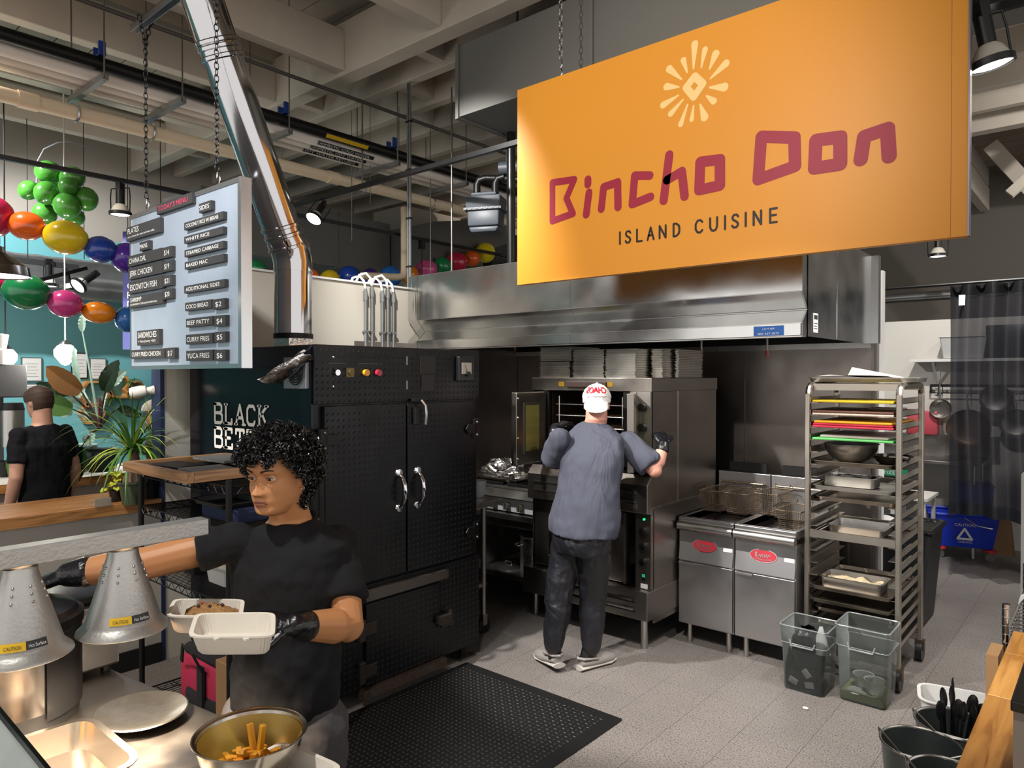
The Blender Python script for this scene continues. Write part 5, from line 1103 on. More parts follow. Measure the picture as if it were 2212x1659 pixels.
one('waste_paper', B().sph((-1.33, 5.8, .72), (.1, .08, .05), 10, 8), WHITE, 'crumpled white paper in the black rubbish bin', 'paper')
mb = T('mop_bucket', 'blue mop bucket with caution print and red wheel caps', 'mop bucket', (-1.18, 8.2, 0), world=True)
BL = M('bucket_blue', '#1636c0', .35)
fw_ = B(); A0 = G(2030, 1195, Z=.04); A1 = G(2135, 1205, Z=.04); mu = (Vector((A1.x, A1.y, 0)) - Vector((A0.x, A0.y, 0))).normalized(); mv = Vector((-mu.y, mu.x, 0)); mo = Vector((A0.x, A0.y, 0))
def mb_box(a0, a1, b0, b1, z0, z1, fl=0.0):
    P = []
    for z, e in ((z0, 0), (z1, fl)):
        for a, c in ((a0 - e, b0 - e), (a1 + e, b0 - e), (a1 + e, b1 + e), (a0 - e, b1 + e)): P.append(mo + mu * a + mv * c + Vector((0, 0, z)))
    return B().add(P, [(0, 3, 2, 1), (0, 1, 5, 4), (1, 2, 6, 5), (2, 3, 7, 6), (3, 0, 4, 7)])
t_ = mb_box(-.05, .44, 0, .34, .12, .44, .05); part(mb, 'tub', t_, BL, bevel=.0)
part(mb, 'tub_rim', B().tube([mo + mu * a + mv * c + Vector((0, 0, .44)) for a, c in ((-.10, -.05), (.49, -.05), (.49, .39), (-.10, .39))], .018, 6, closed=True), BL)
part(mb, 'wringer', mb_box(.16, .44, .08, .34, .42, .72, .02), BL); part(mb, 'wringer_lip', B().tube([mo + mu * a + mv * c + Vector((0, 0, .72)) for a, c in ((.14, .06), (.46, .06), (.46, .36), (.14, .36))], .014, 6, closed=True), BL)
part(mb, 'bail', B().tube([mo + mu * .2 + mv * -.06 + Vector((0, 0, .42)), mo + mu * .3 + mv * -.12 + Vector((0, 0, .36)), mo + mu * .42 + mv * -.1 + Vector((0, 0, .34)), mo + mu * .5 + mv * .1 + Vector((0, 0, .40))], .006, 6), STEEL)
for a in (0, .42):
    for c in (.02, .32):
        p = mo + mu * a + mv * c; w = part(mb, 'caster', B().cyl(p - mv * .015 + Vector((0, 0, .042)), p + mv * .015 + Vector((0, 0, .042)), .042, n=14), M('wheel_grey', '#6c6a68', .5)); part(w, 'wheel_cap', B().cyl(p + Vector((0, 0, .09)), p + Vector((0, 0, .115)), .055, n=14), M('wheel_red', '#d6353a', .4))
nn = -mv; lt_ = text(B(), 'CAUTION', mo + mu * .12 + Vector((0, 0, .335)) - mv * .044, mu, (0, 0, 1), .028, .17)
stroke(lt_, [(0, 0), (.06, .1), (.12, 0)], .02, mo + mu * .145 - mv * .036 + Vector((0, 0, .21)), mu, (0, 0, 1), closed=True); text(lt_, 'CUIDADO', mo + mu * .15 + Vector((0, 0, .17)) - mv * .03, mu, (0, 0, 1), .02, .12)
part(mb, 'caution_print', lt_, LETW, kind='stuff', smooth=False)
one('waste_bin', B().prism([(-.2, .0), (.25, 0), (.3, .66), (-.24, .66)], (-.42, 8.3, .02), (1, 0, 0), (0, 0, 1), .4), M('bin_black', '#131416'), 'black bin at the right edge behind the mop bucket', 'bin', bevel=.03)
one('cardboard_sheet', B().prism([(-.12, .02), (.06, .0), (.1, .4), (-.1, .46)], (-.83, 8.45, .03), (1, .15, 0), (-.2, .05, 1), .012), M('cardboard', '#b08a62'), 'brown cardboard piece leaning beside the mop bucket', 'cardboard', smooth=False)
one('wood_post', B().bx(-.66, 8.75, .5, -.56, 8.85, 1.35), wood('post_wood', '#6a4a34', '#8a6547', axis=2), 'brown wooden board upright behind the curtain', 'board', smooth=False)
# curtain: dark see-through vinyl
CUR = clear('curtain_smoke', '#7a7a7d', .28, .72, '#4c4c52')
cu_ = T('vinyl_curtain', 'dark see-through vinyl curtain hanging in the back doorway', 'curtain', (-.7, 7.3, .55), world=True)
def drape(u, v): return (-1.15 + 1.3 * u, 7.3 + .07 * sin(2 * pi * u * 7 + .6 * sin(4 * v)) * (1 - .35 * v) + .02 * sin(2 * pi * u * 3.1), 2.60 - 2.03 * v + .02 * sin(9 * u) * v)
part(cu_, 'sheet', B().grid(drape, 110, 26), CUR, ang=180)
part(cu_, 'top_hem', B().grid(lambda u, v: (lambda p: (p[0], p[1] - .004, p[2]))(drape(u, v * .045)), 110, 3), M('hem_black', '#1a1a1c', .5))
part(cu_, 'bottom_hem', B().grid(lambda u, v: (lambda p: (p[0], p[1] - .004, p[2]))(drape(u, .945 + v * .055)), 110, 3), CUR, ang=180)
part(cu_, 'label_tag', B().bx(-1.08, 7.262, 2.42, -1.02, 7.266, 2.51), WHITE, smooth=False)
one('curtain_rod', B().cyl((-1.9, 7.3, 2.615), (1.0, 7.3, 2.615), .014, n=8), BLACK, 'thin rod carrying the dark vinyl curtain', 'rod')
one('wall_pipe', B().cyl((-3.0, 9.3, 2.72), (3.5, 9.3, 2.72), .055, n=12), GALV, 'grey pipe running above the back-room wall', 'pipe')
# ================================================================== SERVING COUNTER (front left)
TZ = .90
st = T('serving_table', 'stainless serving table under the heat lamps', 'table', (-2.0, .5, 0), world=True)
SCR = M('table_steel', '#a8a29c', .3, 1.0, var=(9, .5, '#8d867f'), rvar=.1)
tp_ = [(-2.62, .815), (-1.05, 1.02), (-.98, .0), (-2.62, -.35)]
part(st, 'table_top', B().prism(list(reversed(tp_)), (0, 0, TZ - .035), (1, 0, 0), (0, 1, 0), .035), SCR, smooth=False, bevel=.004)
for x, y in ((-2.55, .74), (-1.1, .93), (-2.55, -.28), (-1.05, .05)): part(st, 'leg', B().cyl((x, y, 0), (x, y, TZ - .035), .02, n=10), STEEL)
part(st, 'under_shelf', B().prism(list(reversed([(-2.55, .74), (-1.1, .93), (-1.05, .05), (-2.55, -.28)])), (0, 0, .25), (1, 0, 0), (0, 1, 0), .02), STEEL, smooth=False)
# heat lamp bar
hl = T('heat_lamp', 'twin cone heat lamp on a steel bar over the serving table', 'heat lamp', (-1.86, .5, 0), world=True)
bz = 1.40
part(hl, 'bar', B().bx(-1.885, -.3, bz - .02, -1.835, .905, bz + .022), CAST, smooth=False, bevel=.002)
part(hl, 'end_cap', B().bx(-1.886, .905, bz - .021, -1.834, .909, bz + .023), BLACKP, smooth=False)
part(hl, 'upright', B().cyl((-1.86, -.22, TZ), (-1.86, -.22, bz - .02), .02, n=12), CAST)
HOT = M('lamp_hot', '#ffd9a0', .4, emit=14, ecol='#ffc890')
YEL = M('caution_yellow', '#e0b31c', .5)
for y, nm in ((.70, 'far'), (.485, 'near')):
    sh_ = B().lathe([(.026, bz - .022), (.034, bz - .025), (.036, bz - .04), (.083, 1.205), (.088, 1.198), (.102, 1.185), (.1035, 1.18), (.101, 1.178), (.086, 1.192), (.081, 1.205), (.034, bz - .045)], (-1.86, y, 0), 40)
    s_ = part(hl, 'shade', sh_, CAST, 'spun aluminium cone shade')
    for k in range(8):
        a = 2 * pi * k / 8 + .2
        for j in range(3):
            z = bz - .062 - .016 * j; r = .036 + (bz - .04 - z) / (bz - .04 - 1.205) * .047
            part(s_, 'vent_dimple', B().sph((-1.86 + cos(a) * r, y + sin(a) * r, z), .0036, 6, 5), STEEL)
    part(s_, 'bulb', B().sph((-1.86, y, 1.235), (.032, .032, .045), 14, 10), HOT)
    # caution strip wrapped round the rim, on the side of the guests
    for m_, a0, a1, txt in ((YEL, -42, -8, 'CAUTION'), (BLACKP, -8, 22, 'Hot Surface')):
        bb = B(); n = 8
        for i in range(n + 1):
            a = R(a0 + (a1 - a0) * i / n)
            for z, r in ((1.212, .0826), (1.230, .0782)): bb.v.append((-1.86 + cos(a) * r, y + sin(a) * r, z))
        bb.f += [(2 * i, 2 * i + 2, 2 * i + 3, 2 * i + 1) for i in range(n)]
        cs = part(s_, 'caution_label', bb, m_); am = R((a0 + a1) / 2); o_ = Vector((-1.86 + cos(am) * .0812, y + sin(am) * .0812, 1.2165)); uu = Vector((-sin(am), cos(am), 0)); vv = Vector((-cos(am) * .23, -sin(am) * .23, .97))
        part(cs, 'lettering', text(B(), txt, o_, uu, vv, .008, .032 if m_ is YEL else .034, align='C', lift=.0015), BLACKP if m_ is YEL else LETW, kind='stuff', smooth=False)
    L = bpy.data.lights.new('heat_bulb', 'SPOT'); L.energy = 58; L.color = (1, .80, .58); L.spot_size = R(125); L.spot_blend = .6; L.shadow_soft_size = .035
    lo = bpy.data.objects.new('heat_bulb', L); COL.objects.link(lo); lo.location = (-1.86, y, 1.187)
# big rice cooker
rc = T('rice_cooker', 'large stainless rice cooker with black handle side behind the heat lamps', 'rice cooker', (-2.21, .545, TZ))
part(rc, 'base_ring', B().cyl((0, 0, 0), (0, 0, .05), .162, .165, n=40), BLACKP)
part(rc, 'body', B().cyl((0, 0, .05), (0, 0, .24), .165, n=48), M('cooker_steel', '#c4bcb4', .2, 1.0, bump=(3, .05, (1, 1, .1))))
part(rc, 'side_cover', B().add([((cos(R(a)) * .170), (sin(R(a)) * .170), z) for z in (.03, .27) for a in range(15, 106, 10)], [(i, i + 1, i + 11, i + 10) for i in range(9)]), BLACKP)
part(rc, 'rim', B().lathe([(.165, .235), (.175, .243), (.175, .268), (.163, .272)], n=40), BLACKP)
part(rc, 'lid', B().lathe([(.165, .268), (.155, .285), (.11, .298), (.0001, .302)], n=40), M('lid_dark', '#3a3a3c', .2, .6))
part(rc, 'lid_handle', B().bx(-.05, -.02, .296, .05, .02, .32), BLACKP, bevel=.008)
# countertop grill / appliance
ap = T('counter_grill', 'boxy stainless counter grill with black lid and side louvres', 'grill', (-2.43, .695, TZ), R(3))
part(ap, 'body', B().bx(-.18, -.22, .015, .10, .17, .205), STEEL, smooth=False, bevel=.008)
part(ap, 'lid', B().bx(-.18, -.20, .205, .09, .165, .24), BLACKP, bevel=.02)
part(ap, 'lid_rim', B().bx(-.185, -.21, .188, .105, .178, .21), STEELD, bevel=.006)
for k in range(6): part(ap, 'louvre', B().bx(.10, -.02, .06 + .02 * k, .104, .05, .066 + .02 * k), CHROME, smooth=False)
part(ap, 'knob', B().cyl((.02, .17, .09), (.02, .20, .09), .022, n=14), BLACKP)
for x in (-.15, .07):
    for y in (-.19, .14): part(ap, 'foot', B().cyl((x, y, 0), (x, y, .016), .014, n=8), BLACKP)
# steel lid plate
one('steel_platter', B().lathe([(.0001, .012), (.06, .012), (.095, .018), (.118, .026), (.122, .024), (.1, .012), (.05, .006), (.0001, .006)], (-1.945, .775, TZ + .0), 44, sx=1, sy=.92), M('platter_worn', '#b9b6b0', .3, 1.0, var=(45, .7, '#918c84')), 'worn round steel platter lying on the serving table', 'platter')
hp = one('hotel_pan', B().pan((-1.765, .385, TZ + .001), .30, .50, .062, taper=.008, lip=.014, cr=.04), M('pan_bright', '#d6cdc2', .2, 1.0), 'empty shallow hotel pan under the heat lamps', 'pan')
one('sauce_pan_food', B().bx(-1.87, .16, TZ + .004, -1.70, .26, TZ + .02), M('yellow_sauce', '#d29a1c', .4), 'yellow food at the near end of the hotel pan', 'food', bevel=.008)
bq = G(541, 1594, d=1.60)
fb_ = T('fries_bowl', 'steel mixing bowl of seasoned yellow fries on the serving table', 'bowl', (bq.x, bq.y, TZ))
part(fb_, 'bowl', B().bowl([(.055, 0), (.085, .02), (.107, .055), (.117, .095), (.124, .0975), (.124, .0995)], n=48, th=.0025), M('bowl_steel', '#c9c4bb', .2, 1.0))
part(fb_, 'sauce_film', B().lathe([(.0001, .006), (.05, .006), (.08, .024), (.101, .055), (.112, .088)], n=40), M('turmeric_film', '#a8841f', .32, .35, var=(11, .6, '#b9a76a'), spec=.6))
FRY = M('fry_yellow', '#d99a2b', .5, var=(30, .7, '#b8741a')); random.seed(12)
for i in range(46):
    a = random.uniform(0, 2 * pi); r = random.uniform(0, .055); p = Vector((bq.x + cos(a) * r, bq.y + sin(a) * r, TZ + .024 + random.uniform(0, .036) * (1 - r * 9))); dv = Vector((random.uniform(-1, 1), random.uniform(-1, 1), random.uniform(-.12, .3))).normalized() * random.uniform(.024, .036)
    one('fry', B().bar(p - dv, p + dv, .0115, .011), FRY, 'seasoned yellow fry lying in the steel bowl', 'fry', 'fries in the bowl', smooth=False, bevel=.0015)
for i, (dx, dy, dv) in enumerate(((-.012, .012, (-.012, 0, .04)), (.012, .018, (.004, .004, .046)))):
    p = Vector((bq.x + dx, bq.y + dy, TZ + .066)); dv = Vector(dv); one('fry', B().bar(p - dv, p + dv, .0125, .0115), FRY, ('thick fry standing up at the middle of the bowl', 'tallest fry standing up in the bowl')[i], 'fry', 'fries in the bowl', smooth=False, bevel=.0015)
PULP = M('pulp_white', '#e6ddd0', .7, sss=.1, bump=(160, .08))
lq = G(655, 1652, Z=TZ + .03)
def clam_half(b, o, u, v, L, Wd, h, th=.004):
    """open tray of a moulded takeaway box: o = centre of base, u/v in-plane, normal w up; ribs on the walls"""
    o, u, v = Vector(o), Vector(u).normalized(), Vector(v).normalized(); w = u.cross(v).normalized(); n = 64
    def ring(a, c, z, rib=0.0, rr=.028):
        P = []
        for k in range(n):
            t = 2 * pi * k / n; ct, s_ = cos(t), sin(t); e = .28
            x = (abs(ct) ** e) * (1 if ct > 0 else -1) * a; y = (abs(s_) ** e) * (1 if s_ > 0 else -1) * c
            f = 1 + rib * (1 if (k % 2) else -1); P.append(o + u * (x * f) + v * (y * f) + w * z)
        return P
    rings = [ring(L / 2 * .82, Wd / 2 * .80, 0, .0), ring(L / 2 * .86, Wd / 2 * .85, .006, .02), ring(L / 2 * .95, Wd / 2 * .94, h * .85, .02), ring(L / 2 * .96, Wd / 2 * .95, h, 0), ring(L / 2 * 1.04, Wd / 2 * 1.05, h, 0), ring(L / 2 * 1.04, Wd / 2 * 1.05, h + th, 0), ring(L / 2 * .93, Wd / 2 * .92, h + th, 0), ring(L / 2 * .92, Wd / 2 * .91, h * .85, .02), ring(L / 2 * .83, Wd / 2 * .81, th + .004, .02), ring(L / 2 * .79, Wd / 2 * .77, th, 0)]
    base = len(b.v)
    for r_ in rings: b.v += [tuple(p) for p in r_]
    for i in range(len(rings) - 1):
        for k in range(n): l = (k + 1) % n; b.f.append((base + i * n + k, base + i * n + l, base + (i + 1) * n + l, base + (i + 1) * n + k))
    b.f.append(tuple(base + k for k in reversed(range(n)))); b.f.append(tuple(base + 9 * n + k for k in range(n)))
    return b
one('takeaway_box', clam_half(B(), (lq.x - .0, lq.y - .045, TZ + .002), (1, .12, 0), (-.12, 1, 0), .20, .15, .035), PULP, 'white takeaway box at the table edge beside the bowl of fries', 'takeaway box')
# sneeze guard glass
g0, g1 = G(-60, 1466, d=1.20), G(125, 1692, d=1.02)
gd = T('sneeze_guard', 'glass sneeze guard panel with dark polished edge at the bottom corner', 'sneeze guard', (g0.x, g0.y, TZ), world=True)
dn = Vector((.06, -.1, -.34))
gq = (g1 - g0); gn = gq.cross(dn).normalized() * .006
part(gd, 'glass', B().add([g0, g1, g1 + dn, g0 + dn, g0 + gn, g1 + gn, g1 + dn + gn, g0 + dn + gn], [(0, 1, 2, 3), (7, 6, 5, 4), (0, 4, 5, 1), (1, 5, 6, 2), (2, 6, 7, 3), (3, 7, 4, 0)]), clear('guard_glass', '#eef2f0', .02, .92), smooth=False)
part(gd, 'edge', B().tube([g0, g1], .006, 6), M('glass_edge', '#0d1512', .15))
# ================================================================== BLACK WIRE SHELF
ws_ = T('wire_shelf', 'black wire shelf unit beside the smoker', 'shelf', (-3.3, 1.72, 0), world=True)
wx0, wx1, wy0, wy1 = -3.755, -2.865, 1.50, 1.96
for x in (wx0, wx1):
    for y in (wy0, wy1): part(ws_, 'post', B().cyl((x, y, 0), (x, y, 1.36), .0135, n=10), BLACK)
for z in (1.33, 1.145, .825, .21):
    b = B()
    for y in (wy0, wy1):
        b.tube([(wx0, y, z), (wx1, y, z)], .004, 5).tube([(wx0, y, z - .035), (wx1, y, z - .035)], .0035, 5)
        n = 26; b.tube([(wx0 + (wx1 - wx0) * i / n, y, z - (.035 if i % 2 else 0)) for i in range(n + 1)], .0025, 4)
    for x in (wx0, wx1):
        b.tube([(x, wy0, z), (x, wy1, z)], .004, 5).tube([(x, wy0, z - .035), (x, wy1, z - .035)], .0035, 5); n = 14
        b.tube([(x, wy0 + (wy1 - wy0) * i / n, z - (.035 if i % 2 else 0)) for i in range(n + 1)], .0025, 4)
    for i in range(36): x = wx0 + (wx1 - wx0) * (i + .5) / 36; b.tube([(x, wy0, z + .002), (x, wy1, z + .002)], .002, 4)
    for k in range(1, 3): y = wy0 + (wy1 - wy0) * k / 3; b.tube([(wx0, y, z - .004), (wx1, y, z - .004)], .003, 4)
    part(ws_, 'wire_deck', b, BLACK, kind='stuff')
FRW = wood('tray_wood', '#6f4c33', '#a07850', axis=0)
FRW2 = wood('tray_wood_y', '#7a5436', '#ab8053', axis=1)
ft_ = T('sign_tray', 'shallow wooden frame tray holding black signs on the wire shelf', 'tray', (-3.38, 1.68, 1.335), world=True)
fx0, fx1, fy0, fy1, fz = -3.72, -3.04, 1.40, 1.93, 1.337
part(ft_, 'side_rail', B().bx(fx0, fy0, fz, fx1, fy0 + .035, fz + .045), FRW, smooth=False, bevel=.002); part(ft_, 'side_rail', B().bx(fx0, fy1 - .035, fz, fx1, fy1, fz + .045), FRW, smooth=False, bevel=.002)
part(ft_, 'side_rail', B().bx(fx0, fy0 + .035, fz, fx0 + .035, fy1 - .035, fz + .045), FRW2, smooth=False, bevel=.002); part(ft_, 'side_rail', B().bx(fx1 - .035, fy0 + .035, fz, fx1, fy1 - .035, fz + .045), FRW2, smooth=False, bevel=.002)
part(ft_, 'bottom_board', B().bx(fx0 + .01, fy0 + .01, fz, fx1 - .01, fy1 - .01, fz + .012), BLACKM, smooth=False)
CH = M('chalk_print', '#141414', .5, var=(170, 1.0, '#8a8a88', 2))
for i, (x, y, w, h, rz) in enumerate(((-3.52, 1.58, .26, .17, 8), (-3.24, 1.60, .24, .2, -5), (-3.5, 1.80, .3, .16, 3), (-3.2, 1.80, .2, .14, -12))):
    one('letter_board', B().box((x, y, fz + .026 + .014 * (i // 2)), (w, h, .012), Matrix.Rotation(R(rz), 3, 'Z')), CH if i in (1, 2) else BLACKP, ('plain black letter board at the near left of the wooden frame', 'printed black letter board at the near right of the wooden frame', 'printed black letter board at the back left of the wooden frame', 'small black letter board at the back right of the wooden frame')[i], 'letter board', 'black letter boards in the wooden frame', smooth=False)
one('folded_cloth', B().bx(-3.25, 1.56, 1.148, -2.93, 1.9, 1.215), M('navy_cloth', '#1a2544', .8), 'folded navy cloth on the second wire shelf', 'cloth', bevel=.02)
one('black_tray', B().pan((-3.1, 1.62, 1.218), .28, .2, .02), BLACKP, 'shallow black tray lying on the navy cloth', 'tray')
one('lunch_box', B().bx(-3.62, 1.6, .829, -3.40, 1.78, .92), BLACKP, 'black bag box with printed flap on the third wire shelf', 'box', bevel=.015)
tbx = T('food_tub', 'clear tub of cream coloured packets on the third wire shelf', 'tub', (-3.2, 1.68, .829)); part(tbx, 'tub', B().pan((0, 0, 0), .2, .16, .09, taper=.012), clear('tub_clear', '#dfe0dc', .12, .7))
for k, (x, y) in enumerate(((-.05, -.02), (.04, .03), (.03, -.04))): part(tbx, 'packet', B().sph((x, y, .03 + .02 * k), (.05, .035, .018), 10, 6), M('packet_cream', '#cdbfa4', .6))
one('soap_dispenser', B().bx(-3.78, 1.99, .50, -3.68, 2.07, .68).cyl((-3.73, 2.03, .44), (-3.73, 2.03, .5), .02, n=10), BLACKP, 'black wall dispenser seen through the wire shelf', 'dispenser', bevel=.012)
rb = T('duffel_bag', 'crimson and black duffel bag on the bottom wire shelf', 'bag', (-3.28, 1.70, .212), world=True)
CRM = M('crimson_cloth', '#9c1f3f', .75, bump=(200, .15)); BKC = M('black_cloth', '#161618', .85, bump=(200, .15))
part(rb, 'body', B().bx(-3.50, 1.56, .214, -3.08, 1.88, .46), CRM, bevel=.05)
part(rb, 'lower_panel', B().bx(-3.42, 1.548, .216, -3.078, 1.89, .33), BKC, bevel=.04)
part(rb, 'top_panel', B().bx(-3.49, 1.58, .44, -3.09, 1.86, .50), BKC, bevel=.03)
part(rb, 'strap', B().bx(-3.24, 1.535, .24, -3.19, 1.55, .46), BKC, smooth=False); part(rb, 'strap', B().bx(-3.075, 1.68, .24, -3.066, 1.74, .45), BKC, smooth=False); part(rb, 'carry_handle', B().tube([(-3.2, 1.54, .44), (-3.2, 1.5, .53), (-3.3, 1.5, .55), (-3.4, 1.54, .44)], .012, 8, flat=.5), BKC)
pb = T('paper_bag', 'brown paper carrier bag with twisted handles on the bottom shelf', 'paper bag', (-2.95, 1.62, .212), world=True)
KR = M('kraft', '#9a7650', .8, var=(8, .4, '#8a6845')); part(pb, 'bag', B().bx(-3.03, 1.52, .213, -2.90, 1.78, .55), KR, smooth=False, bevel=.004)
part(pb, 'handle', B().tube([(-2.90, 1.57, .54), (-2.893, 1.60, .64), (-2.893, 1.67, .65), (-2.90, 1.71, .54)], .004, 5), KR); part(pb, 'handle', B().tube([(-3.03, 1.57, .54), (-3.035, 1.60, .64), (-3.035, 1.67, .65), (-3.03, 1.71, .54)], .004, 5), KR)
# ================================================================== LEDGE, PLANTS
lg_ = T('wooden_ledge', 'long oak ledge along the top of the low wall', 'ledge', (-4.84, 0, .966), world=True)
random.seed(9); y = -2.2
for i in range(5):
    y = -2.2
    while y < 1.95:
        L = random.uniform(.7, 1.2); e = min(y + L, 1.95)
        part(lg_, 'stave', B().bx(-5.10 + i * .106, y + .0005, .9665, -5.10 + i * .106 + .105, e - .0005, 1.03), LEDGE, smooth=False, bevel=.001, seg=1); y = e
LEAF = M('leaf_green', '#4d7a34', .4, var=(6, .6, '#35591f')); LEAFL = M('leaf_lime', '#8fae3a', .4, var=(8, .7, '#c3c84e')); LEAFD = M('leaf_dark', '#1f3a22', .3, var=(5, .6, '#122415')); LEAFC = M('leaf_copper', '#8a5426', .35, var=(4, .8, '#4f4a1e')); LEAFP = M('leaf_pale', '#a9c9bd', .35, var=(7, .5, '#86ad9a')); STEM = M('stem_dark', '#3a2a22', .5)
def strap(b, p, d, L, w, droop, n=9):
    """long narrow arching leaf"""
    p = Vector(p); d = Vector(d).normalized(); pos = p.copy(); side = d.cross(Vector((0, 0, 1))); side = side.normalized() if side.length > .05 else Vector((1, 0, 0)); base = len(b.v)
    for i in range(n + 1):
        t = i / n; ww = w * (sin(pi * min(1, t * .9 + .1)) ** .6) * (1 - t * .75)
        nrm = side.cross(d).normalized()
        b.v += [tuple(pos - side * ww), tuple(pos + nrm * ww * .35), tuple(pos + side * ww)]
        d = (d + Vector((0, 0, -droop / n))).normalized(); pos = pos + d * (L / n)
    for i in range(n): a = base + 3 * i; b.f += [(a, a + 1, a + 4, a + 3), (a + 1, a + 2, a + 5, a + 4)]
    return b
def blade(b, p, q, w, curl=.15, up=(0, 0, 1), n=12, face=None):
    """broad paddle leaf from p to q, half width w, with a keel"""
    p, q = Vector(p), Vector(q); d = (q - p); L = d.length; d.normalize(); f = Vector(face if face is not None else -FW); s_ = d.cross(f).normalized(); nn = s_.cross(d).normalized(); base = len(b.v); m = 6
    for i in range(n + 1):
        t = i / n; c = p + d * (L * t) + nn * (sin(pi * t) * curl * L * .5); ww = w * (sin(pi * min(.999, .06 + t * .94)) ** .62) * (1.1 - .35 * t)
        for j in range(-m, m + 1):
            e = j / m; b.v.append(tuple(c + s_ * (ww * e) + nn * (abs(e) * ww * .35 + .006 * sin(t * 40) * abs(e))))
    k = 2 * m + 1
    for i in range(n):
        for j in range(k - 1): a = base + i * k + j; b.f.append((a, a + 1, a + k + 1, a + k))
    return b
# ponytail palm on the ledge
pz = 1.03; pc = G(287, 1088, Z=pz)
pm_ = T('potted_palm', 'ponytail palm with arching green leaves in an olive pot on the ledge', 'potted plant', (pc.x, pc.y, pz), world=True)
part(pm_, 'pot', B().bowl([(.058, 0), (.075, .12), (.082, .125), (.082, .14)], (pc.x, pc.y, pz), 24), M('pot_olive', '#3e4732', .5))
part(pm_, 'soil', B().disc((pc.x, pc.y, pz + .125), .073), M('soil', '#2a211a', .9))
part(pm_, 'trunk', B().tube([(pc.x, pc.y, pz + .11), (pc.x + .005, pc.y, pz + .15), (pc.x + .01, pc.y + .01, pz + .25), (pc.x, pc.y + .01, pz + .33)], [.06, .055, .028, .018], 12), M('trunk_tan', '#6e5a48', .8, bump=(30, .5)))
random.seed(21)
for i in range(95):
    a = random.uniform(0, 2 * pi); e = random.uniform(.15, 1.5); L = random.uniform(.28, .55) * (.5 if sin(a) > .35 and e < 1.1 else 1); dv = Vector((cos(a) * cos(e), sin(a) * cos(e), sin(e)))
    part(pm_, 'leaf', strap(B(), (pc.x + cos(a) * .012, pc.y + sin(a) * .012, pz + .32 + random.uniform(-.03, .03)), dv, L, random.uniform(.007, .013), random.uniform(1.2, 2.3)), LEAF if i % 3 else LEAFL)
yc = G(255, 1088, Z=pz)
yp = T('potted_herb', 'small lime-yellow leafy plant beside the palm trunk', 'potted plant', (yc.x - .02, yc.y, pz), world=True)
part(yp, 'pot', B().bowl([(.035, 0), (.045, .07), (.048, .072)], (yc.x - .1, yc.y + .03, pz), 18), BLACKP); random.seed(8)
for i in range(26):
    a = random.uniform(0, 6.28); r = random.uniform(.0, .09); z = pz + random.uniform(.06, .22); p = Vector((yc.x - .1 + cos(a) * r, yc.y + .03 + sin(a) * r, z)); part(yp, 'leaf', blade(B(), p, p + Vector((cos(a) * .05, sin(a) * .05, -.02)), .022, .2, n=5, face=(0, 0, 1)), M('leaf_yellow', '#b9c23c', .4))
sc2 = G(352, 1060, Z=pz)
sp2 = T('snake_plant', 'upright striped plant in a tall green pot by the navy post', 'potted plant', (sc2.x, sc2.y, pz), world=True)
part(sp2, 'pot', B().bowl([(.045, 0), (.06, .2), (.064, .205)], (sc2.x, sc2.y, pz), 20), M('pot_green', '#4a5a42', .5)); random.seed(4)
for i in range(22):
    a = random.uniform(0, 6.28); part(sp2, 'leaf', strap(B(), (sc2.x + cos(a) * .03, sc2.y + sin(a) * .03, pz + .19), (cos(a) * .25, sin(a) * .25, 1), random.uniform(.25, .5), .012, random.uniform(.1, .9)), LEAFL if i % 2 else LEAF)
one('dark_planter', B().bowl([(.05, 0), (.065, .13), (.07, .135)], (G(325, 1075, Z=pz).x, G(325, 1075, Z=pz).y, pz), 20), BLACKP, 'black plastic planter between the palm and the striped plant', 'planter')
one('glass_card', B().bx(yc.x + .03, yc.y - .14, pz, yc.x + .034, yc.y - .05, pz + .05), clear('card_clear', '#d8dcd8', .05, .75), 'small clear card holder on the ledge', 'card holder', smooth=False)
# bird of paradise on the cafe counter
bpD = 5.75
def bp(px, py, d=bpD): return G(px, py, d=d)
pb0 = bp(215, 975); pb0.z = 1.03
bpp = T('bird_of_paradise', 'tall large-leaved plant with copper and dark green leaves on the cafe counter', 'potted plant', pb0, world=True)
part(bpp, 'pot', B().bowl([(.08, 0), (.13, .05), (.15, .13), (.145, .17), (.155, .18)], (pb0.x, pb0.y, 1.03), 28), M('pot_dark_glaze', '#2c3634', .3))
root = bp(215, 925)
for (a, c, w, m_, dd_) in (((176, 846), (100, 792), .10, LEAFC, 0), ((227, 846), (257, 777), .075, LEAFD, 0), ((152, 850), (78, 828), .055, LEAFD, .1), ((157, 884), (86, 862), .09, LEAF, -.1), ((157, 892), (118, 884), .05, LEAFP, .15), ((238, 830), (273, 800), .06, LEAFP, .2), ((172, 828), (160, 748), .03, LEAFP, .3), ((178, 716), (183, 672), .035, LEAFP, .3), ((176, 965), (166, 1043), .085, LEAFD, -.35), ((186, 960), (205, 935), .05, LEAFP, -.2), ((258, 880), (310, 900), .045, LEAFD, .1), ((150, 868), (185, 838), .05, LEAFP, .12)):
    p, q = bp(*a, d=bpD + dd_), bp(*c, d=bpD + dd_); part(bpp, 'leaf', blade(B(), p, q, w, .12), m_); mid = (root + p) / 2 + Vector((0, 0, .03)); part(bpp, 'stem', B().tube([root, mid, p], [.011, .009, .005], 6), STEM if m_ is not LEAFP else LEAFP)
part(bpp, 'new_shoot', B().tube([bp(215, 925), bp(215, 880), bp(216, 858)], [.012, .012, .002], 6), M('shoot_red', '#6a1f38', .4))
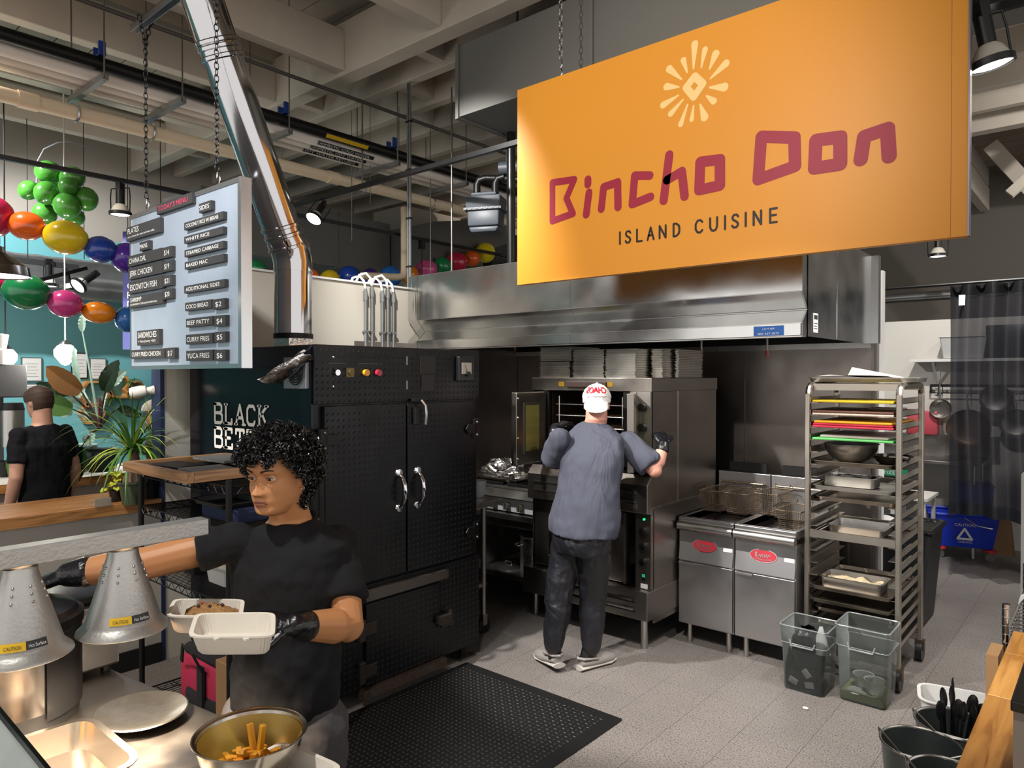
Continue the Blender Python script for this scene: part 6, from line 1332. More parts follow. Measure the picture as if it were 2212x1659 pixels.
g_ = bp(160, 990, 6.1); one('glazed_bowl', B().bowl([(.09, 0), (.15, .04), (.185, .14), (.175, .2), (.19, .21)], (g_.x, g_.y, 1.0), 30), M('glaze_blue', '#7f9298', .35, var=(9, .5, '#6b7d84')), 'large blue-grey glazed planter on the cafe counter', 'planter')
# ================================================================== CAFE BEHIND
cc = T('cafe_counter', 'pale panelled cafe counter with white top and oak edge', 'counter', (-6.7, 1.5, 0), world=True)
part(cc, 'counter_top', B().bx(-7.1, -2.5, .955, -6.38, 5.0, .985), M('laminate_white', '#cfcfcd', .35), smooth=False); part(cc, 'edge_band', B().bx(-6.38, -2.5, .92, -6.36, 5.0, .985), LEDGE, smooth=False)
for k in range(9): part(cc, 'front_panel', B().bx(-6.44, -2.5 + k * .83, .0, -6.42, -2.5 + k * .83 + .822, .92), M('counter_panel', '#a89e94', .6), smooth=False)
for i, (px, py, w, h, lab) in enumerate(((68, 798, .20, .27, 'framed certificate above the man in black'), (171, 790, .17, .3, 'dark framed notice behind the right globe pendant'), (211, 797, .18, .25, 'framed certificate right of the globe pendant'), (74, 840, .3, .12, 'wide framed notice behind the man in black'))):
    p = G(px, py, X=-9.19); fr = T('wall_certificate', lab, 'picture', (-9.19, p.y, p.z), group='framed papers on the teal wall', world=True)
    part(fr, 'frame', B().bx(-9.199, p.y - w / 2, p.z - h / 2, -9.175, p.y + w / 2, p.z + h / 2), BLACKP if i == 1 else M('frame_thin', '#5d6466', .5), smooth=False); pp2 = part(fr, 'paper', B().bx(-9.176, p.y - w / 2 + .012, p.z - h / 2 + .012, -9.172, p.y + w / 2 - .012, p.z + h / 2 - .012), M('paper_white', '#d9d6ce', .7), smooth=False)
    lb2 = B()
    for k in range(5): lb2.bx(-9.1718, p.y - w * .32, p.z - h * .3 + k * h * .13, -9.1712, p.y + w * (.32 - .1 * (k % 2)), p.z - h * .3 + k * h * .13 + .005)
    part(pp2, 'print_lines', lb2, M('print_grey', '#8a8a8a'), kind='stuff', smooth=False)
for i, (px, py, rr) in enumerate(((206, 851, .175), (258, 836, .155), (292, 842, .125), (200, 893, .14))):
    p = G(px, py, X=-9.1); hx = T('hexagon_shelf', ('largest wooden hexagon shelf left of the dark leaf', 'wooden hexagon shelf in the middle of the teal wall', 'smallest wooden hexagon shelf beside the cap', 'lowest wooden hexagon shelf behind the plant stems')[i], 'shelf', (-9.1, p.y, p.z), group='wooden hexagon shelves', world=True)
    for k in range(6):
        a0, a1 = R(60 * k), R(60 * k + 60); part(hx, 'side_board', B().add([(x, p.y + cos(a) * r, p.z + sin(a) * r) for x in (-9.2, -9.08) for a, r in ((a0, rr), (a1, rr), (a1, rr - .028), (a0, rr - .028))], [(0, 1, 2, 3), (7, 6, 5, 4), (0, 4, 5, 1), (1, 5, 6, 2), (2, 6, 7, 3), (3, 7, 4, 0)]), wood('hex_wood', '#a5662c', '#cf9250', axis=1) if 'hex_wood' not in MATS else MATS['hex_wood'], smooth=False)
p = G(210, 862, X=-9.08); one('letter_block', B().bx(-9.14, p.y - .05, p.z - .12, -9.10, p.y + .05, p.z + .02), M('block_grey', '#8f948f', .6), 'small grey letter block in the largest hexagon shelf', 'ornament', smooth=False)
for i, (px, py) in enumerate(((288, 822), (292, 850), (245, 862))):
    p = G(px, py, X=-9.05); t = T('wall_plant', ('trailing plant above the smallest hexagon', 'little plant inside the smallest hexagon', 'bushy plant under the middle hexagon')[i], 'plant', p, world=True)
    for k in range(16): a = k * 2.4; part(t, 'leaf', strap(B(), p, (cos(a) * .3 + .3, sin(a), .5 + .5 * cos(a * 3)), .14, .012, 2.2, 6), LEAF)
cm = T('coffee_machine', 'grey coffee machine at the left edge of the cafe counter', 'coffee machine', G(8, 870, d=6.0).to_tuple()[:2] + (.986,), world=True)
c0 = G(10, 870, d=6.0); GRY = M('machine_grey', '#5a5a5c', .4, .5)
part(cm, 'column', B().bx(c0.x - .3, c0.y - .25, .986, c0.x - .02, c0.y + .0, 1.9), GRY, smooth=False, bevel=.01); part(cm, 'brew_head', B().bx(c0.x - .3, c0.y - .25, 1.62, c0.x + .02, c0.y + .16, 1.90), GRY, smooth=False, bevel=.01); part(cm, 'red_mark', B().bx(c0.x - .018, c0.y - .2, 1.42, c0.x - .014, c0.y - .02, 1.48), M('badge_red', '#b4303c'), smooth=False)
c1 = G(27, 930, d=5.9); ur = T('coffee_urn', 'steel coffee urn with black lid standing under the coffee machine', 'urn', (c1.x, c1.y, .986), world=True)
part(ur, 'stand', B().cyl((c1.x, c1.y, .986), (c1.x, c1.y, 1.01), .09, n=20).bx(c1.x - .08, c1.y - .01, 1.0, c1.x - .05, c1.y + .01, 1.22), BLACKP); part(ur, 'body', B().cyl((c1.x, c1.y, 1.22), (c1.x, c1.y, 1.52), .085, n=24), STEEL); part(ur, 'lid', B().cyl((c1.x, c1.y, 1.52), (c1.x, c1.y, 1.58), .088, .075, n=24), BLACKP)
one('cup_sleeve_stack', B().lathe([(.03, 0), (.045, .12), (.03, .13), (.05, .25), (.0001, .26)], (c0.x + .02, c0.y - .02, 1.9), 16), WHITE, 'white paper filter stack on top of the coffee machine', 'filters')
for i, (px, py, m_) in enumerate(((10, 1000, BLACKP), (28, 995, LEAF), (38, 985, WHITE))):
    p = G(px, py, d=5.75); one('condiment_jar', B().bowl([(.035, 0), (.05, .09), (.05, .13)], (p.x, p.y, .986), 16), m_, ('black jar', 'small green plant jar', 'white straw jar')[i] + ' beside the man in black', 'jar')
# hanging violet banner
p = G(278, 620, d=6.9); bn = T('hanging_banner', 'violet-blue vertical banner half hidden behind the menu board', 'banner', p, world=True); BV = M('banner_violet', '#454a86', .5)
q0, q1 = G(265, 500, d=6.9), G(265, 755, d=6.9); part(bn, 'panel', B().add([q0, q0 + RT * .42, q1 + RT * .42, q1, q0 + FW * .02, q0 + RT * .42 + FW * .02, q1 + RT * .42 + FW * .02, q1 + FW * .02], [(0, 1, 2, 3), (7, 6, 5, 4), (0, 4, 5, 1), (1, 5, 6, 2), (2, 6, 7, 3), (3, 7, 4, 0)]), BV, smooth=False)
for k in (.05, .37): part(bn, 'hanging_cord', B().cyl(q0 + RT * k, q0 + RT * k + Vector((0, 0, 4.3 - q0.z)), .004, n=5), BLACK)
for s, py in (('C', 520), ('O', 625), ('R', 645), ('D', 665)):
    o_ = G(275, py, d=6.89); part(bn, 'letter', text(B(), s, o_, RT, UP, .07), LETW, smooth=False)
# ================================================================== LAMPS
def par_lamp(pos, tilt, lab, s=1.0, hot=6.0, cage=True):
    t = T('track_lamp', lab, 'track lamp', pos, group='track lamps')
    t.rotation_euler = tilt
    part(t, 'adapter', B().bx(-.02 * s, -.03 * s, .17 * s, .02 * s, .03 * s, .235 * s), BLACKP, smooth=False)
    part(t, 'socket', B().cyl((0, 0, .055 * s), (0, 0, .175 * s), .034 * s, n=16), BLACKP)
    part(t, 'bulb', B().lathe([(.034 * s, .06 * s), (.05 * s, .045 * s), (.072 * s, 0), (.078 * s, -.02 * s)], n=24), M('bulb_frost', '#b9b4a8', .4))
    part(t, 'ring', B().lathe([(.076 * s, .0), (.086 * s, -.005 * s), (.086 * s, -.03 * s), (.078 * s, -.032 * s)], n=28), BLACKP)
    part(t, 'lens', B().lathe([(.0001, -.03 * s), (.06 * s, -.028 * s), (.078 * s, -.022 * s)], n=24), M('lamp_glow_%g' % hot, '#fffaf0', .4, emit=hot))
    if cage:
        for a in (0, 180):
            c, s2 = cos(R(a)), sin(R(a)); part(t, 'yoke', B().tube([(.088 * s * c, 0, -.01 * s), (.092 * s * c, 0, .12 * s), (.085 * s * c, 0, .19 * s), (.0, 0, .195 * s)], .005 * s, 6), BLACKP)
    return t
p = G(260, 455, X=RAILX); par_lamp((RAILX, p.y, 3.165), (0, 0, R(30)), 'lit track lamp hanging from the rail left of the menu board')
p = G(690, 470, Y=RAILY); l2 = par_lamp((p.x, RAILY - .05, 3.24), (R(-35), R(20), R(40)), 'tilted lit track lamp on the rail right of the flue', .9)
p = G(2140, 128, d=2.95); par_lamp((p.x, p.y, p.z), (0, R(-12), R(40)), 'large lit track lamp beyond the right end of the orange sign', 1.0)
one('track_rail', B().bx(p.x - 1.5, p.y - .015, p.z + .235, p.x + 1.2, p.y + .015, p.z + .26), BLACKP, 'short black track rail above the large lamp on the right', 'track rail', smooth=False)
p = G(2026, 548, d=7.2); par_lamp(p, (0, 0, R(20)), 'small lit lamp under the bottom right corner of the orange sign')
one('hanger_rod', B().cyl((p.x, p.y, p.z + .22), (p.x, p.y, 4.3), .012, n=6), BLACK, 'black stem of the small lamp below the orange sign', 'rod')
p = G(105, 612, d=6.9); par_lamp(p, (0, 0, R(10)), 'lit square-yoke track lamp above the green balloon'); p2 = G(152, 622, d=7.0); par_lamp(p2, (R(14), 0, 0), 'bright track lamp shining above the pink balloon', .8, 12, False); p3 = G(172, 615, d=6.9); par_lamp(p3, (R(-50), R(-20), 0), 'unlit tilted track lamp at the end of the cafe rail', 1.0, .1)
a, c = G(-40, 552, d=6.7), G(170, 578, d=7.05); one('track_rail', B().bar(a, c, .04, .05), BLACKP, 'black cafe track rail above the green and pink balloons', 'track rail', smooth=False)
a, c = G(88, 604, d=6.6), G(186, 579, d=7.1); one('track_rail', B().bar(a, c, .035, .035), BLACKP, 'short black cafe rail crossing towards the wall', 'track rail', smooth=False)
for px, rr in ((60, 1), (182, 2)):
    p = G(px, 560, d=6.9); one('hanger_wire', B().cyl(p, (p.x, p.y, 4.3), .004, n=5), BLACK, ('thin wire at the left of the cafe rail', 'thin wire at the right of the cafe rail')[rr - 1], 'wire')
for i, (px, py) in enumerate(((12, 773), (141, 764))):
    p = G(px, py, d=6.3); t = T('globe_pendant', ('acorn glass pendant at the left edge of the frame', 'acorn glass pendant in front of the teal wall papers')[i], 'pendant lamp', p, group='acorn glass pendants', world=True)
    part(t, 'glass_globe', B().lathe([(.0001, -.105), (.03, -.095), (.085, -.02), (.088, .03), (.06, .07), (.04, .078)], p, 28), M('globe_glow', '#fff8ea', .4, emit=5)); part(t, 'cap', B().lathe([(.045, .075), (.05, .08), (.03, .105), (.012, .12)], p, 20), BLACKP if i == 0 else M('cap_chrome', '#c9c9c9', .2, 1.0))
    part(t, 'cord', B().cyl((p.x, p.y, p.z + .115), (p.x, p.y, 4.3), .006, n=6), BLACKP if i == 0 else WHITE)
    L = bpy.data.lights.new('globe_bulb', 'POINT'); L.energy = 22; L.color = (1, .95, .86); L.shadow_soft_size = .09; lo = bpy.data.objects.new('globe_bulb', L); COL.objects.link(lo); lo.location = p + Vector((.12, -.12, -.02))
p = G(-5, 597, d=3.6); t = T('dome_pendant', 'polished metal dome pendant at the left edge', 'pendant lamp', p, world=True)
part(t, 'dome', B().lathe([(.03, .15), (.035, .12), (.06, .10), (.10, .075), (.135, .05), (.142, .012), (.146, 0), (.138, .004), (.128, .045), (.05, .09)], p, 36), M('dome_nickel', '#8a857e', .16, 1.0)); part(t, 'diffuser', B().lathe([(.0001, .008), (.138, .006)], p, 30), M('globe_glow', '#fff8ea')); part(t, 'stem', B().cyl(p + Vector((0, 0, .14)), (p.x, p.y, 4.3), .012, n=8), BLACKP)
p = G(911, 500, X=RAILX); dp = T('rail_pendant', 'slim black pendant dropping from the rail above the pink balloon', 'pendant lamp', (RAILX, p.y, 2.9), world=True)
part(dp, 'adapter', B().bx(RAILX - .03, p.y - .03, RZ - .11, RAILX + .03, p.y + .03, RZ - .015), BLACKP, smooth=False); part(dp, 'cord', B().cyl((RAILX, p.y, 2.75), (RAILX, p.y, RZ - .1), .008, n=6), BLACKP); part(dp, 'socket', B().cyl((RAILX, p.y, 2.65), (RAILX, p.y, 2.76), .03, n=12), BLACKP)
# ================================================================== SECURITY CAMERA
cq_ = G(345, 843, d=5.0); cam_ = T('security_camera', 'white security camera mounted on the navy post', 'camera', (-4.69, 1.945, cq_.z), world=True)
bc = Vector((-4.72, 1.87, cq_.z)); dv = (-RT * .92 - FW * .32 + Vector((0, 0, -.18))).normalized(); part(cam_, 'body', B().lathe([(.0001, -.055), (.03, -.05), (.037, -.02), (.035, .03), (.03, .045), (.0001, .047)], bc, 22, dv.to_track_quat('Z', 'Y').to_matrix()), M('camera_white', '#d4d0c8', .4)); part(cam_, 'lens_face', B().lathe([(.0001, .0485), (.027, .048), (.0285, .044)], bc, 20, dv.to_track_quat('Z', 'Y').to_matrix()), BLACKP)
part(cam_, 'mount', B().cyl(bc - dv * .04, (-4.69, 1.956, cq_.z + .01), .016, .03, n=12), M('camera_white', '#d4d0c8'))
# ================================================================== BALLOONS
def balloon(px, py, wpx, col, lab, d, group, hpx=None, ax=0.0):
    p = G(px, py, d=d); r = wpx / 2 * d / F; h = (hpx or wpx) / 2 * d / F
    q = Matrix((RT, UP, -FW)).transposed() @ Matrix.Rotation(R(ax), 3, 'Z')
    t = T('balloon', lab, 'balloon', p, group=group, world=True)
    m_ = M('balloon_' + col.strip('#'), col, .22, spec=.6, coat=.3)
    part(t, 'skin', B().sph(p, (r, h, h), 24, 16, q @ Matrix.Rotation(R(90), 3, 'Y')) if False else B().lathe([(.0001, -1), (.2, -.975), (.42, -.9), (.65, -.74), (.86, -.48), (.98, -.16), (1, .08), (.93, .38), (.74, .68), (.46, .89), (.2, .98), (.0001, 1)], (0, 0, 0), 26), m_)
    o = t.children[0]; o.matrix_local = Matrix.Translation((0, 0, 0)) @ (q.to_4x4() @ Matrix.Rotation(R(90), 4, 'Y') @ Matrix.Diagonal((h, h, r, 1)))
    o.data.transform(Matrix.Translation(p)); 
    kn = part(t, 'knot', B().lathe([(.0001, .0), (.012, -.006), (.016, -.02), (.008, -.022)], p + q @ Vector((r, 0, 0)), 8, (q @ Matrix.Rotation(R(90), 3, 'Y'))), m_)
    return t
gA = 'balloon garland over the cafe'
for a in ((-12, 468, 70, '#c21f55', 'red balloon cut by the left edge', 4.9, 86), (57, 488, 76, '#e8641b', 'orange balloon left of the big yellow one', 4.95, 62), (141, 513, 92, '#e6c81c', 'big yellow balloon in the upper garland', 5.0, 74), (217, 539, 68, '#1c44a8', 'deep blue balloon between yellow and purple', 5.1, 58), (272, 557, 60, '#50289a', 'purple balloon at the menu board edge', 5.2, 66), (56, 631, 98, '#14804a', 'big dark green balloon under the dome lamp', 4.9, 76), (140, 656, 72, '#d0408c', 'pink balloon in the lower garland', 5.0, 60), (213, 675, 74, '#ee8a12', 'orange balloon in the lower garland', 5.1, 48), (276, 690, 52, '#2468b4', 'sky blue balloon at the menu board edge', 5.2, 56), (-3, 616, 30, '#c21f55', 'sliver of a crimson balloon at the left edge', 5.0, 30)):
    balloon(a[0], a[1], a[2], a[3], a[4], a[5], gA, a[6], -6)
gB = 'cluster of green balloons'
for i, (px, py, w) in enumerate(((104, 372, 54), (156, 384, 52), (62, 411, 44), (100, 417, 52), (147, 403, 42), (186, 430, 52), (145, 446, 58), (97, 461, 50), (160, 468, 44), (120, 395, 50))):
    balloon(px, py, w, '#3f7f2a', ('top green balloon of the cluster', 'upper right green balloon of the cluster', 'leftmost green balloon of the cluster', 'front green balloon at the middle left', 'small green balloon at the cluster centre', 'rightmost green balloon of the cluster', 'largest front green balloon of the cluster', 'lower left green balloon of the cluster', 'lowest green balloon of the cluster', 'inner green balloon mostly hidden in the cluster')[i], 6.35 - (.12 if i in (3, 4, 6) else 0) + (.1 if i == 9 else 0), gB, w * .92, 20 * i)
gC = 'row of balloons behind the cream wall'
for a in ((552, 580, 46, '#14804a', 'green balloon tip left of the flue', 7.4, 40), (671, 598, 36, '#e8641b', 'orange balloon peeping right of the flue', 7.6, 36), (712, 603, 44, '#e6c81c', 'yellow balloon low behind the cream wall', 7.8, 40), (754, 597, 50, '#1c44a8', 'deep blue balloon behind the conduits', 8.0, 46), (800, 601, 38, '#50289a', 'purple balloon behind the conduit tops', 8.15, 44), (843, 598, 50, '#2468b4', 'sky blue balloon right of the conduits', 8.3, 48), (883, 593, 42, '#ee8a12', 'amber balloon behind the steel drop conduits', 8.5, 42), (921, 581, 48, '#d0508c', 'pink balloon above the hood corner', 8.7, 40), (955, 575, 40, '#14804a', 'green balloon right of the pink one', 8.9, 40), (986, 566, 48, '#c21f45', 'red balloon above the hood', 9.1, 44), (1019, 558, 36, '#e8641b', 'orange balloon beside the last yellow one', 9.3, 36), (1048, 546, 44, '#e6d21c', 'last yellow balloon near the black pole', 9.5, 44)):
    balloon(a[0], a[1], a[2], a[3], a[4], a[5], gC, a[6], 0)
one('garland_arch', B().tube([G(x, y, d=6.5) for x, y in ((78, 420), (80, 350), (95, 322), (125, 308), (155, 306), (190, 318), (222, 336))], .006, 6), M('arch_grey', '#77777a', .5), 'thin grey hoop above the green balloon cluster', 'hoop')
# conduits on the cream wall
for i, px in enumerate((790, 804, 826, 838, 850)):
    y = G(px, 660, X=-4.58).y; top = 2.50 + .03 * (i % 2); t = T('wall_conduit', ('first wall conduit, nearest the flue', 'second wall conduit from the flue', 'third wall conduit from the flue', 'fourth wall conduit from the flue', 'last wall conduit, nearest the hood')[i], 'conduit', (-4.585, y, 1.9), group='galvanised conduits on the cream wall', world=True)
    part(t, 'tube', B().cyl((-4.585, y, 1.6), (-4.585, y, top), .0125, n=10), GALV); part(t, 'connector', B().cyl((-4.585, y, top - .09), (-4.585, y, top - .02), .018, n=10), GALV); part(t, 'strap', B().bx(-4.598, y - .022, 2.15, -4.57, y + .022, 2.165), GALV, smooth=False); part(t, 'cable', B().tube([(-4.585, y, top), (-4.59, y - .01, top + .06), (-4.62, y - .03, top + .10), (-4.68, y - .05, top + .09), (-4.74, y - .06, top + .0)], .010, 6), WHITE)
# ================================================================== PEOPLE
def loft(b, secs, n=20):
    """secs: (centre, a-vector, b-vector) ellipses"""
    base = len(b.v); m = len(secs)
    for c, a, e in secs:
        c, a, e = Vector(c), Vector(a), Vector(e)
        for k in range(n): t = 2 * pi * k / n; b.v.append(tuple(c + a * cos(t) + e * sin(t)))
    for i in range(m - 1):
        for k in range(n): l = (k + 1) % n; b.f.append((base + i * n + k, base + i * n + l, base + (i + 1) * n + l, base + (i + 1) * n + k))
    b.f.append(tuple(base + k for k in reversed(range(n)))); b.f.append(tuple(base + (m - 1) * n + k for k in range(n)))
    return b
def limb(b, pts, rs, n=14):
    """tapered limb with round ends"""
    b.tube(pts, rs, n)
    for p, r in ((pts[0], rs[0]), (pts[-1], rs[-1])): b.sph(p, r * .98, 12, 8)
    for p, r in zip(pts[1:-1], rs[1:-1]): b.sph(p, r * .99, 12, 8)
    return b
def fuse(o, voxel, smooth=6, disp=None):
    m = o.modifiers.new('fuse', 'REMESH'); m.mode = 'VOXEL'; m.voxel_size = voxel; m.use_smooth_shade = True
    if smooth:
        s = o.modifiers.new('soften', 'SMOOTH'); s.iterations = smooth; s.factor = .5
    if disp:
        tx = bpy.data.textures.new('folds', 'CLOUDS'); tx.noise_scale = disp[0]; tx.noise_depth = 2
        d = o.modifiers.new('folds', 'DISPLACE'); d.texture = tx; d.strength = disp[1]; d.mid_level = .42; d.texture_coords = 'GLOBAL'
    for p in o.data.polygons: p.use_smooth = True
    return o
def lerpt(tab, z):
    if z <= tab[0][0]: return tab[0][1]
    for (a, x), (c, y) in zip(tab, tab[1:]):
        if z <= c:
            t = (z - a) / (c - a); t = t * t * (3 - 2 * t) * .5 + t * .5; return x + (y - x) * t
    return tab[-1][1]
YF = [(-.117, .045), (-.112, .066), (-.102, .083), (-.092, .086), (-.082, .081), (-.07, .085), (-.055, .086), (-.03, .083), (-.008, .080), (.004, .081), (.018, .089), (.04, .092), (.065, .086), (.085, .070), (.1, .048), (.108, .028), (.112, .004)]
YB = [(-.117, .02), (-.11, .0), (-.095, -.025), (-.075, -.055), (-.05, -.08), (-.02, -.096), (.02, -.102), (.05, -.098), (.08, -.08), (.1, -.05), (.108, -.03), (.112, -.004)]
WW = [(-.117, .018), (-.112, .028), (-.1, .043), (-.08, .056), (-.06, .063), (-.035, .069), (-.01, .073), (.02, .076), (.05, .074), (.075, .064), (.095, .045), (.106, .026), (.112, .004)]
def gz(x, s): return math.exp(-(x / s) ** 2)
def headpt(phi, z, off=0.0):
    yf, yb, w = lerpt(YF, z), lerpt(YB, z), lerpt(WW, z); c = (yf + yb) * .35; s, k = sin(phi), cos(phi)
    x = (abs(s) ** .86) * (1 if s > 0 else -1) * w
    y = c + (yf - c) * (abs(k) ** .8) if k > 0 else c + (yb - c) * (abs(k) ** .9)
    if k > 0:
        f = min(1, k * 1.8); ax = abs(x)
        nz = max(0, min(1, (.012 - z) / .052)) if z > -.040 else max(0, 1 - (-.040 - z) / .011)
        y += f * .031 * nz ** .9 * gz(x, .0085 + .007 * nz)
        y += f * .012 * gz(ax - .0145, .0075) * gz(z + .043, .008)
        y -= f * .0125 * gz(ax - .032, .015) * gz(z - .002, .011); y -= f * .004 * gz(ax - .014, .008) * gz(z - .006, .012)
        y += f * .0045 * gz(ax - .03, .022) * gz(z - .022, .008)
        y += f * .005 * gz(ax - .044, .018) * gz(z + .03, .016)
        y += f * .0075 * gz(x, .021) * gz(z + .0655, .0055); y += f * .0085 * gz(x, .018) * gz(z + .078, .0065); y -= f * .005 * gz(x, .024) * gz(z + .0715, .0022); y -= f * .004 * gz(x, .02) * gz(z + .088, .005); y += f * .004 * gz(x, .018) * gz(z + .1, .01)
    v = Vector((x, y, z))
    if off: v += Vector((x, y, z * .6)).normalized() * off
    return v
def head_mesh(b, tr, n=96, m=90):
    base = len(b.v)
    for j in range(m + 1):
        z = -.117 + (.229) * j / m
        for i in range(n): b.v.append(tuple(tr(headpt(2 * pi * i / n, z))))
    for j in range(m):
        for i in range(n): l = (i + 1) % n; b.f.append((base + j * n + i, base + j * n + l, base + (j + 1) * n + l, base + (j + 1) * n + i))
    b.f.append(tuple(base + i for i in reversed(range(n)))); b.f.append(tuple(base + m * n + i for i in range(n)))
    return b
def ear(b, tr, s):
    for p, r in (((s * .074, -.008, -.006), (.006, .017, .028)), ((s * .078, -.012, .010), (.005, .016, .018)), ((s * .076, -.006, -.030), (.005, .010, .011))): b.sph((0, 0, 0), r, 10, 8); \
        b.v[-110 + 11 * 0:] if False else None; _shift(b, 10 * 9, tr, p)
    return b
def _shift(b, cnt, tr, p):
    for i in range(len(b.v) - cnt, len(b.v)):
        v = Vector(b.v[i]); b.v[i] = tuple(tr(Vector(p) + v))
def frame(c, fwd, up=(0, 0, 1), s=1.0):
    c, f = Vector(c), Vector(fwd).normalized(); l = Vector(up).cross(f).normalized(); u = f.cross(l).normalized()
    return (lambda p: c + (l * p[0] + f * p[1] + u * p[2]) * s)
def hand(b, w, d, nrm, side, curl=(40, 45, 30), thumb=30, s=1.0, spread=1.0):
    """wrist w, pointing d, palm faces -nrm; side=+1 thumb towards +lateral"""
    w, d = Vector(w), Vector(d).normalized(); n = Vector(nrm); n = (n - d * n.dot(d)).normalized(); l = d.cross(n).normalized() * side
    loft(b, [(w - d * .02 * s, l * .027 * s, n * .02 * s), (w + d * .02 * s, l * .034 * s, n * .02 * s), (w + d * .06 * s, l * .042 * s, n * .017 * s), (w + d * .09 * s, l * .040 * s, n * .013 * s)], 14)
    for k, (o, L) in enumerate(((.030, .92), (.010, 1.0), (-.011, .95), (-.030, .78))):
        p = w + d * (.085 * s) + l * (o * s * spread); dd_ = d + l * (o * 1.2 * (spread - 1)); pts = [p - d * .02 * s, p]; a = 0
        for seg, c in zip((.042, .028, .022), curl):
            a += R(c); p = p + (dd_ * cos(a) - n * sin(a)).normalized() * (seg * s * L); pts.append(p)
        b.tube(pts, [.0095 * s, .0098 * s, .0088 * s, .008 * s, .0065 * s], 8); b.sph(pts[-1], .0065 * s, 8, 6)
    p = w + d * .025 * s + l * .028 * s; q = p + (d * .6 + l * .75 - n * .25).normalized() * .04 * s; r_ = q + (d * cos(R(thumb)) + l * .25 - n * sin(R(thumb))).normalized() * .032 * s; e = r_ + (d * .9 - n * .5 - l * .1).normalized() * .024 * s
    b.tube([p, q, r_, e], [.014 * s, .0115 * s, .0105 * s, .0075 * s], 8); b.sph(e, .0075 * s, 8, 6)
    return b
def curls(b, tr, keep, count, thick, seed, cr=(.005, .009)):
    random.seed(seed); k = 0
    while k < count:
        phi = random.uniform(0, 2 * pi); z = random.uniform(-.115, .112)
        if random.random() > .35 + .65 * lerpt(WW, z) / .076: continue
        if not keep(phi, z): continue
        t = random.random() ** .6; p = headpt(phi, z, .004 + thick(phi, z) * t); r = random.uniform(*cr); ax = Vector((random.gauss(0, 1), random.gauss(0, 1), random.gauss(0, 1))).normalized(); a = ax.orthogonal().normalized(); c = ax.cross(a); ln = random.uniform(.008, .018); tw = random.uniform(1.0, 1.7)
        b.tube([tr(p + a * (cos(2 * pi * tw * i / 9) * r) + c * (sin(2 * pi * tw * i / 9) * r) + ax * (ln * (i / 9 - .5))) for i in range(10)], .0017, 3, caps=False); k += 1
    return b
def scalp(b, tr, keep, off, n=72, m=50):
    base = len(b.v); idx = {}
    for j in range(m + 1):
        z = -.117 + .229 * j / m
        for i in range(n):
            phi = 2 * pi * i / n; idx[(i, j)] = len(b.v); b.v.append(tuple(tr(headpt(phi, z, off(phi, z) if callable(off) else off))))
    for j in range(m):
        for i in range(n):
            l = (i + 1) % n; z = -.117 + .229 * (j + .5) / m
            if keep(2 * pi * (i + .5) / n, z): b.f.append((idx[(i, j)], idx[(l, j)], idx[(l, j + 1)], idx[(i, j + 1)]))
    b.f.append(tuple(idx[(i, m)] for i in range(n)))
    return b
def patch(b, tr, x0, x1, zf, hw, off=.0012, n=14, k=4):
    """thin strip on the face front between x0,x1 following zf(t), half width hw(t)"""
    base = len(b.v)
    for i in range(n + 1):
        t = i / n; x = x0 + (x1 - x0) * t
        for j in range(k + 1):
            z = zf(t) + hw(t) * (2 * j / k - 1); w = lerpt(WW, z); s = max(-.999, min(.999, math.copysign((abs(x) / w) ** (1 / .86), x))); p = headpt(math.asin(s), z); b.v.append(tuple(tr(p + Vector((0, off, 0)))))
    for i in range(n):
        for j in range(k): a = base + i * (k + 1) + j; b.f.append((a, a + 1, a + k + 2, a + k + 1))
    return b
def face_parts(root, tr, brow, lip, iris, lash=True, gaze=(0, 1, 0), s=1.0):
    EW = M('eye_white', '#d8d0c6', .25)
    for sd in (-1, 1):
        c = Vector((sd * .0315, .0655, .001)); e = part(root, 'eye', B().sph((0, 0, 0), .0118 * s, 16, 12), EW); e_v = None
        e.data.transform(Matrix.Translation(tr(c) - OFF[root]) @ Matrix.Translation(OFF[root]) @ Matrix.Translation(-OFF[root]) @ Matrix.Translation(OFF[root])) if True else None
        g = (tr(c + Vector(gaze)) - tr(c)).normalized(); q = g.to_track_quat('Z', 'Y').to_matrix()
        part(e, 'iris', B().lathe([(.0001, .0121 * s), (.0035 * s, .0119 * s), (.0056 * s, .0107 * s)], tr(c), 14, q), iris)
    return root
# ------------------------------------------------------------------ young worker in front
SKIN = M('skin_brown', '#c08659', .46, sss=.12, spec=.4, var=(14, .25, '#b2774c')); SHIRT = cloth('shirt_black', '#1d1d1f', (9, 9, 4), .55, .02)
GLOVE = M('glove_black', '#101013', .28, bump=(60, .35), spec=.6); JEAN = cloth('jeans_grey', '#545254', (10, 10, 5), .5, .015)
HAIR = M('hair_black', '#0d0b0c', .32, spec=.6)
def W_(px, py, d): return G(px, py, d=d)
hc = W_(602, 1022, 2.10); hf = (-FW * cos(R(22)) - RT * sin(R(22)) + Vector((0, 0, -.10))).normalized(); htr = frame(hc, hf, (0, 0, 1), 1.0)
neck = W_(628, 1125, 2.17); chest = W_(622, 1225, 2.17); belly = W_(622, 1370, 2.15); hip = W_(618, 1500, 2.15)
bf = (-FW * .96 - RT * .28).normalized(); bf = Vector((bf.x, bf.y, 0)).normalized(); bl = Vector((0, 0, 1)).cross(bf)   # body forward / his left
Rs, Re, Rw = W_(492, 1172, 2.13), W_(318, 1216, 2.06), W_(150, 1240, 2.02)
Ls, Le, Lw = W_(735, 1190, 2.19), W_(752, 1352, 2.08), W_(640, 1352, 1.90)
b = B()
head_mesh(b, htr)
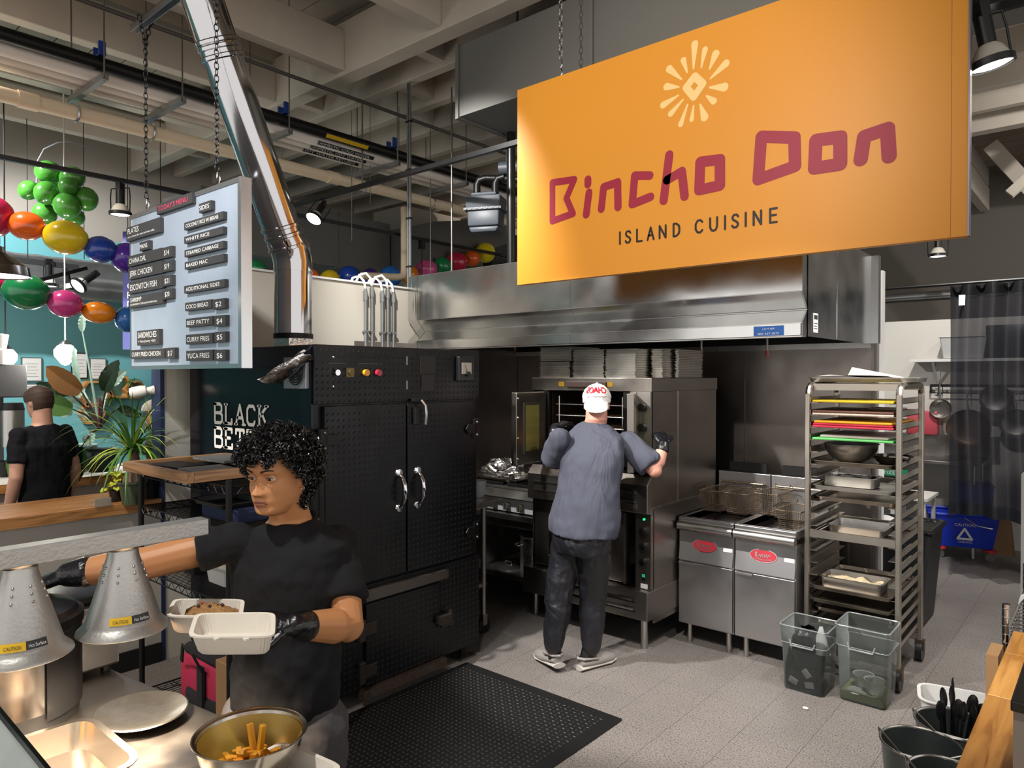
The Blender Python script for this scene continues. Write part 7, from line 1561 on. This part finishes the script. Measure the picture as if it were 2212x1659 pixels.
for sd in (-1, 1):
    for p, r in (((sd * .0745, -.010, -.008), (.006, .016, .026)), ((sd * .079, -.016, .006), (.005, .013, .018)), ((sd * .077, -.006, -.030), (.005, .009, .010))): b.sph((0, 0, 0), r, 10, 8); _shift(b, 90, htr, p)
loft(b, [(htr((0, -.02, -.06)), bl * .058, bf * .06), (htr((0, -.03, -.10)), bl * .056, bf * .058), (neck + Vector((0, 0, .01)), bl * .062, bf * .062), (neck - Vector((0, 0, .045)), bl * .12, bf * .075)])
loft(b, [(neck - Vector((0, 0, .03)), bl * .10, bf * .065), (chest, bl * .165, bf * .105), (belly, bl * .14, bf * .095), (hip, bl * .15, bf * .10), (hip - Vector((0, 0, .1)), bl * .14, bf * .1)])
for S_, E_, W2 in ((Rs, Re, Rw), (Ls, Le, Lw)):
    limb(b, [S_, S_.lerp(E_, .5), E_, E_.lerp(W2, .3), E_.lerp(W2, .7), W2], [.046, .049, .047, .050, .041, .030])
ft1, ft2 = hip + bl * -.1 + bf * .02, hip + bl * .1
for f_, sd in ((ft1, -1), (ft2, 1)):
    g0_ = Vector((f_.x, f_.y, 0)); limb(b, [f_ - Vector((0, 0, .05)), Vector((f_.x, f_.y, .46)) + bf * .015, Vector((f_.x, f_.y, .3)), Vector((f_.x, f_.y, .09)) - bf * .02], [.078, .055, .05, .038])
ym_ = one('person', b, SKIN, 'young person with curly black hair in black tee holding an open takeaway box', 'person'); fuse(ym_, .0042, 2)
# tee
b = B()
loft(b, [(neck + Vector((0, 0, -.004)), bl * .078, bf * .074), (neck - Vector((0, 0, .03)), bl * .14, bf * .088), (neck - Vector((0, 0, .065)), bl * .19, bf * .102), (chest, bl * .186, bf * .125), ((chest + belly) / 2, bl * .172, bf * .122), (belly, bl * .162, bf * .122), (belly.lerp(hip, .6), bl * .166, bf * .128), (hip + Vector((0, 0, .01)) - bf * .0, bl * .170, bf * .132), (hip - Vector((0, 0, .03)), bl * .160, bf * .124)], 28)
for S_, E_, t in ((Rs, Re, .36), (Ls, Le, .66)):
    e = S_.lerp(E_, t); ax = (E_ - S_).normalized(); limb(b, [S_ - ax * .03, S_.lerp(e, .5)], [.055, .058]); b.tube([S_.lerp(e, .3), S_.lerp(e, .7), e], [.058, .061, .063], 16)
tee = part(ym_, 'tee_shirt', b, SHIRT, 'black crew-neck tee'); fuse(tee, .007, 5, (.10, .030))
part(ym_, 'collar', B().tube([neck + Vector((0, 0, -.003)) + bl * cos(t) * .074 + bf * (sin(t) * .071) + Vector((0, 0, -.022 * sin(t))) for t in [2 * pi * k / 28 for k in range(28)]], .0075, 6, closed=True), SHIRT)
b = B(); loft(b, [(hip + Vector((0, 0, .04)), bl * .155, bf * .115), (hip - Vector((0, 0, .06)), bl * .168, bf * .125), (hip - Vector((0, 0, .14)), bl * .165, bf * .122)], 24)
for f_ in (ft1, ft2): limb(b, [f_ - Vector((0, 0, .08)), Vector((f_.x, f_.y, .46)) + bf * .015, Vector((f_.x, f_.y, .12)) - bf * .015], [.098, .085, .08])
jn = part(ym_, 'jeans', b, JEAN, 'faded grey jeans'); fuse(jn, .009, 4, (.07, .02))
part(ym_, 'pocket_seam', B().tube([hip + bl * .15 + bf * .06 + Vector((0, 0, -.05)), hip + bl * .15 + bf * .07 + Vector((0, 0, -.2))], .002, 4), BLACKM)
for f_ in (ft1, ft2): part(ym_, 'shoe', B().sph((f_.x + bf.x * .05, f_.y + bf.y * .05, .045), (.05, .05, .045), 14, 8).sph((f_.x + bf.x * .13, f_.y + bf.y * .13, .035), (.055, .055, .035), 14, 8), BLACKM)
# gloves
b = B(); hand(b, Rw + (Rw - Re).normalized() * .01, (Rw - Re).normalized() + Vector((0, 0, -.25)), UP * .9 - FW * .2, 1, (20, 35, 30), 25); limb(b, [Re.lerp(Rw, .80), Rw], [.044, .036])
gl1 = part(ym_, 'glove', b, GLOVE, 'black disposable glove on the reaching hand'); fuse(gl1, .004, 1)
hd_ = (Lw - Le).normalized(); b = B(); hand(b, Lw + hd_ * .01, -RT * .95 - FW * .22 + UP * .16, UP * .8 - FW * .55, -1, (18, 24, 16), 10); limb(b, [Le.lerp(Lw, .84), Lw], [.043, .037])
gl2 = part(ym_, 'glove', b, GLOVE, 'black disposable glove holding the takeaway box'); fuse(gl2, .004, 1)
# hair
def yk(phi, z):
    k = cos(phi)
    if k > .55: return z > .046 + .012 * sin(phi * 9)
    if k > .05: return z > .046 - (.55 - k) * .13
    if k > -.35: return z > -.02
    return z > -.085
ythk = lambda phi, z: (.030 if cos(phi) > .3 else .035) * (1 if z > -.03 else .6) + .004
hb = part(ym_, 'hair_mass', scalp(B(), htr, yk, lambda phi, z: .012 + .014 * max(0, min(1, (z + .08) / .1))), HAIR, 'dense curly black hair')
part(hb, 'curls', curls(B(), htr, yk, 3600, ythk, 5), HAIR, kind='stuff')
BRW = M('brow_black', '#1c1310', .7); LIP = M('lip_rose', '#8a4a44', .42); IRS = M('iris_dark', '#1a0f0b', .12)
for sd in (-1, 1):
    part(ym_, 'eyebrow', patch(B(), htr, sd * .014, sd * .050, lambda t: .021 + .006 * sin(pi * t * .75), lambda t: .0036 * (1 - .65 * t), .0016), BRW)
    c = Vector((sd * .0315, .0655, .0005)); e = part(ym_, 'eye', B().sph(htr(c), .0118, 16, 12), M('eye_white', '#d8d0c6', .25)); g = (htr(c + Vector((-.0 , 1, -.12))) - htr(c)).normalized()
    part(e, 'iris', B().lathe([(.0001, .0122), (.0035, .0119), (.0058, .0106)], htr(c), 14, g.to_track_quat('Z', 'Y').to_matrix()), IRS)
    part(ym_, 'upper_lid', B().tube([htr(c + Vector((cos(t) * .0135, .0080 + .0035 * sin(t), .0018 + .0050 * sin(t)))) for t in [pi * k / 8 for k in range(9)]], .0028, 6), SKIN)
    part(ym_, 'lash_line', B().tube([htr(c + Vector((cos(t) * .0125, .0105 + .003 * sin(t), .0006 + .0042 * sin(t)))) for t in [pi * k / 8 for k in range(9)]], .0010, 5), BRW)
    part(ym_, 'lower_lid', B().tube([htr(c + Vector((cos(t) * .013, .0082 + .003 * sin(t), -.0030 - .0040 * sin(t)))) for t in [pi * k / 8 for k in range(9)]], .0022, 6), SKIN)
part(ym_, 'upper_lip', patch(B(), htr, -.024, .024, lambda t: -.0668 + .0012 * abs(t - .5), lambda t: .0038 * sin(pi * (.06 + .88 * t)), .0014), LIP); part(ym_, 'lower_lip', patch(B(), htr, -.022, .022, lambda t: -.0765 - .0 * t, lambda t: .0044 * sin(pi * (.06 + .88 * t)), .0014), M('lip_lower', '#96564c', .42))
part(ym_, 'mouth_line', patch(B(), htr, -.0245, .0245, lambda t: -.0716, lambda t: .0009, .0022, k=2), M('mouth_dark', '#3c1c18', .6))
for sd in (-1, 1): part(ym_, 'earring', B().tube([htr((sd * .080 + cos(t) * .0045, -.006, -.042 + sin(t) * .0055)) for t in [2 * pi * k / 10 for k in range(10)]], .0012, 5, closed=True), CHROME)
# takeaway box in his hand: two hinged halves, rice inside the far one
bc0 = W_(470, 1372, 1.76); uu = (RT * .97 - FW * .12 + Vector((0, 0, .03))).normalized(); vv = (FW * .92 + RT * -.30 + Vector((0, 0, -.10))).normalized()
cb = T('takeaway_box', 'open white takeaway box with rice held in a black gloved hand', 'takeaway box', bc0 - Vector((0, 0, .03)), world=True)
farc = W_(447, 1352, 1.86); nearc = W_(507, 1392, 1.66)
vv1 = (vv + Vector((0, 0, .10))).normalized(); vv2 = (vv + Vector((0, 0, .14))).normalized()
part(cb, 'base_half', clam_half(B(), farc, uu, vv1, .20, .15, .045), PULP); lid_ = part(cb, 'lid_half', clam_half(B(), nearc, (uu + Vector((0, 0, .02))).normalized(), vv2, .20, .15, .045), PULP)
for k in (-.04, .03): part(lid_, 'tab', B().box(nearc - vv2 * .078 + uu * k + Vector((0, 0, .044)), (.022, .01, .004)), PULP, smooth=False)
w_ = uu.cross(vv1).normalized()
def rice(u, v):
    p = farc + uu * ((u - .42) * .15) + vv1 * ((v - .5) * .10); h = .026 + .030 * max(0, sin(pi * u)) ** .6 * max(0, sin(pi * v)) ** .6 + .006 * noise.noise(Vector((u * 9, v * 8, 1))) + .004 * noise.noise(Vector((u * 34, v * 28, 5)))
    return p + w_ * h
part(cb, 'rice_and_beans', B().grid(rice, 56, 40), M('rice_brown', '#b98d57', .7, var=(120, .9, '#7c5530'), bump=(200, .6)), 'brown rice and beans', kind='stuff')
for i, (a, c) in enumerate(((.35, .55), (.5, .4), (.62, .6), (.72, .45), (.28, .4))): part(cb, 'bean', B().sph(rice(a, c) + w_ * .002, (.006, .0045, .004), 8, 6), M('bean_dark', '#3a1f1a', .4) if i else M('pepper_red', '#b83a2c', .4))
# ------------------------------------------------------------------ cook at the oven (seen from behind)
def C_(px, py, d): return G(px, py, d=d)
SKP = M('skin_pink', '#c08a78', .5, sss=.1, var=(12, .3, '#b27a68')); TG = cloth('shirt_grey', '#464853', (7, 7, 2.2), .75, .04); PB = cloth('trousers_black', '#17171c', (9, 9, 6), .7, .03); PB.node_tree.nodes['Principled BSDF'].inputs['Roughness'].default_value = .45; PB.node_tree.nodes['Principled BSDF'].inputs['Specular IOR Level'].default_value = .5
cf = Vector((.12, 1, 0)).normalized(); cl_ = Vector((0, 0, 1)).cross(cf)   # facing the oven; cl_ = his left (image left)
ch_ = C_(1289, 872, 4.50); cft = (FW + RT * .15 + Vector((0, 0, -.12))).normalized(); ctr = frame(ch_, cft)
cn = C_(1285, 915, 4.47); cs = C_(1280, 975, 4.39); cw_ = C_(1268, 1080, 4.32); chp = C_(1256, 1140, 4.30)
Ls2, Le2, Lw2 = C_(1212, 948, 4.40), C_(1190, 998, 4.52), C_(1200, 925, 4.74); Rs2, Re2, Rw2 = C_(1352, 955, 4.42), C_(1414, 1016, 4.33), C_(1434, 962, 4.38)
fL, fR = Z_ = (G(1190, 1440, Z=0), G(1279, 1440, Z=0)); kL = C_(1208, 1280, 4.34); kR = C_(1281, 1285, 4.38); aL, aR = C_(1196, 1405, 4.34), C_(1277, 1405, 4.38)
hL, hR = chp - cl_ * -.095 - Vector((0, 0, .03)), chp - cl_ * .095 - Vector((0, 0, .03))
b = B(); head_mesh(b, ctr, 64, 60)
for sd in (-1, 1):
    for p, r in (((sd * .0745, -.010, -.008), (.007, .017, .028)), ((sd * .077, -.006, -.030), (.006, .009, .010))): b.sph((0, 0, 0), r, 10, 8); _shift(b, 90, ctr, p)
loft(b, [(ctr((0, -.025, -.05)), cl_ * .068, cf * .068), (ctr((0, -.035, -.10)), cl_ * .07, cf * .068), (cn, cl_ * .075, cf * .07), (cn - Vector((0, 0, .05)), cl_ * .14, cf * .08)])
loft(b, [(cn - Vector((0, 0, .04)), cl_ * .13, cf * .08), (cs, cl_ * .18, cf * .11), (cw_, cl_ * .165, cf * .12), (chp, cl_ * .165, cf * .12)])
for S_, E_, W2 in ((Ls2, Le2, Lw2), (Rs2, Re2, Rw2)): limb(b, [S_, S_.lerp(E_, .5), E_, E_.lerp(W2, .35), W2], [.056, .052, .046, .045, .031])
for h_, k_, a_ in ((hL, kL, aL), (hR, kR, aR)): limb(b, [h_, k_, a_], [.08, .055, .04])
ck = one('person', b, SKP, 'cook in white cap and grey tee reaching into the open oven, seen from behind', 'person'); fuse(ck, .0065, 2)
b = B(); loft(b, [(cn + Vector((0, 0, .004)), cl_ * .082, cf * .078), (cn - Vector((0, 0, .03)), cl_ * .15, cf * .095), (C_(1283, 945, 4.44), cl_ * .215, cf * .115), (cs, cl_ * .222, cf * .14), (C_(1275, 1030, 4.35), cl_ * .215, cf * .15), (cw_, cl_ * .215, cf * .16), (C_(1260, 1125, 4.30), cl_ * .225, cf * .165), (C_(1257, 1152, 4.29), cl_ * .222, cf * .16)], 30)
for S_, E_, t, r in ((Ls2, Le2, .95, .068), (Rs2, Re2, .86, .072)):
    e = S_.lerp(E_, t); b.sph(S_, r * .95, 14, 10); b.tube([S_, S_.lerp(e, .5), e], [r * .96, r * 1.02, r * 1.08], 18)
tg = part(ck, 'tee_shirt', b, TG, 'loose charcoal grey tee'); fuse(tg, .0085, 5, (.22, .05))
b = B(); loft(b, [(chp + Vector((0, 0, .06)), cl_ * .18, cf * .13), (chp - Vector((0, 0, .06)), cl_ * .195, cf * .15), (chp - Vector((0, 0, .14)), cl_ * .19, cf * .14)], 24)
for h_, k_, a_ in ((hL, kL, aL), (hR, kR, aR)): limb(b, [h_ - Vector((0, 0, .06)), h_.lerp(k_, .6), k_, k_.lerp(a_, .5), a_ + Vector((0, 0, .03))], [.105, .095, .085, .075, .06])
tr_ = part(ck, 'trousers', b, PB, 'loose black trousers'); fuse(tr_, .009, 4, (.12, .03))
CLG = M('clog_grey', '#85807c', .7); dirL, dirR = Vector((-.75, .35, 0)).normalized(), Vector((.25, .95, 0)).normalized()
for a_, dv, g_, tilt in ((aL, dirL, fL, .03), (aR, dirR, fR, 0)):
    c = Vector((g_.x, g_.y, 0)); sd = Vector((-dv.y, dv.x, 0)); b = B()
    loft(b, [(c - dv * .10 + Vector((0, 0, .045 + tilt)), sd * .036, Vector((0, 0, .02))), (c - dv * .04 + Vector((0, 0, .04 + tilt * .8)), sd * .043, Vector((0, 0, .032))), (c + dv * .06 + Vector((0, 0, .042)), sd * .052, Vector((0, 0, .040))), (c + dv * .13 + Vector((0, 0, .036)), sd * .05, Vector((0, 0, .032))), (c + dv * .17 + Vector((0, 0, .03)), sd * .032, Vector((0, 0, .022)))], 16)
    cg = part(ck, 'clog', b, CLG, 'grey slip-on clog'); part(cg, 'sole', loft(B(), [(c - dv * .115 + Vector((0, 0, .018 + tilt)), sd * .042, Vector((0, 0, .016))), (c + dv * .02 + Vector((0, 0, .016 + tilt * .4)), sd * .046, Vector((0, 0, .015))), (c + dv * .12 + Vector((0, 0, .016)), sd * .054, Vector((0, 0, .016))), (c + dv * .175 + Vector((0, 0, .02)), sd * .036, Vector((0, 0, .014)))], 14), M('sole_pale', '#a59f99', .7))
    part(cg, 'heel_strap', B().tube([c + sd * .046 + dv * .01 + Vector((0, 0, .065 + tilt)), c - dv * .09 + sd * .034 + Vector((0, 0, .075 + tilt)), c - dv * .115 + Vector((0, 0, .078 + tilt)), c - dv * .09 - sd * .034 + Vector((0, 0, .075 + tilt)), c - sd * .046 + dv * .01 + Vector((0, 0, .065 + tilt))], .009, 6), CLG)
    part(ck, 'sock', B().tube([a_ + Vector((0, 0, .06)), Vector((c.x, c.y, .06)) - dv * .05], [.045, .04], 12), BLACKM)
for S_, W2, dv, nr, sd, cu in ((Le2, Lw2, Vector((.1, .8, .3)), UP, -1, (25, 40, 30)), (Re2, Rw2, Vector((-.5, .45, .55)), -FW + UP * .3, 1, (30, 40, 30))):
    b = B(); hand(b, W2, dv, nr, sd, cu, 20, 1.1); limb(b, [S_.lerp(W2, .85), W2], [.042, .037]); g_ = part(ck, 'glove', b, GLOVE); fuse(g_, .005, 1)
CAPW = M('cap_white', '#e6e2dc', .8, bump=(300, .1)); capk = lambda phi, z: z > .012 or (cos(phi) < -.2 and z > .0)
# ballcap worn backwards: dome plus brim over the nape, red stitched word
cp_ = part(ck, 'cap', scalp(B(), ctr, capk, lambda phi, z: .013 + .004 * (z > .03)), CAPW, 'white cap worn backwards')
def brim(u, v):
    phi = pi - (u - .5) * 1.9; z = .004 - .012 * v; p = headpt(phi, max(z, -.02), .014 + .03 * v * (1 - (2 * u - 1) ** 2 * .8)); return ctr((p.x, p.y - .012 * v, .006 - .075 * v * (1 - .55 * (2 * u - 1) ** 2)))
part(cp_, 'brim', B().grid(brim, 18, 6), CAPW); part(cp_, 'button', B().sph(ctr((0, 0, .128)), .008, 8, 6), CAPW)
def onback(x, z): s = max(-.99, min(.99, x / .09)); p = headpt(pi - math.asin(s), z, .0215); return ctr(p)
wb2 = B(); V, Fc = text_mesh('CHAOS', .9); x0_ = min(p[0] for p in V); x1_ = max(p[0] for p in V)
[wb2.add([onback(ox - -(((p[0] - x0_) / (x1_ - x0_)) - .5) * .12, .050 + oz + p[1] * .05) for p in V], Fc) for ox, oz in ((0, 0), (.0015, .001), (-.0015, -.001))]
part(cp_, 'stitched_word', wb2, M('stitch_red', '#b8001e', .6), 'red stitched word', kind='stuff', smooth=False)
part(cp_, 'stitch_line', B().tube([onback(-.055 + .11 * i / 16, .028 + .003 * sin(i * 2.1)) for i in range(17)], .0016, 4), BLACKM)
# ------------------------------------------------------------------ man at the cafe counter and man with the cap, background
def bystander(px, py, d, face, top_m, hair, lab, pant=None, reach=None, cap=False, skin=None, low=.0):
    c = G(px, py, d=d); f = Vector(face).normalized(); f = Vector((f.x, f.y, 0)).normalized(); l = Vector((0, 0, 1)).cross(f); t = frame(c, f + Vector((0, 0, -.22 if not cap else -.05))); zt = c.z
    nk = Vector((c.x, c.y, zt - .155)) - f * .035; chs = nk - f * .02 - Vector((0, 0, .16)); bly = nk - f * .02 - Vector((0, 0, .40)); hp_ = nk - f * .03 - Vector((0, 0, .60)); b = B(); head_mesh(b, t, 56, 50)
    for sd in (-1, 1): b.sph((0, 0, 0), (.007, .017, .03), 10, 8); _shift(b, 90, t, (sd * .0745, -.010, -.008))
    loft(b, [(t((0, -.02, -.05)), l * .06, f * .062), (nk, l * .066, f * .066), (nk - Vector((0, 0, .05)), l * .12, f * .07)]); loft(b, [(nk - Vector((0, 0, .04)), l * .11, f * .07), (chs, l * .17, f * .105), (bly, l * .145, f * .1), (hp_, l * .15, f * .1)])
    arms = []
    for sd in (-1, 1):
        S_ = nk + l * (.175 * sd) - Vector((0, 0, .075)); E_ = S_ + l * (.05 * sd) - f * .04 - Vector((0, 0, .29)); W2 = E_ + f * .09 - Vector((0, 0, .25))
        if sd == -1 and False: pass
        arms.append((S_, E_, W2)); limb(b, [S_, S_.lerp(E_, .5), E_, E_.lerp(W2, .3), W2], [.054, .05, .043, .042, .029]); hand(b, W2, W2 - E_, l * sd, -sd, (22, 28, 20), 25)
    for sd in (-1, 1): hx_ = hp_ + l * (.085 * sd); limb(b, [hx_, Vector((hx_.x, hx_.y, .48)), Vector((hx_.x, hx_.y, .1))], [.08, .055, .042])
    o = one('person', b, skin, lab, 'person'); fuse(o, .007, 2)
    b = B(); loft(b, [(nk + Vector((0, 0, -.01)), l * .076, f * .072), (nk - Vector((0, 0, .05)), l * .165, f * .09), (chs, l * .195, f * .125), (bly, l * .17, f * .12), (hp_, l * .175, f * .125)], 24)
    for S_, E_, W2 in arms: e = S_.lerp(E_, .66); b.sph(S_, .056, 12, 8); b.tube([S_, S_.lerp(e, .5), e], [.057, .06, .063], 14)
    s_ = part(o, 'tee_shirt', b, top_m); fuse(s_, .009, 4, (.12, .03))
    b = B(); loft(b, [(hp_ + Vector((0, 0, .05)), l * .16, f * .115), (hp_ - Vector((0, 0, .1)), l * .175, f * .125)], 20)
    for sd in (-1, 1): hx_ = hp_ + l * (.088 * sd); limb(b, [hx_ - Vector((0, 0, .05)), Vector((hx_.x, hx_.y, .48)), Vector((hx_.x, hx_.y, .12))], [.1, .08, .072]); part(o, 'shoe', B().sph((hx_.x + f.x * .06, hx_.y + f.y * .06, .045), (.06, .06, .045), 12, 8), BLACKM)
    p_ = part(o, 'trousers', b, pant); fuse(p_, .01, 3)
    hk = lambda phi, z: (z > .055 if cos(phi) > .45 else (z > .0 if cos(phi) > -.25 else z > -.06))
    if not cap: part(o, 'hair', scalp(B(), t, hk, .008), hair)
    else:
        part(o, 'hair', scalp(B(), t, lambda phi, z: (z > .03 if cos(phi) > .1 else z > -.08), .006), hair); cp2_ = part(o, 'cap', scalp(B(), t, lambda phi, z: z > .03, lambda phi, z: .016 + .012 * (cos(phi) > 0)), M('cap_tan', '#8d867a', .8), 'tan and black flat-brim cap'); part(cp2_, 'brim', B().grid(lambda u, v: t((sin((u - .5) * 2.0) * .085, .06 + .10 * v * cos((u - .5) * 1.6) + .02, .036 - .010 * v)), 14, 5), M('cap_brim', '#3a3f4c', .7))
        for sd in (-1, 1): part(o, 'glasses_lens', B().tube([t((sd * .033 + cos(a) * .021, .088, .002 + sin(a) * .016)) for a in [2 * pi * k / 12 for k in range(12)]], .0018, 5, closed=True), BLACKP); part(o, 'glasses_arm', B().tube([t((sd * .055, .085, .006)), t((sd * .078, -.005, .006))], .0018, 5), BLACKP)
        part(o, 'beard', scalp(B(), t, lambda phi, z: cos(phi) > .15 and -.112 < z < -.062 - .02 * max(0, cos(phi) - .7), .004, 56, 44) if False else B().sph(t((0, .055, -.10)), (.045, .045, .035), 14, 10), M('beard_brown', '#4a2c20', .8))
    return o
bystander(84, 868, 5.15, -RT + FW * .35 - FW * .0, cloth('tee_navy', '#0f1016'), M('hair_brown', '#3b2a22', .7), 'short-haired person in black tee and jeans looking down at the cafe counter', M('jeans_navy', '#191b26', .8), skin=M('skin_fair', '#b98d7a', .5, sss=.1))
bystander(338, 895, 6.3, -RT - FW * .1, M('tee_plum', '#2a1f26', .85), M('hair_dark', '#2a1a14', .7), 'bearded person in tan cap and glasses half hidden behind the navy post', M('jeans_navy', '#191b26'), cap=True, skin=M('skin_tan', '#a87561', .5, sss=.1))
